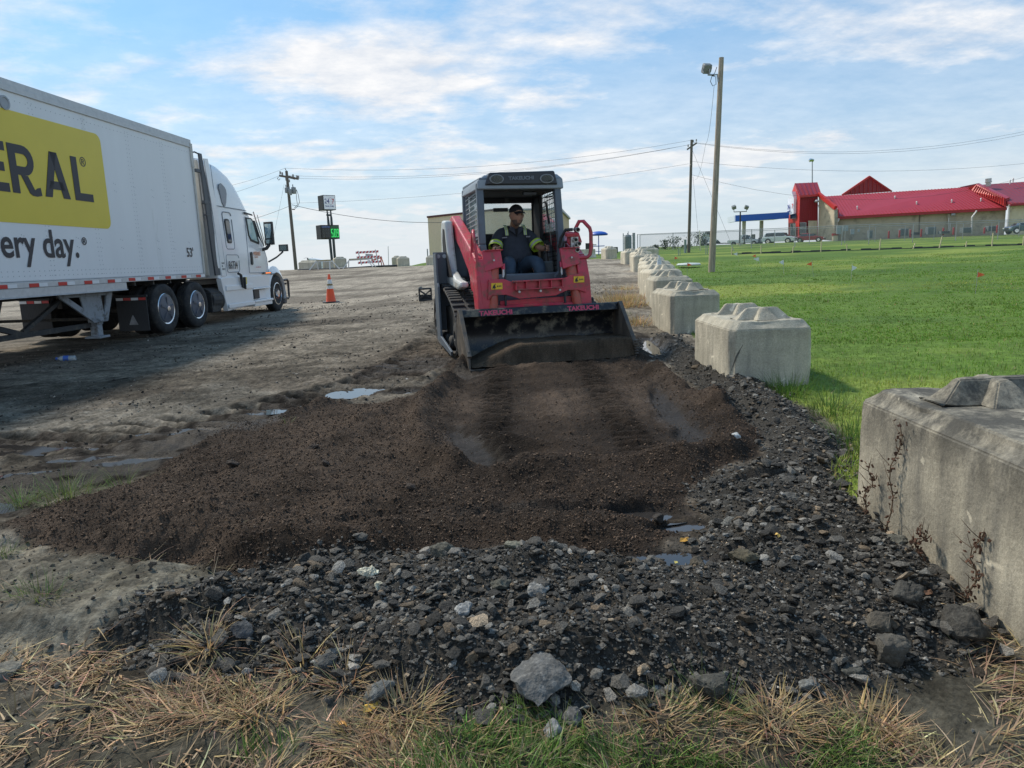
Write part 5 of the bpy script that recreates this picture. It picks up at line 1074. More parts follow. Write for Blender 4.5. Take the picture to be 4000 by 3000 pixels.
for s, x in ((-1, -.30), (1, .42)):
    m = MB(); m.loft([[(x+r_*math.cos(a), 1.62+r_*math.sin(a), z) for a in [2*math.pi*k/12 for k in range(12)]] for r_, z in ((.07, 1.06), (.05, 1.12), (.06, 1.15), (.04, 1.2), (.045, 1.22), (.02, 1.28), (.02, 1.32))]); m.ell((x, 1.60, 1.37), .028, .034, .055); m.build('joystick', M_blk, ld, smooth=60)
m = MB(); m.box(.34, .50, 1.55, 2.3, .98, 1.20); m.build('console', mat('console_grey', (.10, .115, .12), rough=.6), ld, bevel=.02); m = MB(); m.box(-.48, -.34, 1.55, 2.3, .98, 1.18); m.build('console', mat('console_grey', ()), ld, bevel=.02)

# ---------------------------------------------------------------- people
def skin(name, joints, edges, material, parent, sub=2, root=0, smoothsh=True):
    me = bpy.data.meshes.new(name); me.from_pydata([j[0] for j in joints], edges, []); o = bpy.data.objects.new(name, me); col.objects.link(o)
    sk = o.modifiers.new('s', 'SKIN'); sk.use_smooth_shade = True; sk.branch_smoothing = .6
    for i, j in enumerate(joints): v = me.skin_vertices[0].data[i]; v.radius = j[1] if isinstance(j[1], tuple) else (j[1], j[1]); v.use_root = (i == root)
    ssf = o.modifiers.new('u', 'SUBSURF'); ssf.levels = sub; ssf.render_levels = sub
    bpy.context.view_layer.update(); nm = bpy.data.meshes.new_from_object(o.evaluated_get(bpy.context.evaluated_depsgraph_get()))
    bpy.data.objects.remove(o); bpy.data.meshes.remove(me); nm.name = name; nm.materials.clear(); nm.materials.append(material)
    nm.polygons.foreach_set('use_smooth', [True]*len(nm.polygons))
    q = bpy.data.objects.new(name, nm); col.objects.link(q); q.parent = parent; return q
M_skin = mat('skin', (.42, .235, .16), rough=.55, var=.08, scale=12)
M_shirt = mat('work_shirt', (.045, .052, .070), rough=.85, var=.18, scale=14, bump=.5, bscale=25)
M_jean = mat('blue_jeans', (.045, .075, .115), rough=.85, var=.25, scale=10, bump=.4, bscale=60)
M_cap = mat('black_cap', (.012, .013, .016), rough=.8, var=.2)
M_hv = mat('hi_vis_tape', (.55, .78, .08), rough=.5, var=.05); M_sil = mat('silver_tape', (.50, .52, .52), rough=.4, var=.05)
pp = empty('person', LP, LRZ, 'person in dark work shirt with yellow bands, black cap and jeans, driving the loader', 'person')
def head(c, s, parent, turn=0., skinm=M_skin, beard=True):
    """head mesh with brow, eye sockets, nose, mouth, chin, ears; faces -y turned by turn"""
    nu, nv = 36, 28; vs = []; M = Matrix.Rotation(turn, 3, 'Z')
    for i in range(nv+1):
        t = -math.pi/2+math.pi*i/nv; zz_ = math.sin(t); rr = math.cos(t)
        for k in range(nu):
            a = 2*math.pi*k/nu; x = rr*math.sin(a); y = -rr*math.cos(a); z = zz_
            px_, py_, pz_ = x*.076, y*.098, z*.122
            if z < 0: px_ *= 1-.22*(-z)**1.5; py_ = py_*(1-.10*(-z)) if y < 0 else py_*(1+.25*z)
            fr = max(0, -y)
            if fr > .3:
                py_ -= .020*math.exp(-(x/.14)**2-((z+.18)/.16)**2)      # nose
                py_ -= .007*math.exp(-(x/.5)**2-((z-.22)/.10)**2)       # brow
                py_ += .009*(math.exp(-((x-.38)/.17)**2-((z-.04)/.11)**2)+math.exp(-((x+.38)/.17)**2-((z-.04)/.11)**2))
                py_ -= .005*math.exp(-(x/.28)**2-((z+.48)/.07)**2); py_ += .004*math.exp(-(x/.3)**2-((z+.55)/.03)**2)
                py_ -= .009*math.exp(-(x/.25)**2-((z+.82)/.14)**2)
            ear = math.exp(-((abs(a-math.pi/2 if a < math.pi else a-3*math.pi/2)-.12)/.16)**2-((z+.02)/.22)**2); px_ += .014*ear*(1 if x > 0 else -1)
            vs.append(Vector(c)+M @ Vector((px_, py_, pz_))*s)
    b = MB(); b.add(vs, [(i*nu+k, i*nu+(k+1) % nu, (i+1)*nu+(k+1) % nu, (i+1)*nu+k) for i in range(nv) for k in range(nu)])
    return b, M
hc = (.055, 1.80, 1.842); hb, hM = head(hc, 1.22, pp, turn=R(9))
# body: one continuous surface from torso to arms and hands; head joined into the same mesh
bj = [((.06, 2.02, 1.20), (.15, .12)), ((.06, 2.00, 1.36), (.17, .13)), ((.06, 2.04, 1.50), (.14, .10)), ((.06, 2.04, 1.60), (.09, .07)), ((.055, 1.93, 1.74), (.068, .068)), ((.055, 1.86, 1.82), (.062, .062)),
      ((-.12, 2.04, 1.59), .055), ((-.225, 1.92, 1.44), .05), ((-.27, 1.80, 1.38), .048), ((-.275, 1.68, 1.375), .034), ((-.285, 1.64, 1.375), (.038, .024)), ((-.28, 1.60, 1.37), (.040, .022)),
      ((.24, 2.04, 1.59), .055), ((.345, 1.92, 1.44), .05), ((.39, 1.80, 1.38), .048), ((.42, 1.69, 1.375), .034), ((.43, 1.65, 1.38), (.038, .024)), ((.425, 1.61, 1.38), (.040, .024)),
      ((-.04, 1.93, 1.14), .07), ((-.095, 1.60, 1.17), .055), ((-.12, 1.52, 1.0), .05), ((.17, 1.93, 1.14), .07), ((.235, 1.60, 1.17), .055), ((.27, 1.52, 1.0), .05)]
be = [(0, 1), (1, 2), (2, 3), (3, 4), (4, 5), (3, 6), (6, 7), (7, 8), (8, 9), (9, 10), (10, 11), (3, 12), (12, 13), (13, 14), (14, 15), (15, 16), (16, 17), (0, 18), (18, 19), (19, 20), (0, 21), (21, 22), (22, 23)]
bd = skin('body', bj, be, M_skin, pp, 2)
bm = bmesh.new(); bm.from_mesh(bd.data); k0 = len(bm.verts); vv = [bm.verts.new(v) for v in hb.v]; bm.verts.ensure_lookup_table()
for f in hb.f:
    try: bm.faces.new([vv[i] for i in f])
    except ValueError: pass
# fingers rooted in the palms, curled round the levers
def finger(b, p, r, n=6): b.tube(p, r, n)
fb = MB()
for s, hx, hy, hz in ((-1, -.28, 1.60, 1.37), (1, .425, 1.61, 1.38)):
    for k in range(4):
        ln = (.9, 1.05, 1.0, .8)[k]; z = hz+.030-.020*k; d = -s if s < 0 else -s
        inw = .028*(-s); fb.tube([(hx+.02*s, hy+.01, z), (hx+.022*s, hy-.028*ln, z), (hx+.006*s, hy-.052*ln, z-.002), (hx-.018*s, hy-.050*ln, z-.004), (hx-.026*s, hy-.030*ln, z-.004)], [.0105, .010, .0095, .009, .006], 7)
    fb.tube([(hx-.012*s, hy+.02, hz+.035), (hx-.026*s, hy-.012, hz+.048), (hx-.030*s, hy-.038, hz+.045)], [.012, .011, .008], 7)
vv2 = [bm.verts.new(v) for v in fb.v]
for f in fb.f: bm.faces.new([vv2[i] for i in f])
for f in bm.faces: f.smooth = True
bmesh.ops.recalc_face_normals(bm, faces=bm.faces); bm.to_mesh(bd.data); bm.free()
# shirt
sj = [((.06, 2.02, 1.17), (.28, .21)), ((.06, 1.98, 1.30), (.30, .245)), ((.06, 2.01, 1.46), (.255, .18)), ((.06, 2.03, 1.585), (.17, .125)), ((.057, 1.98, 1.69), (.098, .09)), ((-.13, 2.03, 1.605), .115), ((-.205, 1.96, 1.50), .10), ((-.245, 1.88, 1.425), .09), ((.25, 2.03, 1.605), .115), ((.325, 1.96, 1.50), .10), ((.365, 1.88, 1.425), .09)]
sh = skin('shirt', sj, [(0, 1), (1, 2), (2, 3), (3, 4), (3, 5), (5, 6), (6, 7), (3, 8), (8, 9), (9, 10)], M_shirt, pp, 2)
jj = [((.06, 2.02, 1.13), (.19, .12)), ((-.05, 1.93, 1.15), .125), ((-.115, 1.70, 1.19), .112), ((-.14, 1.54, 1.185), .105), ((-.155, 1.49, 1.08), .09), ((-.16, 1.50, .97), .085), ((.17, 1.93, 1.15), .125), ((.245, 1.70, 1.19), .112), ((.27, 1.54, 1.185), .105), ((.285, 1.49, 1.08), .09), ((.29, 1.50, .97), .085)]
skin('jeans', jj, [(0, 1), (1, 2), (2, 3), (3, 4), (4, 5), (0, 6), (6, 7), (7, 8), (8, 9), (9, 10)], M_jean, pp, 2)
m = MB(); c = Vector(hc); rings = []
for i in range(8):
    t = i/7*math.pi/2*.98; rings.append([c+hM @ Vector((.099*math.cos(t)*math.sin(a), .012-.122*math.cos(t)*math.cos(a), .045+.110*math.sin(t))) for a in [2*math.pi*k/24 for k in range(24)]])
m.loft(rings); rings = []
for i in range(5):
    d = i/4; rings.append([c+hM @ Vector((math.sin(a)*.093*(1-.12*d), -.090-.090*d*math.cos(a*.9)-.02*math.cos(a), .052-.028*d-.020*abs(math.sin(a)))) for a in [-1.1+2.2*k/10 for k in range(11)]])
for off in (0, ): 
    fl_ = [p for r in rings for p in r]; m.add(fl_+[p+Vector((0, 0, .006)) for p in fl_], [(i*11+k, i*11+k+1, (i+1)*11+k+1, (i+1)*11+k) for i in range(4) for k in range(10)]+[(55+i*11+k, 55+(i+1)*11+k, 55+(i+1)*11+k+1, 55+i*11+k+1) for i in range(4) for k in range(10)]+[(44+k, 45+k, 100+k, 99+k) for k in range(10)])
m.build('cap', M_cap, pp, smooth=50)
m = MB()
for sx_ in (-1, 1): e = c+hM @ Vector((sx_*.035, -.104, .002)); m.ell(e, .013, .009, .007, 10, 6)
m.build('eyes', mat('eye_dark', (.03, .02, .018), rough=.2, var=0), pp, smooth=60)
m = MB(); 
for i in range(1): m.obox(c+hM @ Vector((0, -.116, -.076)), .042, .010, .006, (0, 0, R(14)))
m.build('mouth', mat('lip', (.22, .09, .08), var=0), pp, bevel=.002)
# short beard hugging the jaw
m = MB(); vs = []; nu = 20
for i in range(7):
    z = -.40-.57*i/6; rr = math.sqrt(max(0, 1-z*z))
    for k in range(nu+1):
        a = -1.5+3.0*k/nu; x = rr*math.sin(a); y = -rr*math.cos(a); px_, py_, pz_ = x*.079*(1-.22*(-z)**1.5), y*.1010*(1-.10*(-z)), z*.124
        if abs(x) < .30 and z > -.62: py_ += .02
        py_ -= .009*math.exp(-(x/.25)**2-((z+.82)/.14)**2); vs.append(c+hM @ Vector((px_, py_, pz_))*1.22)
m.add(vs, [(i*(nu+1)+k, i*(nu+1)+k+1, (i+1)*(nu+1)+k+1, (i+1)*(nu+1)+k) for i in range(6) for k in range(nu)]); m.build('beard', mat('grey_stubble', (.15, .11, .09), rough=.9, var=.3, scale=60), pp, smooth=60)
# bands: sleeve cuffs and shoulder braces
def band(a, b, r, mts, name, w_=.02):
    q = MB(); a = Vector(a); b = Vector(b); q.tube([a, b], [r, r], 18, 0, cap=False); mid = a.lerp(b, .33); mid2 = a.lerp(b, .66); q.tube([mid, mid2], [r+.0025, r+.0025], 18, 1, cap=False); o = q.build(name, mts, pp, smooth=60); return o
for s in (-1, 1):
    x = .06+s*.285; band((x, 1.915, 1.462), (x+s*.030, 1.86, 1.402), .098, [M_hv, M_sil], 'sleeve_band')
    q = MB(); xb = .06+s*.135
    P_ = [(xb, 1.89, 1.50), (xb, 1.885, 1.57), (xb, 1.905, 1.645), (xb, 1.965, 1.70), (xb, 2.03, 1.72)]
    for o_, mm_ in ((0, 0), (-.014, 1), (.014, 1)):
        for a_, b_ in zip(P_[1:], P_[2:]): q.bar((a_[0]+o_, a_[1]-.012-.003*mm_, a_[2]+.006), (b_[0]+o_, b_[1]-.012-.003*mm_, b_[2]+.006), .045 if not mm_ else .008, .006, mm_, up=(0, -.6, .8))
    q.build('shoulder_band', [M_sil, M_hv], pp)
m = MB(); m.prism([(.0, 1.668), (.11, 1.668), (.075, 1.60), (.06, 1.55), (.045, 1.60)], 'y', 1.850, 1.865); m.build('undershirt', M_cap, pp)
m = MB(); m.prism([(-.02, 1.70), (.03, 1.68), (.045, 1.57), (.02, 1.60), (-.05, 1.66)], 'y', 1.842, 1.854); m.prism([(.14, 1.70), (.09, 1.68), (.070, 1.57), (.10, 1.60), (.17, 1.66)], 'y', 1.842, 1.854); m.build('collar', M_shirt, pp, bevel=.004)
m = MB(); m.prism([(-.16, 1.535), (-.09, 1.54), (-.09, 1.556), (-.16, 1.551)], 'y', 1.812, 1.822); m.prism([(.19, 1.54), (.25, 1.54), (.25, 1.56), (.19, 1.56)], 'y', 1.816, 1.826); m.build('name_patch', [mat('patch_grey', (.25, .25, .27), var=0)], pp)
# ================================================================ poles, wires, signs
def gz(x, y): return float(Zb(np.array([x]), np.array([y]))[0])
M_wood = mat('weathered_pole_wood', (.34, .29, .225), rough=.9, var=.35, scale=9, stretch=(3, 3, .25), bump=.5, bscale=30, dirt=((.16, .135, .105), .3, 4))
M_woodd = mat('dark_pole_wood', (.15, .13, .105), rough=.9, var=.3, scale=9, stretch=(3, 3, .25), bump=.4)
M_gst = mat('galvanised_steel', (.36, .37, .38), rough=.5, metal=.5, var=.12)
M_wire = mat('power_cable', (.06, .06, .065), rough=.7, var=0)
def along(a, b, t): return a.lerp(b, t)
# tall light pole on the lawn
b0 = Vector((7.53, 26.55, gz(7.53, 26.55))); tp = at(2818, 225, 26.55)
lp = empty('light_pole', b0, 0, 'tall bare wooden pole on the lawn carrying one floodlight near its top', 'light pole')
tp = tp-b0; m = MB(); m.tube([(0, 0, -.3), tp*.02, tp*.35, tp*.7, tp], [.125, .122, .108, .095, .085], 18); m.build('shaft', M_wood, lp, smooth=50)
hd = at(2760, 268, 26.4)-b0; ar = at(2806, 320, 26.5)-b0
m = MB(); m.tube([ar, ar+Vector((-.04, 0, .25)), (at(2790, 293, 26.45)-b0), (at(2765, 292, 26.4)-b0)], .03, 8); m.tube([at(2749, 285, 26.3)-b0, at(2743, 266, 26.3)-b0], .02, 6); m.tube([at(2770, 292, 26.3)-b0, at(2773, 268, 26.3)-b0], .02, 6); m.build('bracket', M_gst, lp, smooth=60)
m = MB(); m.obox(hd, .30, .22, .32, (R(30), 0, R(12))); m.obox(hd+Vector((.10, .08, 0)), .18, .16, .2, (R(30), 0, R(12))); m.build('floodlight', mat('lamp_housing', (.20, .21, .21), rough=.5), lp, bevel=.04)
m = MB(); lo = [at(x, y, 26.4)-b0 for x, y in ((2800, 262), (2792, 285), (2781, 298), (2775, 318), (2784, 336), (2797, 330), (2796, 300), (2780, 296))]; m.tube(lo, .012, 5); m.build('cable_loop', M_blk, lp)
def wire(pts, r, label, sag=0, nm='power_line', grp='overhead lines'):
    P = []
    for (a, b) in zip(pts[:-1], pts[1:]):
        for i in range(12): t = i/12; q = a.lerp(b, t); q = q-Vector((0, 0, sag*4*t*(1-t))); P.append(q)
    P.append(pts[-1]); m = MB(); m.tube(P, r, 5); return tag(m.build(nm, M_wire), label, 'cable', grp)
# second pole
p2b = at(2690, 985, 58); p2b.z = gz(p2b.x, 58)-.2; p2t = at(2702, 546, 58)
up2 = empty('utility_pole', p2b, 0, 'dark wooden utility pole behind the tall light pole, with a short cross arm on top', 'utility pole', 'utility poles')
q = p2t-p2b; m = MB(); m.tube([(0, 0, 0), q*.5, q], [.13, .115, .10], 12); m.build('shaft', M_woodd, up2, smooth=50)
m = MB(); m.bar(at(2684, 584, 58)-p2b, at(2722, 558, 58)-p2b, .10, .12); ca = m.build('cross_arm', M_woodd, up2)
m = MB()
for x, y in ((2688, 574), (2708, 556), (2720, 553)): c_ = at(x, y, 58)-p2b; m.cyl(c_, c_+Vector((0, 0, .18)), .05, n=8)
m.build('insulators', mat('porcelain', (.30, .29, .28), rough=.4), ca)
m = MB(); m.box(-.5, -.32, -.6, -.45, .0, 1.25); tag(m.build('marker_post', mat('post_grey_green', (.25, .30, .27), rough=.6), bevel=.02), 'short grey-green marker post beside the dark utility pole', 'post').location = p2b
# left pole with transformers
p1b = at(1157, 1056, 61); p1b.z = 1.0; p1t = at(1119, 668, 61)
up1 = empty('utility_pole', p1b, 0, 'utility pole with two grey transformer cans rising just right of the truck', 'utility pole', 'utility poles')
A1 = lambda x, y, d=61: at(x, y, d)-p1b
q = p1t-p1b; m = MB(); m.tube([(0, 0, -.3), q*.5, q], [.15, .13, .11], 12); m.tube([q, A1(1113, 657)], .03, 5); m.build('shaft', M_woodd, up1, smooth=50)
m = MB(); m.bar(A1(1091, 686), A1(1166, 699), .14, .16); m.bar(A1(1124, 690), A1(1152, 697), .16, .2); ca = m.build('cross_arm', M_woodd, up1)
m = MB()
for x, y in ((1095, 680), (1103, 684), (1145, 692), (1160, 696), (1166, 697), (1118, 705), (1130, 712)): c_ = A1(x, y); m.cyl(c_, c_+Vector((0, 0, .22)), .07, n=8)
m.tube([A1(1088, 691), A1(1083, 697), A1(1089, 704), A1(1094, 698)], .03, 5); m.build('insulators', MATS['porcelain'], ca)
for x0, x1, y0, y1, dd in ((1114, 1129, 735, 754, 60.8), (1140, 1157, 734, 757, 60.8), (1129, 1141, 742, 762, 60.5)):
    m = MB(); a = A1((x0+x1)/2, y1, dd); w_ = (x1-x0)/2*61/2773; h_ = (y1-y0)*61/2773; m.lathe([(w_*.8, 0), (w_, .04), (w_, h_*.95), (w_*1.06, h_*.96), (w_*1.06, h_), (w_*.3, h_+.05)], a, 'z', 16); m.cyl(a+Vector((-.05, 0, h_)), a+Vector((-.05, 0, h_+.25)), .04, n=6); m.build('transformer', mat('transformer_grey', (.26, .29, .31), rough=.45), up1, smooth=50)
m = MB(); m.tube([A1(1158, 740), A1(1165, 760), A1(1170, 790), A1(1163, 806), A1(1152, 815)], .02, 5); m.tube([A1(1157, 742), A1(1158, 775), A1(1162, 800), A1(1150, 812)], .02, 5); m.tube([A1(1141, 818), A1(1152, 818)], .05, 5); m.build('drop_leads', M_wire, up1)
D1, D2 = 61, 58
wire([at(1113, 657, D1), at(2700, 548, D2)], .009, 'topmost thin line strung between the two utility poles', .9)
wire([at(1130, 686, D1), at(2690, 566, D2)], .009, 'middle thin line strung between the two utility poles', .9)
wire([at(1166, 697, D1), at(2720, 560, D2)], .009, 'lower one of the three thin lines between the utility poles', .9)
wire([at(1137, 794, D1), at(2690, 640, D2)], .008, 'single faint line well below the three upper ones', .55)
wire([at(1140, 800, D1), at(1870, 862, 62.5)], .02, 'thick black service cable sagging from the transformer pole to the tan building', .65)
wire([at(1113, 657, D1), at(700, 760, 60)], .009, 'thin line running left from the pole top behind the truck', .3)
wire([at(1091, 686, D1), at(700, 800, 60)], .009, 'second thin line running left behind the truck', .3)
wire([at(1128, 806, D1), at(700, 905, 60)], .014, 'heavier line running left above the truck hood', .4)
wire([at(1110, 720, D1), at(1062, 960, 56)], .008, 'guy wire slanting down left from the transformer pole', 0)
wire([at(2708, 556, D2), at(4100, 492, 60)], .009, 'upper thin line running right from the dark utility pole', 1.3)
wire([at(2720, 560, D2), at(4100, 503, 60)], .009, 'second thin line running right from the dark utility pole', 1.3)
wire([at(2697, 630, D2), at(4100, 628, 62)], .009, 'level line crossing the sky above the red roof', .8)
wire([at(2700, 682, D2), at(4100, 662, 62)], .009, 'lowest thin line sagging just above the red gable', 2.2)
wire([at(2790, 330, 26.5), at(2757, 560, 34), at(2715, 700, 56)], .006, 'slack feeder wire looping from the floodlight pole to the utility pole', .5)
wire([at(2706, 590, D2), at(2868, 980, 50)], .009, 'long guy wire slanting right down to the grass', 0)
wire([at(2707, 690, D2), at(2733, 978, 56)], .009, 'short guy wire ending beside the dark utility pole', 0)
for (x, y0, y1, d, lb) in ((2733, 900, 980, 56, 'pale guard sleeve on the short guy wire'), (2850, 940, 981, 50, 'pale guard sleeve on the long guy wire')):
    m = MB(); a = at(x, y0, d); b = at(x+(16 if x > 2800 else 3), y1, d); m.cyl(a, b, .03, n=6); tag(m.build('guy_guard', mat('guard_yellow', (.55, .55, .40), rough=.5)), lb, 'guy guard')
# roadside price sign
sb = at(1316, 1050, 72); sg = empty('price_sign', sb, 0, 'tall roadside sign with a 24/7 store panel above a price board reading 5.09', 'sign')
S1 = lambda x, y, d=72: at(x, y, d)-sb
M_sp = mat('sign_post_dark', (.045, .055, .065), rough=.5)
m = MB(); m.tube([S1(1301, 1060), S1(1288, 930)], .13, 12); m.tube([S1(1312, 1060), S1(1302, 930)], .13, 12)
m.tube([S1(1284, 880), S1(1281, 850), S1(1280, 842), S1(1277, 818)], [.13, .11, .08, .07], 10); m.tube([S1(1296, 880), S1(1294, 850), S1(1293, 842), S1(1291, 818)], [.13, .11, .08, .07], 10); m.bar(S1(1276, 840), S1(1295, 841), .3, .18); m.build('posts', M_sp, sg, smooth=50)
SA = R(38)
def signbox(name, c, w_, h_, t_, m1, m2, parent):
    e = MB(); e.X = Matrix.Translation(c) @ Matrix.Rotation(SA, 4, 'Z') @ Matrix.Rotation(0, 4, 'X'); e.box(-w_/2, w_/2, .0, t_, -h_/2, h_/2); f = e.build(name, m2, parent, bevel=.03)
    g = MB(); g.X = e.X; g.box(-w_/2+.06, w_/2-.06, -.03, -.002, -h_/2+.06, h_/2-.06); p = g.build('sign_face', m1, f); return f, e.X
M_sw = mat('sign_white', (.70, .72, .78), rough=.4, emit=((.75, .8, .9), .08)); M_sd = mat('sign_dark', (.018, .022, .028), rough=.6)
f1, X1 = signbox('store_panel', S1(1287, 791), 1.30, 1.42, 1.25, M_sw, M_sd, sg)
FR = lambda X, x, z: X @ frame((x, -.035, z), (1, 0, 0), (0, 0, 1))
m_b = mat('sign_blue', (.05, .08, .28), var=0); m_r = mat('sign_red', (.62, .05, .06), var=0)
text('24', .66, m_b, f1, FR(X1, -.54, -.10), ext=.003, bold=.002, sx=.80); text('7', .66, m_r, f1, FR(X1, .22, -.10), ext=.003, bold=.006, sx=.8)
m = MB(); m.X = X1; m.tube([(.09+.24*math.cos(a), -.036, .13+.33*math.sin(a)) for a in [k*math.pi/8 for k in range(17)]], .012, 4); m.build('ring_mark', mat('ring_pale', (.55, .35, .45), var=0), f1)
text('TRAVEL STORE', .17, m_b, f1, FR(X1, -.5, -.42), ext=.003, bold=.004, sx=.78)
f2, X2 = signbox('price_board', S1(1290, 906), 1.95, 1.36, 1.15, mat('board_black', (.02, .024, .028), rough=.3, var=0), M_sd, sg)
m_gl = mat('led_green', (.05, .5, .12), rough=.4, var=0, emit=((.08, 1, .22), .55)); m_gd = mat('led_field', (.0, .16, .04), var=0, emit=((.0, .35, .08), .08)); m_dim = mat('led_off', (.12, .13, .14), var=0)
m = MB(); m.X = X2; m.box(.03, .90, -.034, -.031, -.56, .34); m.build('price_field', m_gd, f2)
SEG = {'5': 'afgcd', '0': 'abcdef', '9': 'abcdfg', '8': 'abcdefg'}
def digit(ch, x, z, w_, h_, mt_, parent, X):
    t = .042; q = MB(); q.X = X
    s = {'a': (x, x+w_, z+h_-t, z+h_), 'd': (x, x+w_, z, z+t), 'g': (x, x+w_, z+h_/2-t/2, z+h_/2+t/2), 'f': (x, x+t, z+h_/2, z+h_), 'e': (x, x+t, z, z+h_/2), 'b': (x+w_-t, x+w_, z+h_/2, z+h_), 'c': (x+w_-t, x+w_, z, z+h_/2)}
    for k in SEG[ch]: a, b, c_, d = s[k]; q.box(a, b, -.045 if k in 'adg' else -.043, -.036, c_, d)
    return q.build('digit', mt_, parent)
for ch, x in (('5', .09), ('0', .40), ('9', .68)): digit(ch, x, -.5, .2, .78, m_gl, f2, X2)
m = MB(); m.X = X2; m.box(.32, .36, -.045, -.036, -.5, -.45); m.build('decimal_point', m_gl, f2)
for ch, x in (('8', -.80), ('8', -.5), ('8', -.24)): digit(ch, x, -.5, .17, .78, m_dim, f2, X2)
m = MB(); m.X = X2; m.box(-.88, -.03, -.036, -.032, .40, .58); m.build('grade_strip', mat('strip_blue', (.10, .14, .32), var=.2), f2); m = MB(); m.X = X2; m.box(.06, .88, -.036, -.032, .40, .58); m.build('grade_strip', mat('strip_green', (.06, .16, .10), var=.2), f2)
text('REGULAR UNL', .13, m_dim, f2, FR(X2, -.85, .43), ext=.003, sx=.7); text('DIESEL', .13, m_dim, f2, FR(X2, .18, .43), ext=.003, sx=.9)
# ================================================================ barricades and clutter on the crest
M_wp = mat('sawhorse_white', (.70, .70, .68), rough=.5, dirt=((.40, .38, .34), .3, 6)); M_or = mat('barricade_orange', (.62, .14, .08), rough=.45)
def horse(a, b, top, legs, label, lum):
    q = empty('sawhorse_barricade', a, 0, label, 'sawhorse', 'white sawhorse barricades')
    m = MB(); m.bar(Vector(top[0])-a, Vector(top[1])-a, .05, .16); rl = m.build('rail', M_wp, q)
    m = MB(); T0, T1 = Vector(top[0])-a, Vector(top[1])-a
    for k in range(14): p = T0.lerp(T1, (k+.5)/14)+Vector((0, -.03, .02)); m.obox(p, .06, .006, .10, (0, .6, 0))
    m.build('stripes', M_or if lum else mat('faded_stripe', (.35, .28, .12)), rl)
    for (u, v) in legs: m = MB(); m.bar(Vector(u)-a, Vector(v)-a, .06, .10, up=(0, 1, 0)); m.build('leg', M_wp, q)
    return q
y = 54.
horse(at(1250, 1055, y), None, (at(1235, 1020, y), at(1293, 1018, y)), ((at(1236, 1020, y-.3), at(1208, 1056, y-.5)), (at(1237, 1022, y+.4), at(1243, 1052, y+.6)), (at(1288, 1019, y-.2), at(1289, 1054, y-.3)), (at(1295, 1018, y+.2), at(1326, 1050, y+.3))), 'left white sawhorse standing before the low blocks', 0)
y = 55.5
horse(at(1400, 1050, y), None, (at(1363, 1015, y), at(1436, 1011, y)), ((at(1364, 1016, y-.2), at(1340, 1050, y-.4)), (at(1362, 1018, y+.3), at(1362, 1047, y+.5)), (at(1434, 1012, y-.2), at(1456, 1043, y-.3)), (at(1437, 1011, y+.2), at(1468, 1041, y+.3))), 'right white sawhorse in front of the striped barricade', 0)
y = 57.2; bb = at(1435, 1035, y); q = empty('striped_barricade', bb, 0, 'type three barricade with three red and white striped boards, leaning slightly', 'barricade')
for (x0, y0, x1, y1) in ((1389, 987, 1479, 982), (1393, 1006, 1484, 1002), (1398, 1027, 1490, 1021)):
    a, b = at(x0, y0, y)-bb, at(x1, y1, y)-bb; m = MB(); m.bar(a, b, .03, .17); bd_ = m.build('board', M_wht, q); n_ = 7
    m = MB()
    for k in range(n_): p = a.lerp(b, (k+.5)/n_); m.obox(p+Vector((0, -.022, 0)), .13, .006, .165, (0, R(0), 0)); 
    o = m.build('stripes', M_red, bd_)
    for v in o.data.vertices: v.co.x += (v.co.z-a.z)*.6
for (x0, y0, x1, y1) in ((1398, 980, 1413, 1035), (1466, 975, 1480, 1036)): m = MB(); m.bar(at(x0, y0, y+.05)-bb, at(x1, y1, y+.05)-bb, .06, .06); m.build('upright', M_gst, q)
m = MB(); m.bar(at(1442, 992, y+.02)-bb, at(1442, 1013, y+.02)-bb, .58, .02, up=(0, 1, 0)); m.build('blank_sign', mat('sign_grey', (.45, .46, .45)), q)
y = 57.8; bb = at(1490, 1030, y); q = empty('folding_barricade', bb, 0, 'small orange and white barricade tipped over behind the striped boards', 'barricade')
m = MB(); m.bar(at(1450, 1018, y)-bb, at(1492, 1004, y)-bb, .04, .16); bd_ = m.build('board', M_wht, q); m = MB()
for k in range(4): m.obox((at(1450, 1018, y)-bb).lerp(at(1492, 1004, y)-bb, (k+.5)/4)+Vector((0, -.03, 0)), .12, .006, .15)
m.build('stripes', M_or, bd_)
for x0, x1 in ((1486, 1491), (1488, 1500)): m = MB(); m.bar(at(x0, 1002, y)-bb, at(x1, 1036, y)-bb, .07, .07); m.build('leg', M_or, q)
m = MB(); m.tube([at(x, yy, d) for x, yy, d in ((1163, 1056, 55), (1240, 1053, 55.2), (1340, 1050, 56), (1400, 1046, 56.6), (1480, 1041, 57), (1552, 1038, 57.2))], .09, 8); tag(m.build('drain_pipe', M_blk, smooth=60), 'black corrugated drain pipe lying along the crest by the barricades', 'pipe')
# far white truck: copy of the tractor seen side-on beyond the crest
ft = dup(tk, at(1262, 1070, 88), R(2), 'distant white semi tractor parked side-on beyond the low blocks')
ft.location = (at(1262, 1041, 88).x-2.4, 88, -1.35)
for o in [x for x in bpy.data.objects if x.parent == ft and x.name.startswith(('lettering', 'mudflap'))]:
    for c in [x for x in bpy.data.objects if x.parent == o]: bpy.data.objects.remove(c)
    bpy.data.objects.remove(o)
tk['group'] = 'white sleeper cab tractors'; ft['group'] = 'white sleeper cab tractors'
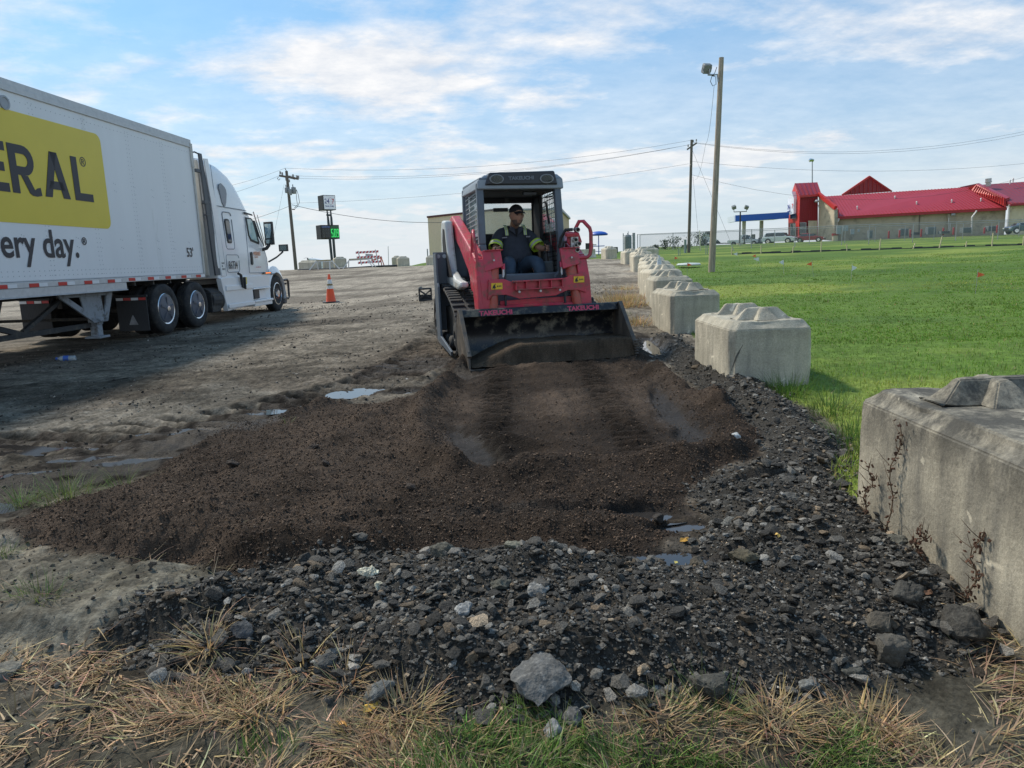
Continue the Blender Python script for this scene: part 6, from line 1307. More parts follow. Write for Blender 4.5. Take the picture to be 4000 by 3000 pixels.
# cone
cl = Vector((-5.70, 22.9, 0)); cl.z = Z(cl.x, cl.y); cn = empty('traffic_cone', cl, .3, 'orange traffic cone with a white collar and black base standing alone on the lot', 'traffic cone')
M_con = mat('cone_orange', (.85, .10, .03), rough=.5, var=.06); m = MB(); m.lathe([(.165, .03), (.155, .05), (.098, .45), (.10, .455), (.052, .77), (.045, .80), (.03, .905), (.0, .91)], n=28); m.build('cone_body', M_con, cn, smooth=60)
m = MB(); m.prism([(-.26, -.18), (-.18, -.26), (.18, -.26), (.26, -.18), (.26, .18), (.18, .26), (-.18, .26), (-.26, .18)], 'z', .0, .04); m.build('base', M_blk, cn, bevel=.01)
m = MB(); m.lathe([(.105, .44), (.106, .45), (.0625, .73), (.060, .735)], n=28); m.build('reflective_collar', mat('collar_white', (.72, .72, .70), rough=.5, dirt=((.35, .28, .18), .35, 9)), cn, smooth=60)
m = MB(); m.lathe([(.0905, .545), (.0925, .545), (.083, .60), (.081, .60)], n=28); m.build('band', mat('tape_brown', (.20, .14, .05), rough=.6), cn, smooth=60)
# crate
cl = Vector((-2.32, 19.9, 0)); cl.z = Z(cl.x, cl.y); cr = empty('milk_crate', cl, R(6), 'empty black plastic crate lying on its side on the lot beyond the cone', 'crate')
m = MB(); s_ = .165; 
for x in (-s_, s_): 
    for z in (0.02, 2*s_): m.bar((x, -.16, z), (x, .16, z), .03, .03)
for y in (-.15, .15):
    for z in (0.02, 2*s_): m.bar((-s_, y, z), (s_, y, z), .035, .04)
    for x in (-s_, s_): m.bar((x, y, 0), (x, y, 2*s_), .04, .04, up=(0, 1, 0))
    m.bar((-s_, y+.005, .05), (s_, y+.005, .30), .02, .03); m.bar((s_, y-.005, .05), (-s_, y-.005, .30), .02, .03)
for x in (-s_, s_): m.bar((x, -.15, .05), (x, .15, .3), .02, .03); m.bar((x, .15, .05), (x, -.15, .3), .02, .03); m.box(x-.008, x+.008, -.15, .15, .0, .12)
m.box(-s_, s_, .12, .135, .02, .16); m.build('frame', M_blk, cr, bevel=.005)
m = MB(); m.prism([(-.19, .36), (-.10, .40), (-.05, .34), (-.14, .33)], 'y', -.05, .02); m.build('torn_flap', mat('cardboard_grey', (.25, .24, .22)), cr)
# bottles
def bottle(loc, rot, label, capc, cap_='cap_blue', liquid=None):
    b = empty('plastic_bottle', loc, 0, label, 'bottle'); b.rotation_euler = rot
    m = MB(); m.lathe([(.0, 0), (.030, .0), (.034, .01), (.034, .06), (.031, .07), (.034, .08), (.034, .14), (.030, .165), (.014, .19), (.013, .20)], n=20); m.build('bottle_body', mat('clear_plastic', (.72, .78, .80), rough=.08, var=0, trans=.55, spec=.8), b, smooth=60)
    m = MB(); m.lathe([(.0345, .075), (.0355, .075), (.0355, .135), (.0345, .135)], n=20); m.build('wrapper', mat('wrapper_'+cap_, capc, rough=.4, var=.1), b, smooth=60)
    m = MB(); m.lathe([(.0, .222), (.016, .222), (.016, .200), (.0, .199)], n=14); m.build('cap', mat(cap_, capc, rough=.4, var=0), b, smooth=60); return b
bl = at(294, 1387, 11.15); bl.z = Z(bl.x, bl.y)+.034; bottle(bl, (R(88), 0, R(-75)), 'discarded drink bottle with a blue wrapper lying on the lot below the trailer', (.05, .13, .45)).scale = (1.25, 1.25, 1.25)
bw = Vector((3.58, 17.0, gz(3.5, 16.8)+.64)); bottle(bw, (0, 0, 0), 'clear water bottle standing on top of a concrete block in the row', (.55, .62, .68), 'cap_white').scale = (1.45, 1.45, 1.45)
# dried weeds against the nearest block
def weed(x, y, h, label, seed, lean=.02):
    r = random.Random(seed); z0 = Z(x, y); q = empty('dried_weed', (x, y, z0-.02), 0, label, 'dried weed', 'dried weeds against the nearest block'); m = MB(); P = []
    for k in range(9): t = k/8; P.append((lean*t+.012*math.sin(k*1.7+seed), -.05*t*h+.02*math.sin(k*1.1+seed), t*h))
    m.tube(P, [.0045*(1-.6*k/8) for k in range(9)], 6)
    for k in range(1, 8):
        for _ in range(2):
            p = Vector(P[k]); d = Vector((r.uniform(-.9, .3), r.uniform(-1, 1), r.uniform(.3, 1))).normalized()*r.uniform(.03, .10); m.tube([p, p+d*.5, p+d+Vector((0, 0, .01))], [.002, .0015, .0008], 4)
    m.build('stem', mat('weed_brown', (.13, .085, .05), rough=.9, var=.3), q); m = MB()
    for k in range(60):
        t = r.random(); i_ = min(7, int(t*8)); p = Vector(P[i_]).lerp(Vector(P[i_+1]), t*8-i_)+Vector((r.gauss(0, .012), r.gauss(0, .02), r.gauss(0, .01))); m.obox(p, r.uniform(.006, .022), r.uniform(.004, .014), r.uniform(.002, .005), (r.random()*3, r.random()*3, r.random()*3))
    m.build('dead_leaves', mat('dead_leaf', (.10, .05, .03), rough=.9, var=.4, scale=30), q)
weed(1.80, 3.28, .60, 'tall dried weed stalk with curled leaves against the nearest block', 3)
weed(1.79, 3.48, .30, 'thin dried stalk left of the tall one against the nearest block', 5)
weed(1.79, 2.64, .34, 'short dried stalk low on the block near the picture edge', 8)
weed(1.76, 2.95, .15, 'bent little dried stem at the block foot between two stalks', 11)
# ================================================================ lawn clutter
def flag(x, y, c, label, lean=0, sz=.10):
    z = gz(x, y)+.03; f = empty('survey_flag', (x, y, z), random.uniform(-.5, .5), label, 'survey flag', 'survey flags on the lawn'); m = MB(); m.tube([(0, 0, 0), (lean, 0, .5)], .004, 5); m.build('wire', M_gst, f)
    m = MB(); s = sz; pts = [(lean+i*s*.6*(-1 if lean < 0 else 1), .012*math.sin(i*2.2), .45-j*s*(1.5-.45*i)-.020*i) for i in range(4) for j in range(2)]; m.add(pts, [(2*i, 2*i+1, 2*i+3, 2*i+2) for i in range(3)]); o = m.build('flag', mat('flag_'+c, {'white': (.75, .78, .76), 'orange': (.85, .16, .05)}[c], rough=.6, var=.05), f, fixn=False); s_ = o.modifiers.new('t', 'SOLIDIFY'); s_.thickness = .002
for a in ((8.07, 44.7, 'orange', 'farthest orange flag, just right of the block row'), (6.94, 30.0, 'orange', 'orange flag at the bare patch beside the pale cover'), (5.79, 23.2, 'orange', 'orange flag touching the right edge of the block row'), (10.6, 33.0, 'white', 'white flag just right of the tall wooden pole'), (10.14, 29.2, 'orange', 'small orange flag between two white ones'), (9.15, 26.0, 'white', 'narrow white flag near the small orange one'), (8.8, 22.9, 'white', 'broad white flag in the middle of the lawn'), (8.95, 21.0, 'orange', 'orange flag right of the broad white one'), (8.86, 18.5, 'white', 'nearest white flag, faded, on the lawn'), (9.5, 14.5, 'orange', 'nearest orange marker near the right edge of the lawn')):
    flag(*a, lean=random.uniform(-.08, .08), sz=.10 if a[2] == 'white' else .075)
m = MB(); m.lathe([(0, 0), (.5, 0), (.52, .05), (.45, .10), (.1, .12)], n=20); o = tag(m.build('manhole_cover', mat('cover_pale', (.50, .55, .52), rough=.6), smooth=50), 'pale round cover on a bare patch of the lawn', 'cover'); o.location = (7.8, 31.0, gz(7.8, 31)+.05)
M_stk = mat('stake_wood', (.50, .44, .28), rough=.8)
LN_ = [at(2860, 995, 45.5), at(4060, 958, 43)]
for i, (px_, py_, h_, ln_, lb) in enumerate(((2858, 995, .5, 0, 'leftmost'), (2972, 988, .6, .02, 'second'), (3095, 986, .45, .15, 'third, slanting'), (3206, 985, .75, .03, 'fourth, tall'), (3309, 981, .5, -.1, 'fifth, forked'), (3435, 978, .75, .06, 'sixth, tall pale'), (3565, 976, .4, .35, 'seventh, fallen over'), (3668, 972, .75, .2, 'eighth, leaning'), (3772, 969, .4, .1, 'ninth, short'), (3874, 967, .85, .02, 'tenth, tallest'), (3996, 962, .6, 0, 'last'))):
    p = at(px_, py_, 45-.2*i); p.z = gz(p.x, p.y)-.05; m = MB(); m.bar((0, 0, 0), (ln_*h_, 0, h_), .05, .05); o = tag(m.build('wooden_stake', M_stk), lb+' wooden stake from the left along the silt strip', 'stake', 'stakes along the silt strip'); o.location = p
m = MB()
for k in range(30): 
    a = LN_[0].lerp(LN_[1], k/30); b = LN_[0].lerp(LN_[1], (k+1)/30); hh_ = .06+.07*abs(math.sin(k*1.3)); za, zb_ = gz(a.x, a.y), gz(b.x, b.y); m.add([(a.x, a.y, za), (b.x, b.y, zb_), (b.x, b.y+.03, zb_+hh_), (a.x, a.y+.03, za+hh_)], [(0, 1, 2, 3)])
o = tag(m.build('silt_fence', M_blk, fixn=False), 'low black silt strip running across the lawn between wooden stakes', 'silt fence'); s_ = o.modifiers.new('t', 'SOLIDIFY'); s_.thickness = .02
for i, (px_, py_, d, lb) in enumerate(((2553, 990, 70, 'pair of short posts beside the farthest flag'), (2652, 1002, 48, 'short post left of the tall wooden pole'), (2759, 997, 50, 'twin marker posts just left of the tall wooden pole'))):
    p = at(px_, py_, d); m = MB(); z = gz(p.x, p.y); m.box(-.06, -.02, -.02, .02, 0, .5); m.box(.05, .09, -.02, .02, 0, .5); o = tag(m.build('marker_post', mat('post_grey_green', (.3, .3, .3))), lb, 'post'); o.location = (p.x, p.y, z)
# chain-link fence
M_link = mat('chain_link', (.30, .32, .33), rough=.6, var=0, alpha=.14)
def fence(pts, label, hgt=1.85, sp=4.2):
    f = empty('chain_link_fence', pts[0], 0, label, 'fence', 'chain-link fences on the lawn'); o0 = Vector(pts[0]); mesh = MB(); rail = MB(); n = 0
    for a, b in zip(pts[:-1], pts[1:]):
        L_ = (b-a).length; k = max(1, round(L_/sp))
        for i in range(k):
            p = a.lerp(b, i/k); q = a.lerp(b, (i+1)/k); zp, zq = gz(p.x, p.y), gz(q.x, q.y); p = Vector((p.x, p.y, zp))-o0; q = Vector((q.x, q.y, zq))-o0; m = MB(); m.cyl(p, p+Vector((0, 0, hgt)), .038, n=6); m.build('post', M_gst, f)
            up = Vector((0, 0, hgt-.03)); rail.tube([p+up, q+up], .026, 6); mesh.add([p, q, q+up, p+up], [(0, 1, 2, 3)])
    rail.build('top_rail', M_gst, f); mesh.build('mesh_panel', M_link, f, fixn=False)
fence([at(2490, 981, 79), at(3287, 961, 66.5), at(3393, 954, 67.5), at(4060, 915, 70)], 'nearer chain-link fence crossing the lawn below the red roofed store')
fence([at(2500, 978, 88), at(3300, 940, 84), at(3980, 915, 88), at(4060, 915, 88)], 'farther chain-link fence just in front of the parked cars')
for px_ in (3287, 3362, 3393):
    pass
g0 = at(2492, 981, 79); zg = gz(g0.x, 79); gt = empty('fence_gate', (g0.x-1.6, 79, zg), 0, 'tall narrow gate frame with two green panels at the left end of the fence', 'gate')
m = MB(); m.cyl((0, 0, 0), (0, 0, 2.0), .05, n=8); m.cyl((1.15, 0, 0), (1.15, 0, 2.0), .16, n=10); m.bar((0, 0, 1.75), (1.15, 0, 1.75), .05, .05); m.cyl((.55, 0, 0), (.55, 0, 2.2), .03, n=6); m.bar((0, 0, .9), (1.1, 0, .9), .04, .04); m.build('frame', M_gst, gt)
for z in (.15, 1.15): m = MB(); m.box(.35, .82, -.03, .03, z, z+.55); m.build('panel', mat('panel_green', (.10, .20, .19), rough=.5), gt)
m = MB(); m.lathe([(.38, 0), (.38, 1.55), (.30, 1.72), (.06, 1.80), (.05, 1.95)], n=8); o = tag(m.build('grey_cabinet', mat('cabinet_grey', (.20, .225, .23), rough=.6)), 'wide grey peaked cabinet standing left of the green gate panels', 'cabinet'); pc = at(2453, 981, 74); o.location = (pc.x, pc.y, gz(pc.x, pc.y))
# blue umbrella table and things near it
ub = at(2339, 984, 62); ut = empty('umbrella_table', (ub.x, ub.y, gz(ub.x, ub.y)), 0, 'blue umbrella over a blue picnic table on the crest right of the loader', 'umbrella table'); M_bl = mat('umbrella_blue', (.02, .10, .45), rough=.45, var=.05)
zt = at(2339, 903, 62).z-ut.location.z; m = MB(); m.lathe([(.82, zt-.30), (.80, zt-.24), (.6, zt-.10), (.3, zt-.02), (.02, zt)], n=20); m.lathe([(.76, zt-.36), (.78, zt-.32), (.1, zt-.31)], n=20); m.build('canopy', M_bl, ut, smooth=40)
m = MB(); m.cyl((0, 0, 0), (0, 0, zt), .04, n=8); m.build('pole', M_bl, ut)
m = MB(); m.box(-.45, .45, -.45, .45, .74, .80); m.build('table_top', M_bl, ut)
for x in (-.75, .72): m = MB(); m.box(x-.2, x+.2, -.5, .5, .42, .47); m.bar((0, 0, .3), (x, 0, .44), .05, .05); m.build('bench', M_bl, ut)
p = at(2304, 985, 60); m = MB(); m.box(-.35, .18, -.03, .03, .45, 1.05); m.cyl((.16, 0, 0), (.16, 0, 1.1), .04, n=6); m.cyl((-.05, 0, 0), (-.05, 0, .5), .02, n=6); o = tag(m.build('sign_board', M_blk), 'black board on a post seen through the loader hose hoop', 'board'); o.location = (p.x, p.y, gz(p.x, p.y))
p = at(2317, 985, 61); m = MB(); m.cyl((0, 0, 0), (0, 0, .95), .02, n=6); m.box(-.1, .28, -.02, .02, .80, .88); o = tag(m.build('street_name_sign', mat('blade_green', (.15, .25, .24))), 'tiny green street name sign left of the blue umbrella', 'sign'); o.location = (p.x, p.y, gz(p.x, p.y)+.05)
p = at(2296, 1010, 52); m = MB(); m.prism([(-.35, 0), (.35, 0), (.30, .10), (.12, .30), (.09, .62), (-.09, .62), (-.12, .30), (-.30, .10)], 'x', -.9, .55); o = tag(m.build('jersey_barrier', mc_far, bevel=.02), 'pale concrete road barrier behind the loader hose hoop', 'barrier'); o.location = (p.x, p.y, gz(p.x, p.y)); o.rotation_euler = (0, 0, R(10))
p = at(2404, 980, 70); m = MB(); m.lathe([(.24, 0), (.25, .3), (.24, .55), (.2, .56)], n=14); o = tag(m.build('trash_barrel', mat('barrel_dark', (.03, .045, .03)), smooth=50), 'dark barrel with weeds behind the farthest block', 'barrel'); o.location = (p.x, p.y, gz(p.x, p.y)-.1); o.scale = (1, 1, 1.25)
p = at(2527, 1003, 46); m = MB(); m.lathe([(.20, -.1), (.30, -.11), (.34, 0), (.30, .11), (.20, .1)], axis='y', n=20); o = tag(m.build('old_tire', M_rub, smooth=50), 'old black tire leaning at the end of the block row', 'tire'); o.location = (p.x, p.y, gz(p.x, p.y)+.25)
# small shrubs along the crest
def shrub(px_, py_, d, w_, h_, label, n=260):
    p = at(px_, py_, d); z = gz(p.x, d); x = p.x+rng.normal(0, w_*.4, n); y = d+rng.normal(0, w_*.3, n); zz = z+rng.random(n)**.8*h_; s = .09
    s_ = empty('shrub', (0, 0, 0), 0, label, 'shrub', 'small shrubs along the crest'); c = gcol(n, (.035, .06, .022), .35)
    blades('foliage', x, y, zz, rng.uniform(.12, .3, n), np.full(n, .11), rng.random(n)*6.28, rng.uniform(0, 1.4, n), np.full(n, .3), c, m_blade, 1, None).parent = s_
    m = MB()
    for k in range(3): m.tube([(p.x, d, z-.1), (p.x+(k-1)*w_*.2, d, z+h_*.8)], [.03, .01], 5)
    m.build('stems', M_woodd, s_)
for a in ((2560, 975, 84, .5, .5, 'tiny shrub at the left end of the crest fence'), (2598, 973, 84, .7, 1.1, 'shrub with an uneven top between fence posts'), (2637, 971, 84, 1.0, 1.4, 'rounded shrub left of the dark utility pole'), (2680, 972, 86, .8, .4, 'low shrub left of the utility pole foot'), (2722, 965, 104, 2.0, 1.9, 'shrub at the tail of the small white loader'), (2745, 963, 108, 1.6, 2.0, 'leafy shrub in front of the small white loader')): shrub(*a)
# ================================================================ station, canopy, cars
M_bei = mat('beige_stucco', (.66, .57, .42), rough=.9, var=.1, scale=1.2, dirt=((.34, .29, .22), .3, .7)); M_blkw = mat('beige_block_wall', (.46, .40, .31), rough=.9, var=.1, scale=1.5, dirt=((.24, .21, .17), .3, .6))
M_rr = mat('roof_red', (.36, .035, .055), rough=.38, var=.06, scale=.8); M_rb = mat('bright_red', (.55, .035, .03), rough=.5, var=.08, scale=1); M_rd = mat('deep_red', (.34, .022, .03), rough=.5, var=.08)
M_tan = mat('tan_cladding', (.82, .66, .48), rough=.6, var=.05); M_trim = mat('maroon_trim', (.12, .035, .035), rough=.6)
bo = at(3261, 936, 118); st = empty('store_building', bo, 0, 'long red roofed store with beige walls and a red tower at its left end', 'building')
S2 = lambda x, y, d: at(x, y, d)-bo
def slab(pts, t, name, mt_, parent=st, dirv=(0, 1, 0)):
    """polygon with thickness t pushed away from the viewer"""
    dv = Vector(dirv)*t; n = len(pts); m = MB(); m.add(list(pts)+[p+dv for p in pts], [tuple(range(n)), tuple(range(n, 2*n))[::-1]]+[(i, (i+1) % n, (i+1) % n+n, i+n) for i in range(n)]); return m.build(name, mt_, parent)
eA, eB, rR, rL = S2(3270, 849, 118), S2(3932, 812, 106), S2(3782, 731, 113), S2(3225, 767, 125)
slab([eA, eB, rR, rL], .25, 'roof', M_rr, dirv=(0, .2, -1))
# standing seams
def ribs(a0, a1, b0, b1, n, name, mt_, w_=.05, parent=st, off=Vector((0, -.03, .03))):
    m = MB()
    for k in range(n+1): t = k/n; m.bar(a0.lerp(a1, t)+off, b0.lerp(b1, t)+off, w_, w_)
    return m.build(name, mt_, parent)
ribs(eA, eB, rL, rR, 46, 'standing_seams', M_rd, .07)
# wall under the eave
wA, wB = S2(3266, 856, 118.6), S2(3930, 816, 106.6); zb0 = -1.0
slab([Vector((wA.x, wA.y, zb0)), Vector((wB.x, wB.y, zb0)), wB, wA], .3, 'long_wall', M_blkw)
m = MB(); m.bar(eA+Vector((0, -.1, -.15)), eB+Vector((0, -.1, -.15)), .25, .35); m.build('gutter', M_rd, st); m = MB(); m.bar(eA+Vector((0, -.25, .06)), eB+Vector((0, -.25, .06)), .12, .08); m.build('eave_trim', M_rb, st)
slab([S2(3262, 942, 117.7), S2(3262, 816, 117.7), S2(3199, 764, 122), S2(3195, 935, 122)], .5, 'gable_wall', M_bei, dirv=(1, .2, 0)); m = MB(); m.bar(S2(3264, 812, 117.6), S2(3198, 758, 122), .5, .6); m.bar(S2(3268, 818, 117.6), S2(3268, 846, 117.6), .6, .3, up=(0, 1, 0)); m.build('gable_coping', M_rb, st)
m = MB(); m.bar(S2(3265, 820, 117.3), S2(3264, 905, 117.3), .5, .3, up=(0, 1, 0)); m.build('stone_pier', mat('stone_mix', (.33, .30, .23), var=.4, scale=3), st)
m = MB(); m.cyl(S2(3262, 942, 116.8), S2(3262, 913, 116.8), .45, n=12); m.cyl(S2(3262, 920, 116.75), S2(3262, 911, 116.75), .5, n=12, m=1); m.build('pier_base', [M_bei, M_rd], st)
# tower
slab([S2(3120, 935, 121.5), S2(3195, 933, 122.2), S2(3195, 764, 122.2), S2(3126, 767, 121.5)], .4, 'tower_front', M_rd); ribs(S2(3126, 767, 121.4), S2(3193, 764, 122.1), S2(3124, 862, 121.4), S2(3192, 862, 122.1), 9, 'tower_ribs', M_rd, .06)
slab([S2(3158, 862, 121.3), S2(3192, 862, 121.9), S2(3192, 936, 121.9), S2(3158, 934, 121.3)], .15, 'tower_beige_panel', M_bei); slab([S2(3120, 936, 121.3), S2(3125, 765, 121.3), S2(3079, 840, 126), S2(3079, 925, 126)], .4, 'tower_side', M_rb, dirv=(.3, .5, 0)); slab([S2(3125, 766, 121.2), S2(3104, 718, 124), S2(3094, 748, 126), S2(3079, 842, 126.2)], .4, 'tower_gable', M_rb, dirv=(.3, .5, 0))
slab([S2(3122, 765, 121), S2(3209, 758, 122), S2(3192, 712, 125), S2(3104, 716, 124)], .3, 'tower_roof', M_rr, dirv=(0, .2, -1)); ribs(S2(3126, 762, 121), S2(3206, 757, 122), S2(3106, 717, 124), S2(3191, 713, 125), 5, 'tower_seams', M_rd, .09)
m = MB(); m.bar(S2(3122, 768, 120.9), S2(3209, 761, 121.9), .3, .35); m.build('tower_fascia', M_rb, st)
w1 = slab([S2(3125, 869, 121.2), S2(3150, 869, 121.2), S2(3149, 914, 121.2), S2(3124, 914, 121.2)], .1, 'window', mat('window_frame', (.50, .52, .50)), dirv=(0, .1, 0)); slab([S2(3127, 871, 121.05), S2(3148, 871, 121.05), S2(3147, 887, 121.05), S2(3126, 887, 121.05)], .05, 'pane', M_glass, w1); slab([S2(3127, 893, 121.05), S2(3148, 893, 121.05), S2(3146, 911, 121.05), S2(3126, 911, 121.05)], .05, 'pane', M_glass, w1)
w2 = slab([S2(3089, 875, 123.5), S2(3106, 870, 122), S2(3105, 922, 122), S2(3089, 920, 123.5)], .1, 'glass_door', M_glass); m = MB()
for x in (3089, 3095, 3101, 3106): m.bar(S2(x, 873, 122.1+(3106-x)*.08), S2(x-.5, 921, 122.1+(3106-x)*.08), .12, .12, up=(0, 1, 0))
m.build('mullions', MATS['window_frame'], w2); slab([S2(3087, 838, 124), S2(3109, 833, 122.2), S2(3109, 853, 122.2), S2(3087, 856, 124)], .1, 'window', M_glass)
sf = slab([S2(3092, 748, 123.2), S2(3101, 775, 122.6), S2(3100, 835, 122.6), S2(3076, 840, 124.6), S2(3078, 779, 124.6)], .9, 'store_sign', M_sw, dirv=(1, .35, 0)); 
e1 = (S2(3100, 835, 122.5)-S2(3076, 840, 124.5)); u_ = S2(3101, 775, 122.5)-S2(3100, 835, 122.5)
o_ = S2(3077, 818, 124.4)+Vector((-.06, -.04, 0)); text('24', 1.05, m_b, sf, frame(o_, e1, (0, 0, 1)), ext=.02, bold=.03, sx=.62); text('7', 1.05, m_r, sf, frame(o_+e1*.70, e1, (0, 0, 1)), ext=.02, bold=.03, sx=.7); text('TRAVEL STORE', .30, m_b, sf, frame(o_+Vector((0, 0, -.5)), e1, (0, 0, 1)), ext=.02, bold=.01, sx=.5)
m = MB(); m.lathe([(.35, 0), (.42, .15), (.2, .4)], S2(3190, 790, 120.8), 'z', 12); m.tube([S2(3196, 800, 120.8), S2(3198, 810, 120.8), S2(3205, 810, 120.5)], .05, 6); m.build('wall_lamp', M_gst, st, smooth=50)
# second gable behind
slab([S2(3292, 762, 127), S2(3397, 691, 127), S2(3482, 748, 127)], .3, 'rear_gable', M_rd); pass
m = MB()
for k in range(9): x = 3325+k*17; yt = 691+(3397-x)*.676 if x < 3397 else 691+(x-3397)*.67; m.bar(S2(x, yt+3, 126.9), S2(x, 757-k, 126.9), .07, .07, up=(0, 1, 0))
m.build('gable_ribs', M_rb, st); m = MB(); m.bar(S2(3290, 762, 126.6), S2(3397, 689, 126.6), .3, .3); m.bar(S2(3397, 689, 126.6), S2(3484, 748, 126.6), .2, .2); m.build('gable_trim', M_rb, st); slab([S2(3288, 762, 127), S2(3396, 690, 127), S2(3385, 697, 133), S2(3290, 762, 133)], .15, 'rear_gable_roof', M_rr, dirv=(0, 0, -1))
# raised parapet and right-hand wing
slab([S2(3782, 733, 112.5), S2(3814, 720, 112), S2(3930, 775, 105.6), S2(3929, 807, 105.6), S2(3786, 745, 112.5)], .6, 'parapet', M_rb, dirv=(1, .2, 0)); m = MB()
for k in range(15): t = (k+.5)/15; a = S2(3812, 722, 112).lerp(S2(3928, 776, 105.5), t); b = S2(3796, 748, 112).lerp(S2(3928, 804, 105.5), t); m.bar(a+Vector((-.08, -.06, 0)), b+Vector((-.08, -.06, 0)), .13, .08, up=(0, 1, 0))
m.build('parapet_ribs', M_rd, st); slab([S2(3814, 719, 112), S2(3826, 716, 113), S2(3945, 770, 105.8), S2(3930, 775, 105.5)], .1, 'parapet_cap', M_rr, dirv=(0, 0, -1)); slab([S2(3929, 776, 105.5), S2(3944, 770, 105.7), S2(3942, 805, 105.7), S2(3929, 808, 105.5)], .3, 'parapet_end', M_rd)
slab([S2(3826, 722, 114), S2(4100, 703, 110), S2(4100, 790, 102), S2(3948, 800, 104.5), S2(3940, 790, 105)], .2, 'wing_roof', mat('roof_red_dull', (.20, .03, .045), rough=.45), dirv=(0, .2, -1)); ribs(S2(3850, 724, 113.5), S2(4100, 704, 109.8), S2(3952, 797, 104.3), S2(4220, 780, 101), 16, 'wing_seams', M_rd, .06); m = MB(); m.bar(S2(3948, 800, 104.2), S2(4100, 791, 101.7), .25, .3); m.build('wing_gutter', M_rd, st)
a, b = S2(3945, 805, 105), S2(4100, 797, 102.4); slab([Vector((a.x, a.y, zb0)), Vector((b.x, b.y, zb0)), b, a], .3, 'wing_wall', M_bei)
slab([S2(3748, 731, 116), S2(3825, 715, 116), S2(3835, 740, 116)], .3, 'far_gable', M_rr)
m = MB(); m.cyl(S2(3861, 728, 111.5), S2(3861, 713, 111.5), .42, n=4); m.cyl(S2(3861, 714, 111.5), S2(3861, 697, 111.5), .42, n=16); m.cyl(S2(3861, 712, 111.5), S2(3861, 709, 111.5), .48, n=16); m.build('exhaust_stack', M_steel, st, smooth=40)
_rn = (eB-eA).cross(rL-eA).normalized()
def onroof(px, py):
    v = CM @ Vector(((px-2000)/2773, -(py-1500)/2773, -1)); o = Vector((0, 0, 1.5))-bo; return o+v*(((eA-o).dot(_rn))/v.dot(_rn))
M_pip = mat('vent_pale', (.62, .58, .56), rough=.5)
for i, (x, y, d) in enumerate(((3348, 820, 119.5), (3495, 781, 120), (3580, 803, 114.5), (3717, 796, 112), (3831, 791, 109.5), (3945, 719, 110), (3957, 712, 110))):
    m = MB(); a = onroof(x, y) if i < 5 else S2(x, y, d); m.cyl(a, a+Vector((0, 0, .55)), .09, n=8); m.cyl(a+Vector((0, 0, .5)), a+Vector((0, 0, .68)), .15, .03, n=8); m.build('vent_pipe', M_pip, st)
for i, pts_ in enumerate((((3815, 823), (3812, 828), (3796, 849), (3795, 915)), ((3941, 800), (3942, 806), (3936, 900)), ((3277, 853), (3275, 862), (3268, 870)))):
    d = (107.6, 105, 117.5)[i]; m = MB(); m.tube([S2(x, y, d-.2) for x, y in pts_], .12, 6); m.build('downspout', M_pip, st)
for x, y0, y1, d in ((3592, 838, 905, 112.5), (3706, 850, 905, 110), (3712, 872, 902, 109.8), (3442, 866, 925, 115.6)): m = MB(); m.tube([S2(x, y0, d-.2), S2(x-2, y1, d-.2)], .07, 5); m.build('conduit', M_woodd if x == 3592 else M_pip, st)
for x0, x1, y0, y1, d, c in ((3416, 3440, 865, 930, 115.8, 'door'), (3703, 3738, 836, 915, 109.8, 'door')): slab([S2(x0, y1, d), S2(x1, y1, d), S2(x1, y0, d), S2(x0, y0, d)], .06, 'service_door', mat('door_beige', (.38, .33, .26), rough=.6))
for x, y, d in ((3431, 856, 115.6), (3724, 838, 109.4)): m = MB(); m.obox(S2(x, y, d), .55, .25, .3); m.build('wall_light', M_gst, st, bevel=.04)
for x0, x1, y0, y1, d in ((3265, 3286, 882, 915, 116), (3291, 3312, 882, 903, 115.5), (3321, 3336, 895, 916, 115.5), (3349, 3357, 895, 906, 115.2)): m = MB(); a, b = S2(x0, y1, d), S2(x1, y0, d); m.box(a.x, b.x, a.y-.2, a.y, a.z, b.z); m.build('utility_box', mat('utility_grey', (.34, .38, .40), rough=.5), st, bevel=.03)
# plant behind the store
def onlot(px_, py_, d): p = at(px_, py_, d); return Vector((p.x, p.y, p.z))
for i, (x0, x1, y0, y1, d, lb) in enumerate(((3395, 3410, 900, 930, 113, 'slim grey air conditioner left of the service door'), (3518, 3549, 892, 921, 111, 'tall grey air conditioner with a white tag under the long eave'), (3568, 3594, 906, 919, 110.5, 'low grey unit between two red bollards'), (3624, 3658, 886, 917, 109, 'double grey air conditioner in the middle of the wall'), (3676, 3711, 902, 914, 108, 'low dark equipment box behind a red bollard'), (3760, 3795, 888, 910, 107, 'grey utility cabinet left of the bent downspout'), (3860, 3905, 882, 904, 104.5, 'wide grey unit near the right-hand wing'))):
    a, b = at(x0, y1, d), at(x1, y0, d); u = empty('air_conditioner', ((a.x+b.x)/2, d, a.z), 0, lb, 'air conditioner', 'air conditioners behind the store'); w_ = (b.x-a.x)/2; h_ = b.z-a.z; m = MB(); m.box(-w_, w_, 0, .8, 0, h_); m.build('cabinet', mat('unit_grey', (.16, .19, .21), rough=.5), u, bevel=.04); m = MB()
    for k in range(5): m.box(-w_+.1, w_-.1, -.03, -.002, .1+k*h_*.16, .14+k*h_*.16)
    m.build('grille', M_dkg, u)
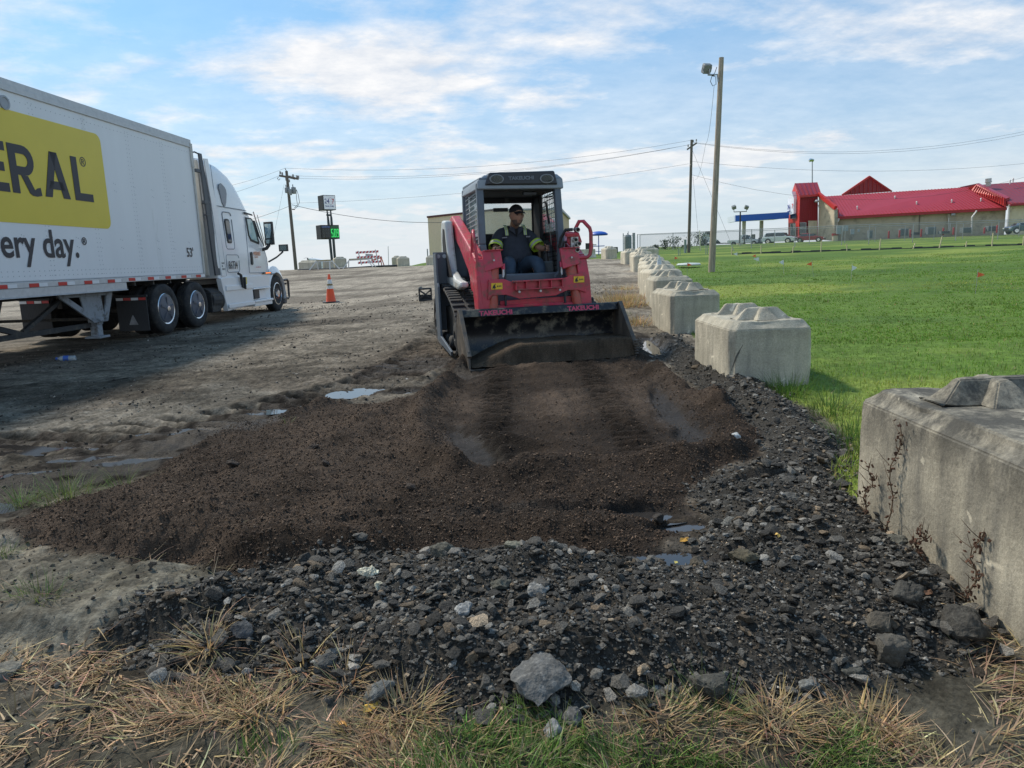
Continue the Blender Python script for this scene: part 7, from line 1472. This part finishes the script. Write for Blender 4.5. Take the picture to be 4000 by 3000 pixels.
for i, (x, y0, y1, d) in enumerate(((3471, 903, 931, 112), (3513, 899, 928, 111), (3555, 897, 927, 110.5), (3598, 895, 925, 110), (3684, 890, 919, 108.5), (3724, 889, 917, 107.5), (3845, 889, 912, 105), (3894, 880, 910, 104))):
    a, b = at(x, y1, d), at(x, y0, d); m = MB(); m.lathe([(.13, 0), (.13, (b-a).length-.06), (.1, (b-a).length), (0, (b-a).length+.03)], n=10); o = tag(m.build('bollard', M_rd, smooth=50), ('leftmost', 'second', 'third', 'fourth', 'fifth', 'sixth', 'seventh', 'rightmost')[i]+' red bollard from the left behind the store', 'bollard', 'red bollards behind the store'); o.location = a
# canopy
cb_ = at(2906, 965, 128); cnp = empty('fuel_canopy', cb_, 0, 'fuel station canopy with a bright blue fascia on two white columns', 'canopy')
C2 = lambda x, y, d: at(x, y, d)-cb_
M_fas = mat('fascia_blue', (.01, .11, .48), rough=.4, var=.04, emit=None)
def boxpts(a, b, c, d, mb, dv):
    P = [a, b, c, d]; mb.add(P+[p+dv for p in P], [(0, 1, 2, 3), (7, 6, 5, 4), (0, 4, 5, 1), (1, 5, 6, 2), (2, 6, 7, 3), (3, 7, 4, 0)])
m = MB(); boxpts(C2(2873, 866, 124), C2(3082, 853, 124), C2(3082, 828, 124), C2(2873, 841, 124), m, Vector((0, .4, 0))); m.build('fascia_front', M_fas, cnp)
m = MB(); boxpts(C2(2842, 871, 131), C2(2872.5, 865, 124), C2(2872.5, 841, 124), C2(2842, 851, 131), m, Vector((.4, .1, 0))); m.build('fascia_side', mat('fascia_white', (.55, .62, .70), rough=.4), cnp)
m = MB(); a, b = C2(2873, 862, 124.2), C2(3082, 850, 124.2); c, d = C2(2845, 868, 131.5), C2(3082, 850, 131.5); m.add([a, b, Vector((b.x, d.y, b.z)), c, a+Vector((0, 0, .1)), b+Vector((0, 0, .1)), Vector((b.x, d.y, b.z+.1)), c+Vector((0, 0, .1))], [(0, 1, 2, 3), (4, 5, 6, 7), (0, 1, 5, 4), (3, 0, 4, 7), (2, 3, 7, 6), (1, 2, 6, 5)]); m.build('ceiling', M_wht, cnp)
for x, d in ((2906, 128), (2974, 128)): m = MB(); a, b = C2(x, 972, d), C2(x, 862, d); w_ = .26; m.box(a.x-w_, a.x+w_, a.y, a.y+.5, a.z, b.z); m.build('column', mat('column_white', (.55, .55, .48), rough=.6), cnp)
text('24/7', .8, mat('fascia_lettering', (.25, .35, .5), var=0), cnp, frame(C2(2846, 868, 130.8)+Vector((-.1, -.1, 0)), C2(2872, 865, 124)-C2(2842, 871, 131), (0, 0, 1)), ext=.02, sx=1.3)
# lamp posts
def lamppost(x, yb, yt, d, xs_, label, high=False):
    a = at(x, yb, d); L0 = empty('lamp_post', a, 0, label, 'lamp post'); T = lambda u, v: at(u, v, d)-a; m = MB(); m.cyl((0, 0, 0), T(x+(3 if not high else 0), yt), .13, .10, n=8)
    if not high: m.bar(T(xs_[0], yt), T(xs_[1], yt-2), .1, .1)
    m.build('shaft', M_blk if not high else M_gst, L0)
    for u, s in zip(xs_, (-1, 1)):
        m = MB(); c = T(u, yt-18 if not high else yt); m.obox(c, .55, .45, .5, (R(30), R(18*s), 0)); m.cyl(c-Vector((0, 0, .2)), T(u, yt), .05, n=6); m.build('lamp_head', MATS['lamp_housing'] if not high else M_alu, L0, bevel=.04)
    if not high: m = MB(); m.cyl((0, 0, -.1), (0, 0, .45), .45, n=14); m.build('concrete_base', mc_far, L0)
lamppost(2889, 962, 828, 107, (2867, 2916), 'black lamp post with two floodlights in front of the fuel canopy')
lamppost(3173, 760, 626, 150, (3165, 3173, 3181), 'distant grey high mast light rising behind the red tower', True)
# vehicles
M_tyf = mat('far_tyre', (.025, .025, .026), rough=.85, var=0)
def car(name, cat, label, loc, rz, paint, L_, H_, W_, kind='car'):
    v = empty(name, loc, rz, label, cat, 'vehicles parked at the station'); hl = L_/2
    if kind == 'suv': prof = [(-hl, .35), (-hl-.02, .75), (-hl+.08, 1.02), (-hl+.22, 1.08), (hl*.50, 1.10), (hl*.86, .98), (hl-.02, .78), (hl, .35)]; gh = [(-hl+.12, 1.07), (-hl+.45, H_-.12), (-hl+.9, H_-.01), (0, H_), (.25*hl, H_-.08), (hl*.52, 1.08)]
    elif kind == 'sedan': prof = [(-hl, .32), (-hl-.02, .70), (-hl+.15, .92), (hl*.40, .92), (hl*.86, .80), (hl-.02, .62), (hl, .32)]; gh = [(-hl+.55, .91), (-hl+1.2, H_-.05), (-.2, H_), (.25, H_-.06), (hl*.46, .91)]
    else: prof = [(-hl, .50), (-hl, 1.12), (-.25*hl, 1.14), (hl*.42, 1.16), (hl-.1, 1.10), (hl, 1.0), (hl, .50)]; gh = [(-.25*hl, 1.13), (-.22*hl, H_-.04), (.0, H_), (.14*hl, H_-.04), (hl*.42, 1.15)]
    m = MB(); w_ = W_/2; n = len(prof); A = [(x, -w_+.06*(z < .5), z) for x, z in prof]; B = [(x, w_-.06*(z < .5), z) for x, z in prof]; m.add(A+B, [tuple(range(n))[::-1], tuple(range(n, 2*n))]+[(i, (i+1) % n, (i+1) % n+n, i+n) for i in range(n)]); m.build('body', paint, v, bevel=.06, seg=3, smooth=40)
    m = MB(); n = len(gh); A = [(x, -w_+.05+.14*(z > 1.2 or z > H_-.3), z) for x, z in gh]; B = [(x, -y, z) for x, y, z in A]; m.add(A+B, [tuple(range(n))[::-1], tuple(range(n, 2*n))]+[(i, (i+1) % n, (i+1) % n+n, i+n) for i in range(n)]); m.build('roof', paint, v, bevel=.05, seg=3, smooth=40)
    zt_ = H_-.10; x0, x1 = gh[0][0]+.35, gh[-1][0]-.15; mid = (x0+x1)/2; zb1 = gh[0][1]+.05
    for s in (-1, 1):
        for (a_, b_) in ((x0, mid-.04), (mid+.04, x1)):
            m = MB(); sl = .35*(zt_-zb1); a1 = a_+(sl if a_ == x0 else 0); b1 = b_-(sl*1.3 if b_ == x1 else 0); m.add([(a_, s*(w_-.035), zb1), (b_, s*(w_-.035), zb1), (b1, s*(w_-.165), zt_), (a1, s*(w_-.165), zt_)], [(0, 1, 2, 3)]); m.build('side_window', M_glass, v, fixn=False)
    g = gh[-2:]; m = MB(); (xa, za), (xb, zb_) = (gh[-2][0]+.03, gh[-2][1]-.02), (gh[-1][0]+.05, gh[-1][1]+.02); m.add([(xb, -w_+.12, zb_), (xb, w_-.12, zb_), (xa+.04, w_-.25, za), (xa+.04, -w_+.25, za)], [(0, 1, 2, 3)]); m.build('windshield', M_glass, v, fixn=False)
    r = .33 if kind == 'sedan' else .38; 
    for x in (-hl*.60, hl*.62):
        for s in (-1, 1):
            m = MB(); m.lathe([(r*.6, -.1), (r*.95, -.11), (r, -.06), (r, .08), (r*.9, .1)], (0, 0, 0), 'y', 20); t = m.build('wheel', M_tyf, v, smooth=50); t.location = (x, s*(w_-.09), r); m = MB(); m.lathe([(.02, s*.115), (r*.25, s*.125), (r*.62, s*.12), (r*.66, s*.10)], n=16, axis='y'); m.build('rim', M_alu, t, smooth=50)
            m = MB(); m.lathe([(r+.02, 0), (r+.07, 0), (r+.07, .012), (r+.02, .012)], (x, s*(w_+.001)-(0 if s > 0 else .012), r+.02), 'y', 20); m.build('wheel_arch', M_blk, v)
    fz = prof[-2][1]
    for s in (-1, 1): m = MB(); m.obox((hl-.08, s*(w_-.22), fz-.02), .2, .42, .14); m.build('headlight', mat('headlight_glass', (.6, .62, .62), rough=.1), v, bevel=.03)
    m = MB(); m.box(hl-.02, hl+.03, -w_+.45, w_-.45, fz-.20, fz+.03); m.box(hl-.05, hl+.04, -w_+.2, w_-.2, .38, .52); m.build('grille', M_blk, v)
    for s in (-1, 1): m = MB(); m.obox((gh[-1][0]-.15, s*(w_+.08), zb1+.03), .12, .16, .14); m.build('door_mirror', paint, v, bevel=.02)
    for s in (-1, 1):
        m = MB(); m.bar((mid, s*(w_+.003), zb1-.02), (mid, s*(w_+.003), .42), .012, .006); m.build('door_seam', M_blk, v)
    return v
M_silv = mat('silver_paint', (.74, .78, .82), rough=.3, metal=.0, var=.03, coat=.4); M_cwh = mat('pickup_white', (.82, .83, .84), rough=.3, var=.03); M_cred = mat('sedan_red', (.36, .03, .05), rough=.3, var=.04, coat=.3); M_cblu = mat('hatch_bluegrey', (.12, .17, .22), rough=.3, metal=.2, coat=.3)
p = at(3044, 952, 111); car('parked_suv', 'suv', 'silver suv parked right of the lamp post behind the fence', p, R(-36), M_silv, 4.85, 1.74, 1.93, 'suv')
p = at(2908, 961, 127); car('pickup_truck', 'pickup', 'white pickup truck under the fuel canopy edge', p, R(-28), M_cwh, 5.6, 1.95, 2.0, 'pickup')
p = at(3162, 946, 117); car('parked_sedan', 'car', 'red sedan parked at the foot of the red tower', p, R(-30), M_cred, 4.6, 1.44, 1.8, 'sedan')
p = at(3996, 912, 97); car('parked_hatchback', 'car', 'blue-grey car cut by the right picture edge behind the fence', p, R(175), M_cblu, 4.3, 1.48, 1.8, 'suv')
# person by the pickup
p = at(2907, 962, 122); fp = empty('person', p, 0, 'person in grey standing beside the white pickup, arms at the sides', 'person')
skin('body', [((0, 0, .95), .15), ((0, 0, 1.2), .16), ((0, 0, 1.42), .14), ((0, 0, 1.53), .06), ((0, 0, 1.66), .10), ((-.2, 0, 1.38), .06), ((-.30, 0, 1.1), .045), ((-.33, -.1, .85), .035), ((.2, 0, 1.38), .06), ((.33, 0, 1.12), .045), ((.42, -.05, .9), .035), ((-.1, 0, .5), .075), ((-.12, 0, .06), .055), ((.12, 0, .5), .075), ((.16, 0, .06), .055)], [(0, 1), (1, 2), (2, 3), (3, 4), (2, 5), (5, 6), (6, 7), (2, 8), (8, 9), (9, 10), (0, 11), (11, 12), (0, 13), (13, 14)], mat('far_grey_clothes', (.14, .12, .11), var=.2), fp, 1)
m = MB(); m.ell((0, 0, 1.72), .10, .11, .07, 10, 6); m.build('hair', M_cap, fp, smooth=50)
# equipment trailer with a small white loader
p = at(2790, 966, 122); eq = empty('equipment_trailer', p, R(-4), 'flat equipment trailer hitched behind the white pickup', 'trailer')
m = MB(); m.box(-2.6, 1.8, -1, 1, .55, .68); m.bar((1.8, 0, .6), (3.4, 0, .5), .12, .12); m.build('deck', M_blk, eq)
for x in (-1.75, -1.0):
    for s in (-1, 1): m = MB(); m.lathe([(.2, -.1), (.33, -.1), (.36, 0), (.33, .1), (.2, .1)], (0, 0, 0), 'y', 16); t = m.build('wheel', M_tyf, eq, smooth=50); t.location = (x, s*1.05, .36); m = MB(); m.lathe([(.02, s*.11), (.2, s*.11)], n=12, axis='y'); m.build('rim', M_wht, t)
for x in (-2.9, -2.3): 
    m = MB()
    for k in range(6): m.box(x-.16, x+.16, -1.0, -.94, .75+k*.26, .83+k*.26)
    m.box(x-.18, x-.13, -1.0, -.94, .6, 2.2); m.box(x+.13, x+.18, -1.0, -.94, .6, 2.2); m.build('ramp', M_blk, eq)
sl = empty('compact_loader', p+Vector((-1.0, 0, .68)), R(-4), 'small white compact loader sitting on the equipment trailer', 'loader')
m = MB(); m.prism([(-1.3, .4), (-1.35, 1.1), (-1.1, 1.45), (-.2, 1.5), (.7, .9), (1.1, .35), (.9, .2), (-1.0, .2)], 'y', -.75, .75); m.build('body', M_cwh, sl, bevel=.05)
m = MB(); m.box(-.5, .45, -.6, .6, .9, 1.95); m.build('cab', M_blk, sl, bevel=.05); m = MB(); m.prism([(-1.35, 1.45), (-.9, 1.75), (.9, 1.1), (1.3, .3), (1.15, .3), (.7, 1.0), (-.9, 1.45)], 'y', -.9, -.76); m.build('lift_arm', M_cwh, sl)
for x in (-.7, .55): m = MB(); m.lathe([(.15, -.12), (.36, -.12), (.4, 0), (.36, .12), (.15, .12)], (x, -.85, .32), 'y', 16); m.build('wheel', [M_tyf], sl, smooth=50)
m = MB(); m.prism([(1.1, .0), (1.9, .0), (1.4, .5), (1.15, .6)], 'y', -.8, .8); m.build('bucket', M_blk, sl)
for i, (x0, x1, y0, y1, d, lb) in enumerate(((2936, 2951, 915, 945, 130, 'fuel pump seen above the pickup hood'), (2966, 2977, 928, 953, 124, 'fuel pump just left of the silver suv'))):
    a, b = at(x0, y1, d), at(x1, y0, d); q = empty('fuel_pump', ((a.x+b.x)/2, d, a.z-.4), 0, lb, 'fuel pump', 'fuel pumps'); w_ = (b.x-a.x)/2; m = MB(); m.box(-w_, w_, 0, .6, 0, b.z-a.z+.4); m.build('cabinet', M_dkg, q, bevel=.05); m = MB(); m.box(-w_*.7, w_*.7, -.02, -.002, (b.z-a.z)*.75, (b.z-a.z)+.2); m.build('display', M_gst, q)
# ================================================================ tan metal building behind the loader
tb = at(1690, 1034, 64); tn = empty('metal_building', (tb.x, 64, .4), 0, 'tan corrugated metal building with maroon trim behind the loader', 'building'); T3 = lambda x, y, d=64: at(x, y, d)-Vector((tb.x, 64, .4))
a, b = T3(1672, 848), T3(2184, 817); pk_ = (a+b)/2+Vector((0, 0, .28)); zb_ = -1.5
m = MB(); m.add([Vector((a.x, 0, zb_)), Vector((b.x, 0, zb_)), b, pk_, a]+[Vector((a.x+2.2, 16, zb_)), Vector((b.x+2.2, 16, zb_)), b+Vector((2.2, 16, 0)), pk_+Vector((2.2, 16, 0)), a+Vector((2.2, 16, 0))], [(0, 1, 2, 3, 4), (5, 9, 8, 7, 6), (0, 4, 9, 5), (1, 6, 7, 2), (4, 3, 8, 9), (3, 2, 7, 8)]); m.build('walls', M_tan, tn)
m = MB(); n_ = 58
for k in range(n_+1):
    x = a.x+(b.x-a.x)*k/n_; zt_ = (a.lerp(pk_, k/n_*2) if k <= n_/2 else pk_.lerp(b, k/n_*2-1)).z-.06; m.box(x-.035, x+.035, -.035, -.002, zb_, zt_)
for k in range(40): y = k*.4; m.box(b.x+.002+y*.1375, b.x+.05+y*.1375, y, y+.07, zb_, b.z-.06)
m.build('cladding_ribs', M_tan, tn)
m = MB(); m.bar(a+Vector((-.1, -.06, 0)), pk_+Vector((0, -.06, 0)), .12, .16); m.build('roof_trim', M_trim, tn); m = MB(); m.bar(pk_+Vector((0, -.06, 0)), b+Vector((.1, -.06, 0)), .12, .16); m.bar(b+Vector((.1, -.1, 0)), b+Vector((2.3, 16, 0)), .2, .2); m.build('gutter', M_gst, tn); m = MB(); m.box(b.x-.06, b.x+.12, -.1, -.037, zb_, b.z); m.build('corner_trim', M_tan, tn)
m = MB(); m.cyl(at(1518, 1040, 150), at(1516, 962, 150), .06, n=5); tag(m.build('radio_mast', M_gst), 'thin distant mast right of the striped barricade', 'mast')
m = MB(); m.cyl(at(1671, 1010, 60), at(1669, 972, 60), .05, n=6); m.bar(at(1669, 984, 60), at(1673, 984, 60), .04, .04); tag(m.build('slim_post', M_gst), 'slim post at the left corner of the tan building', 'post')
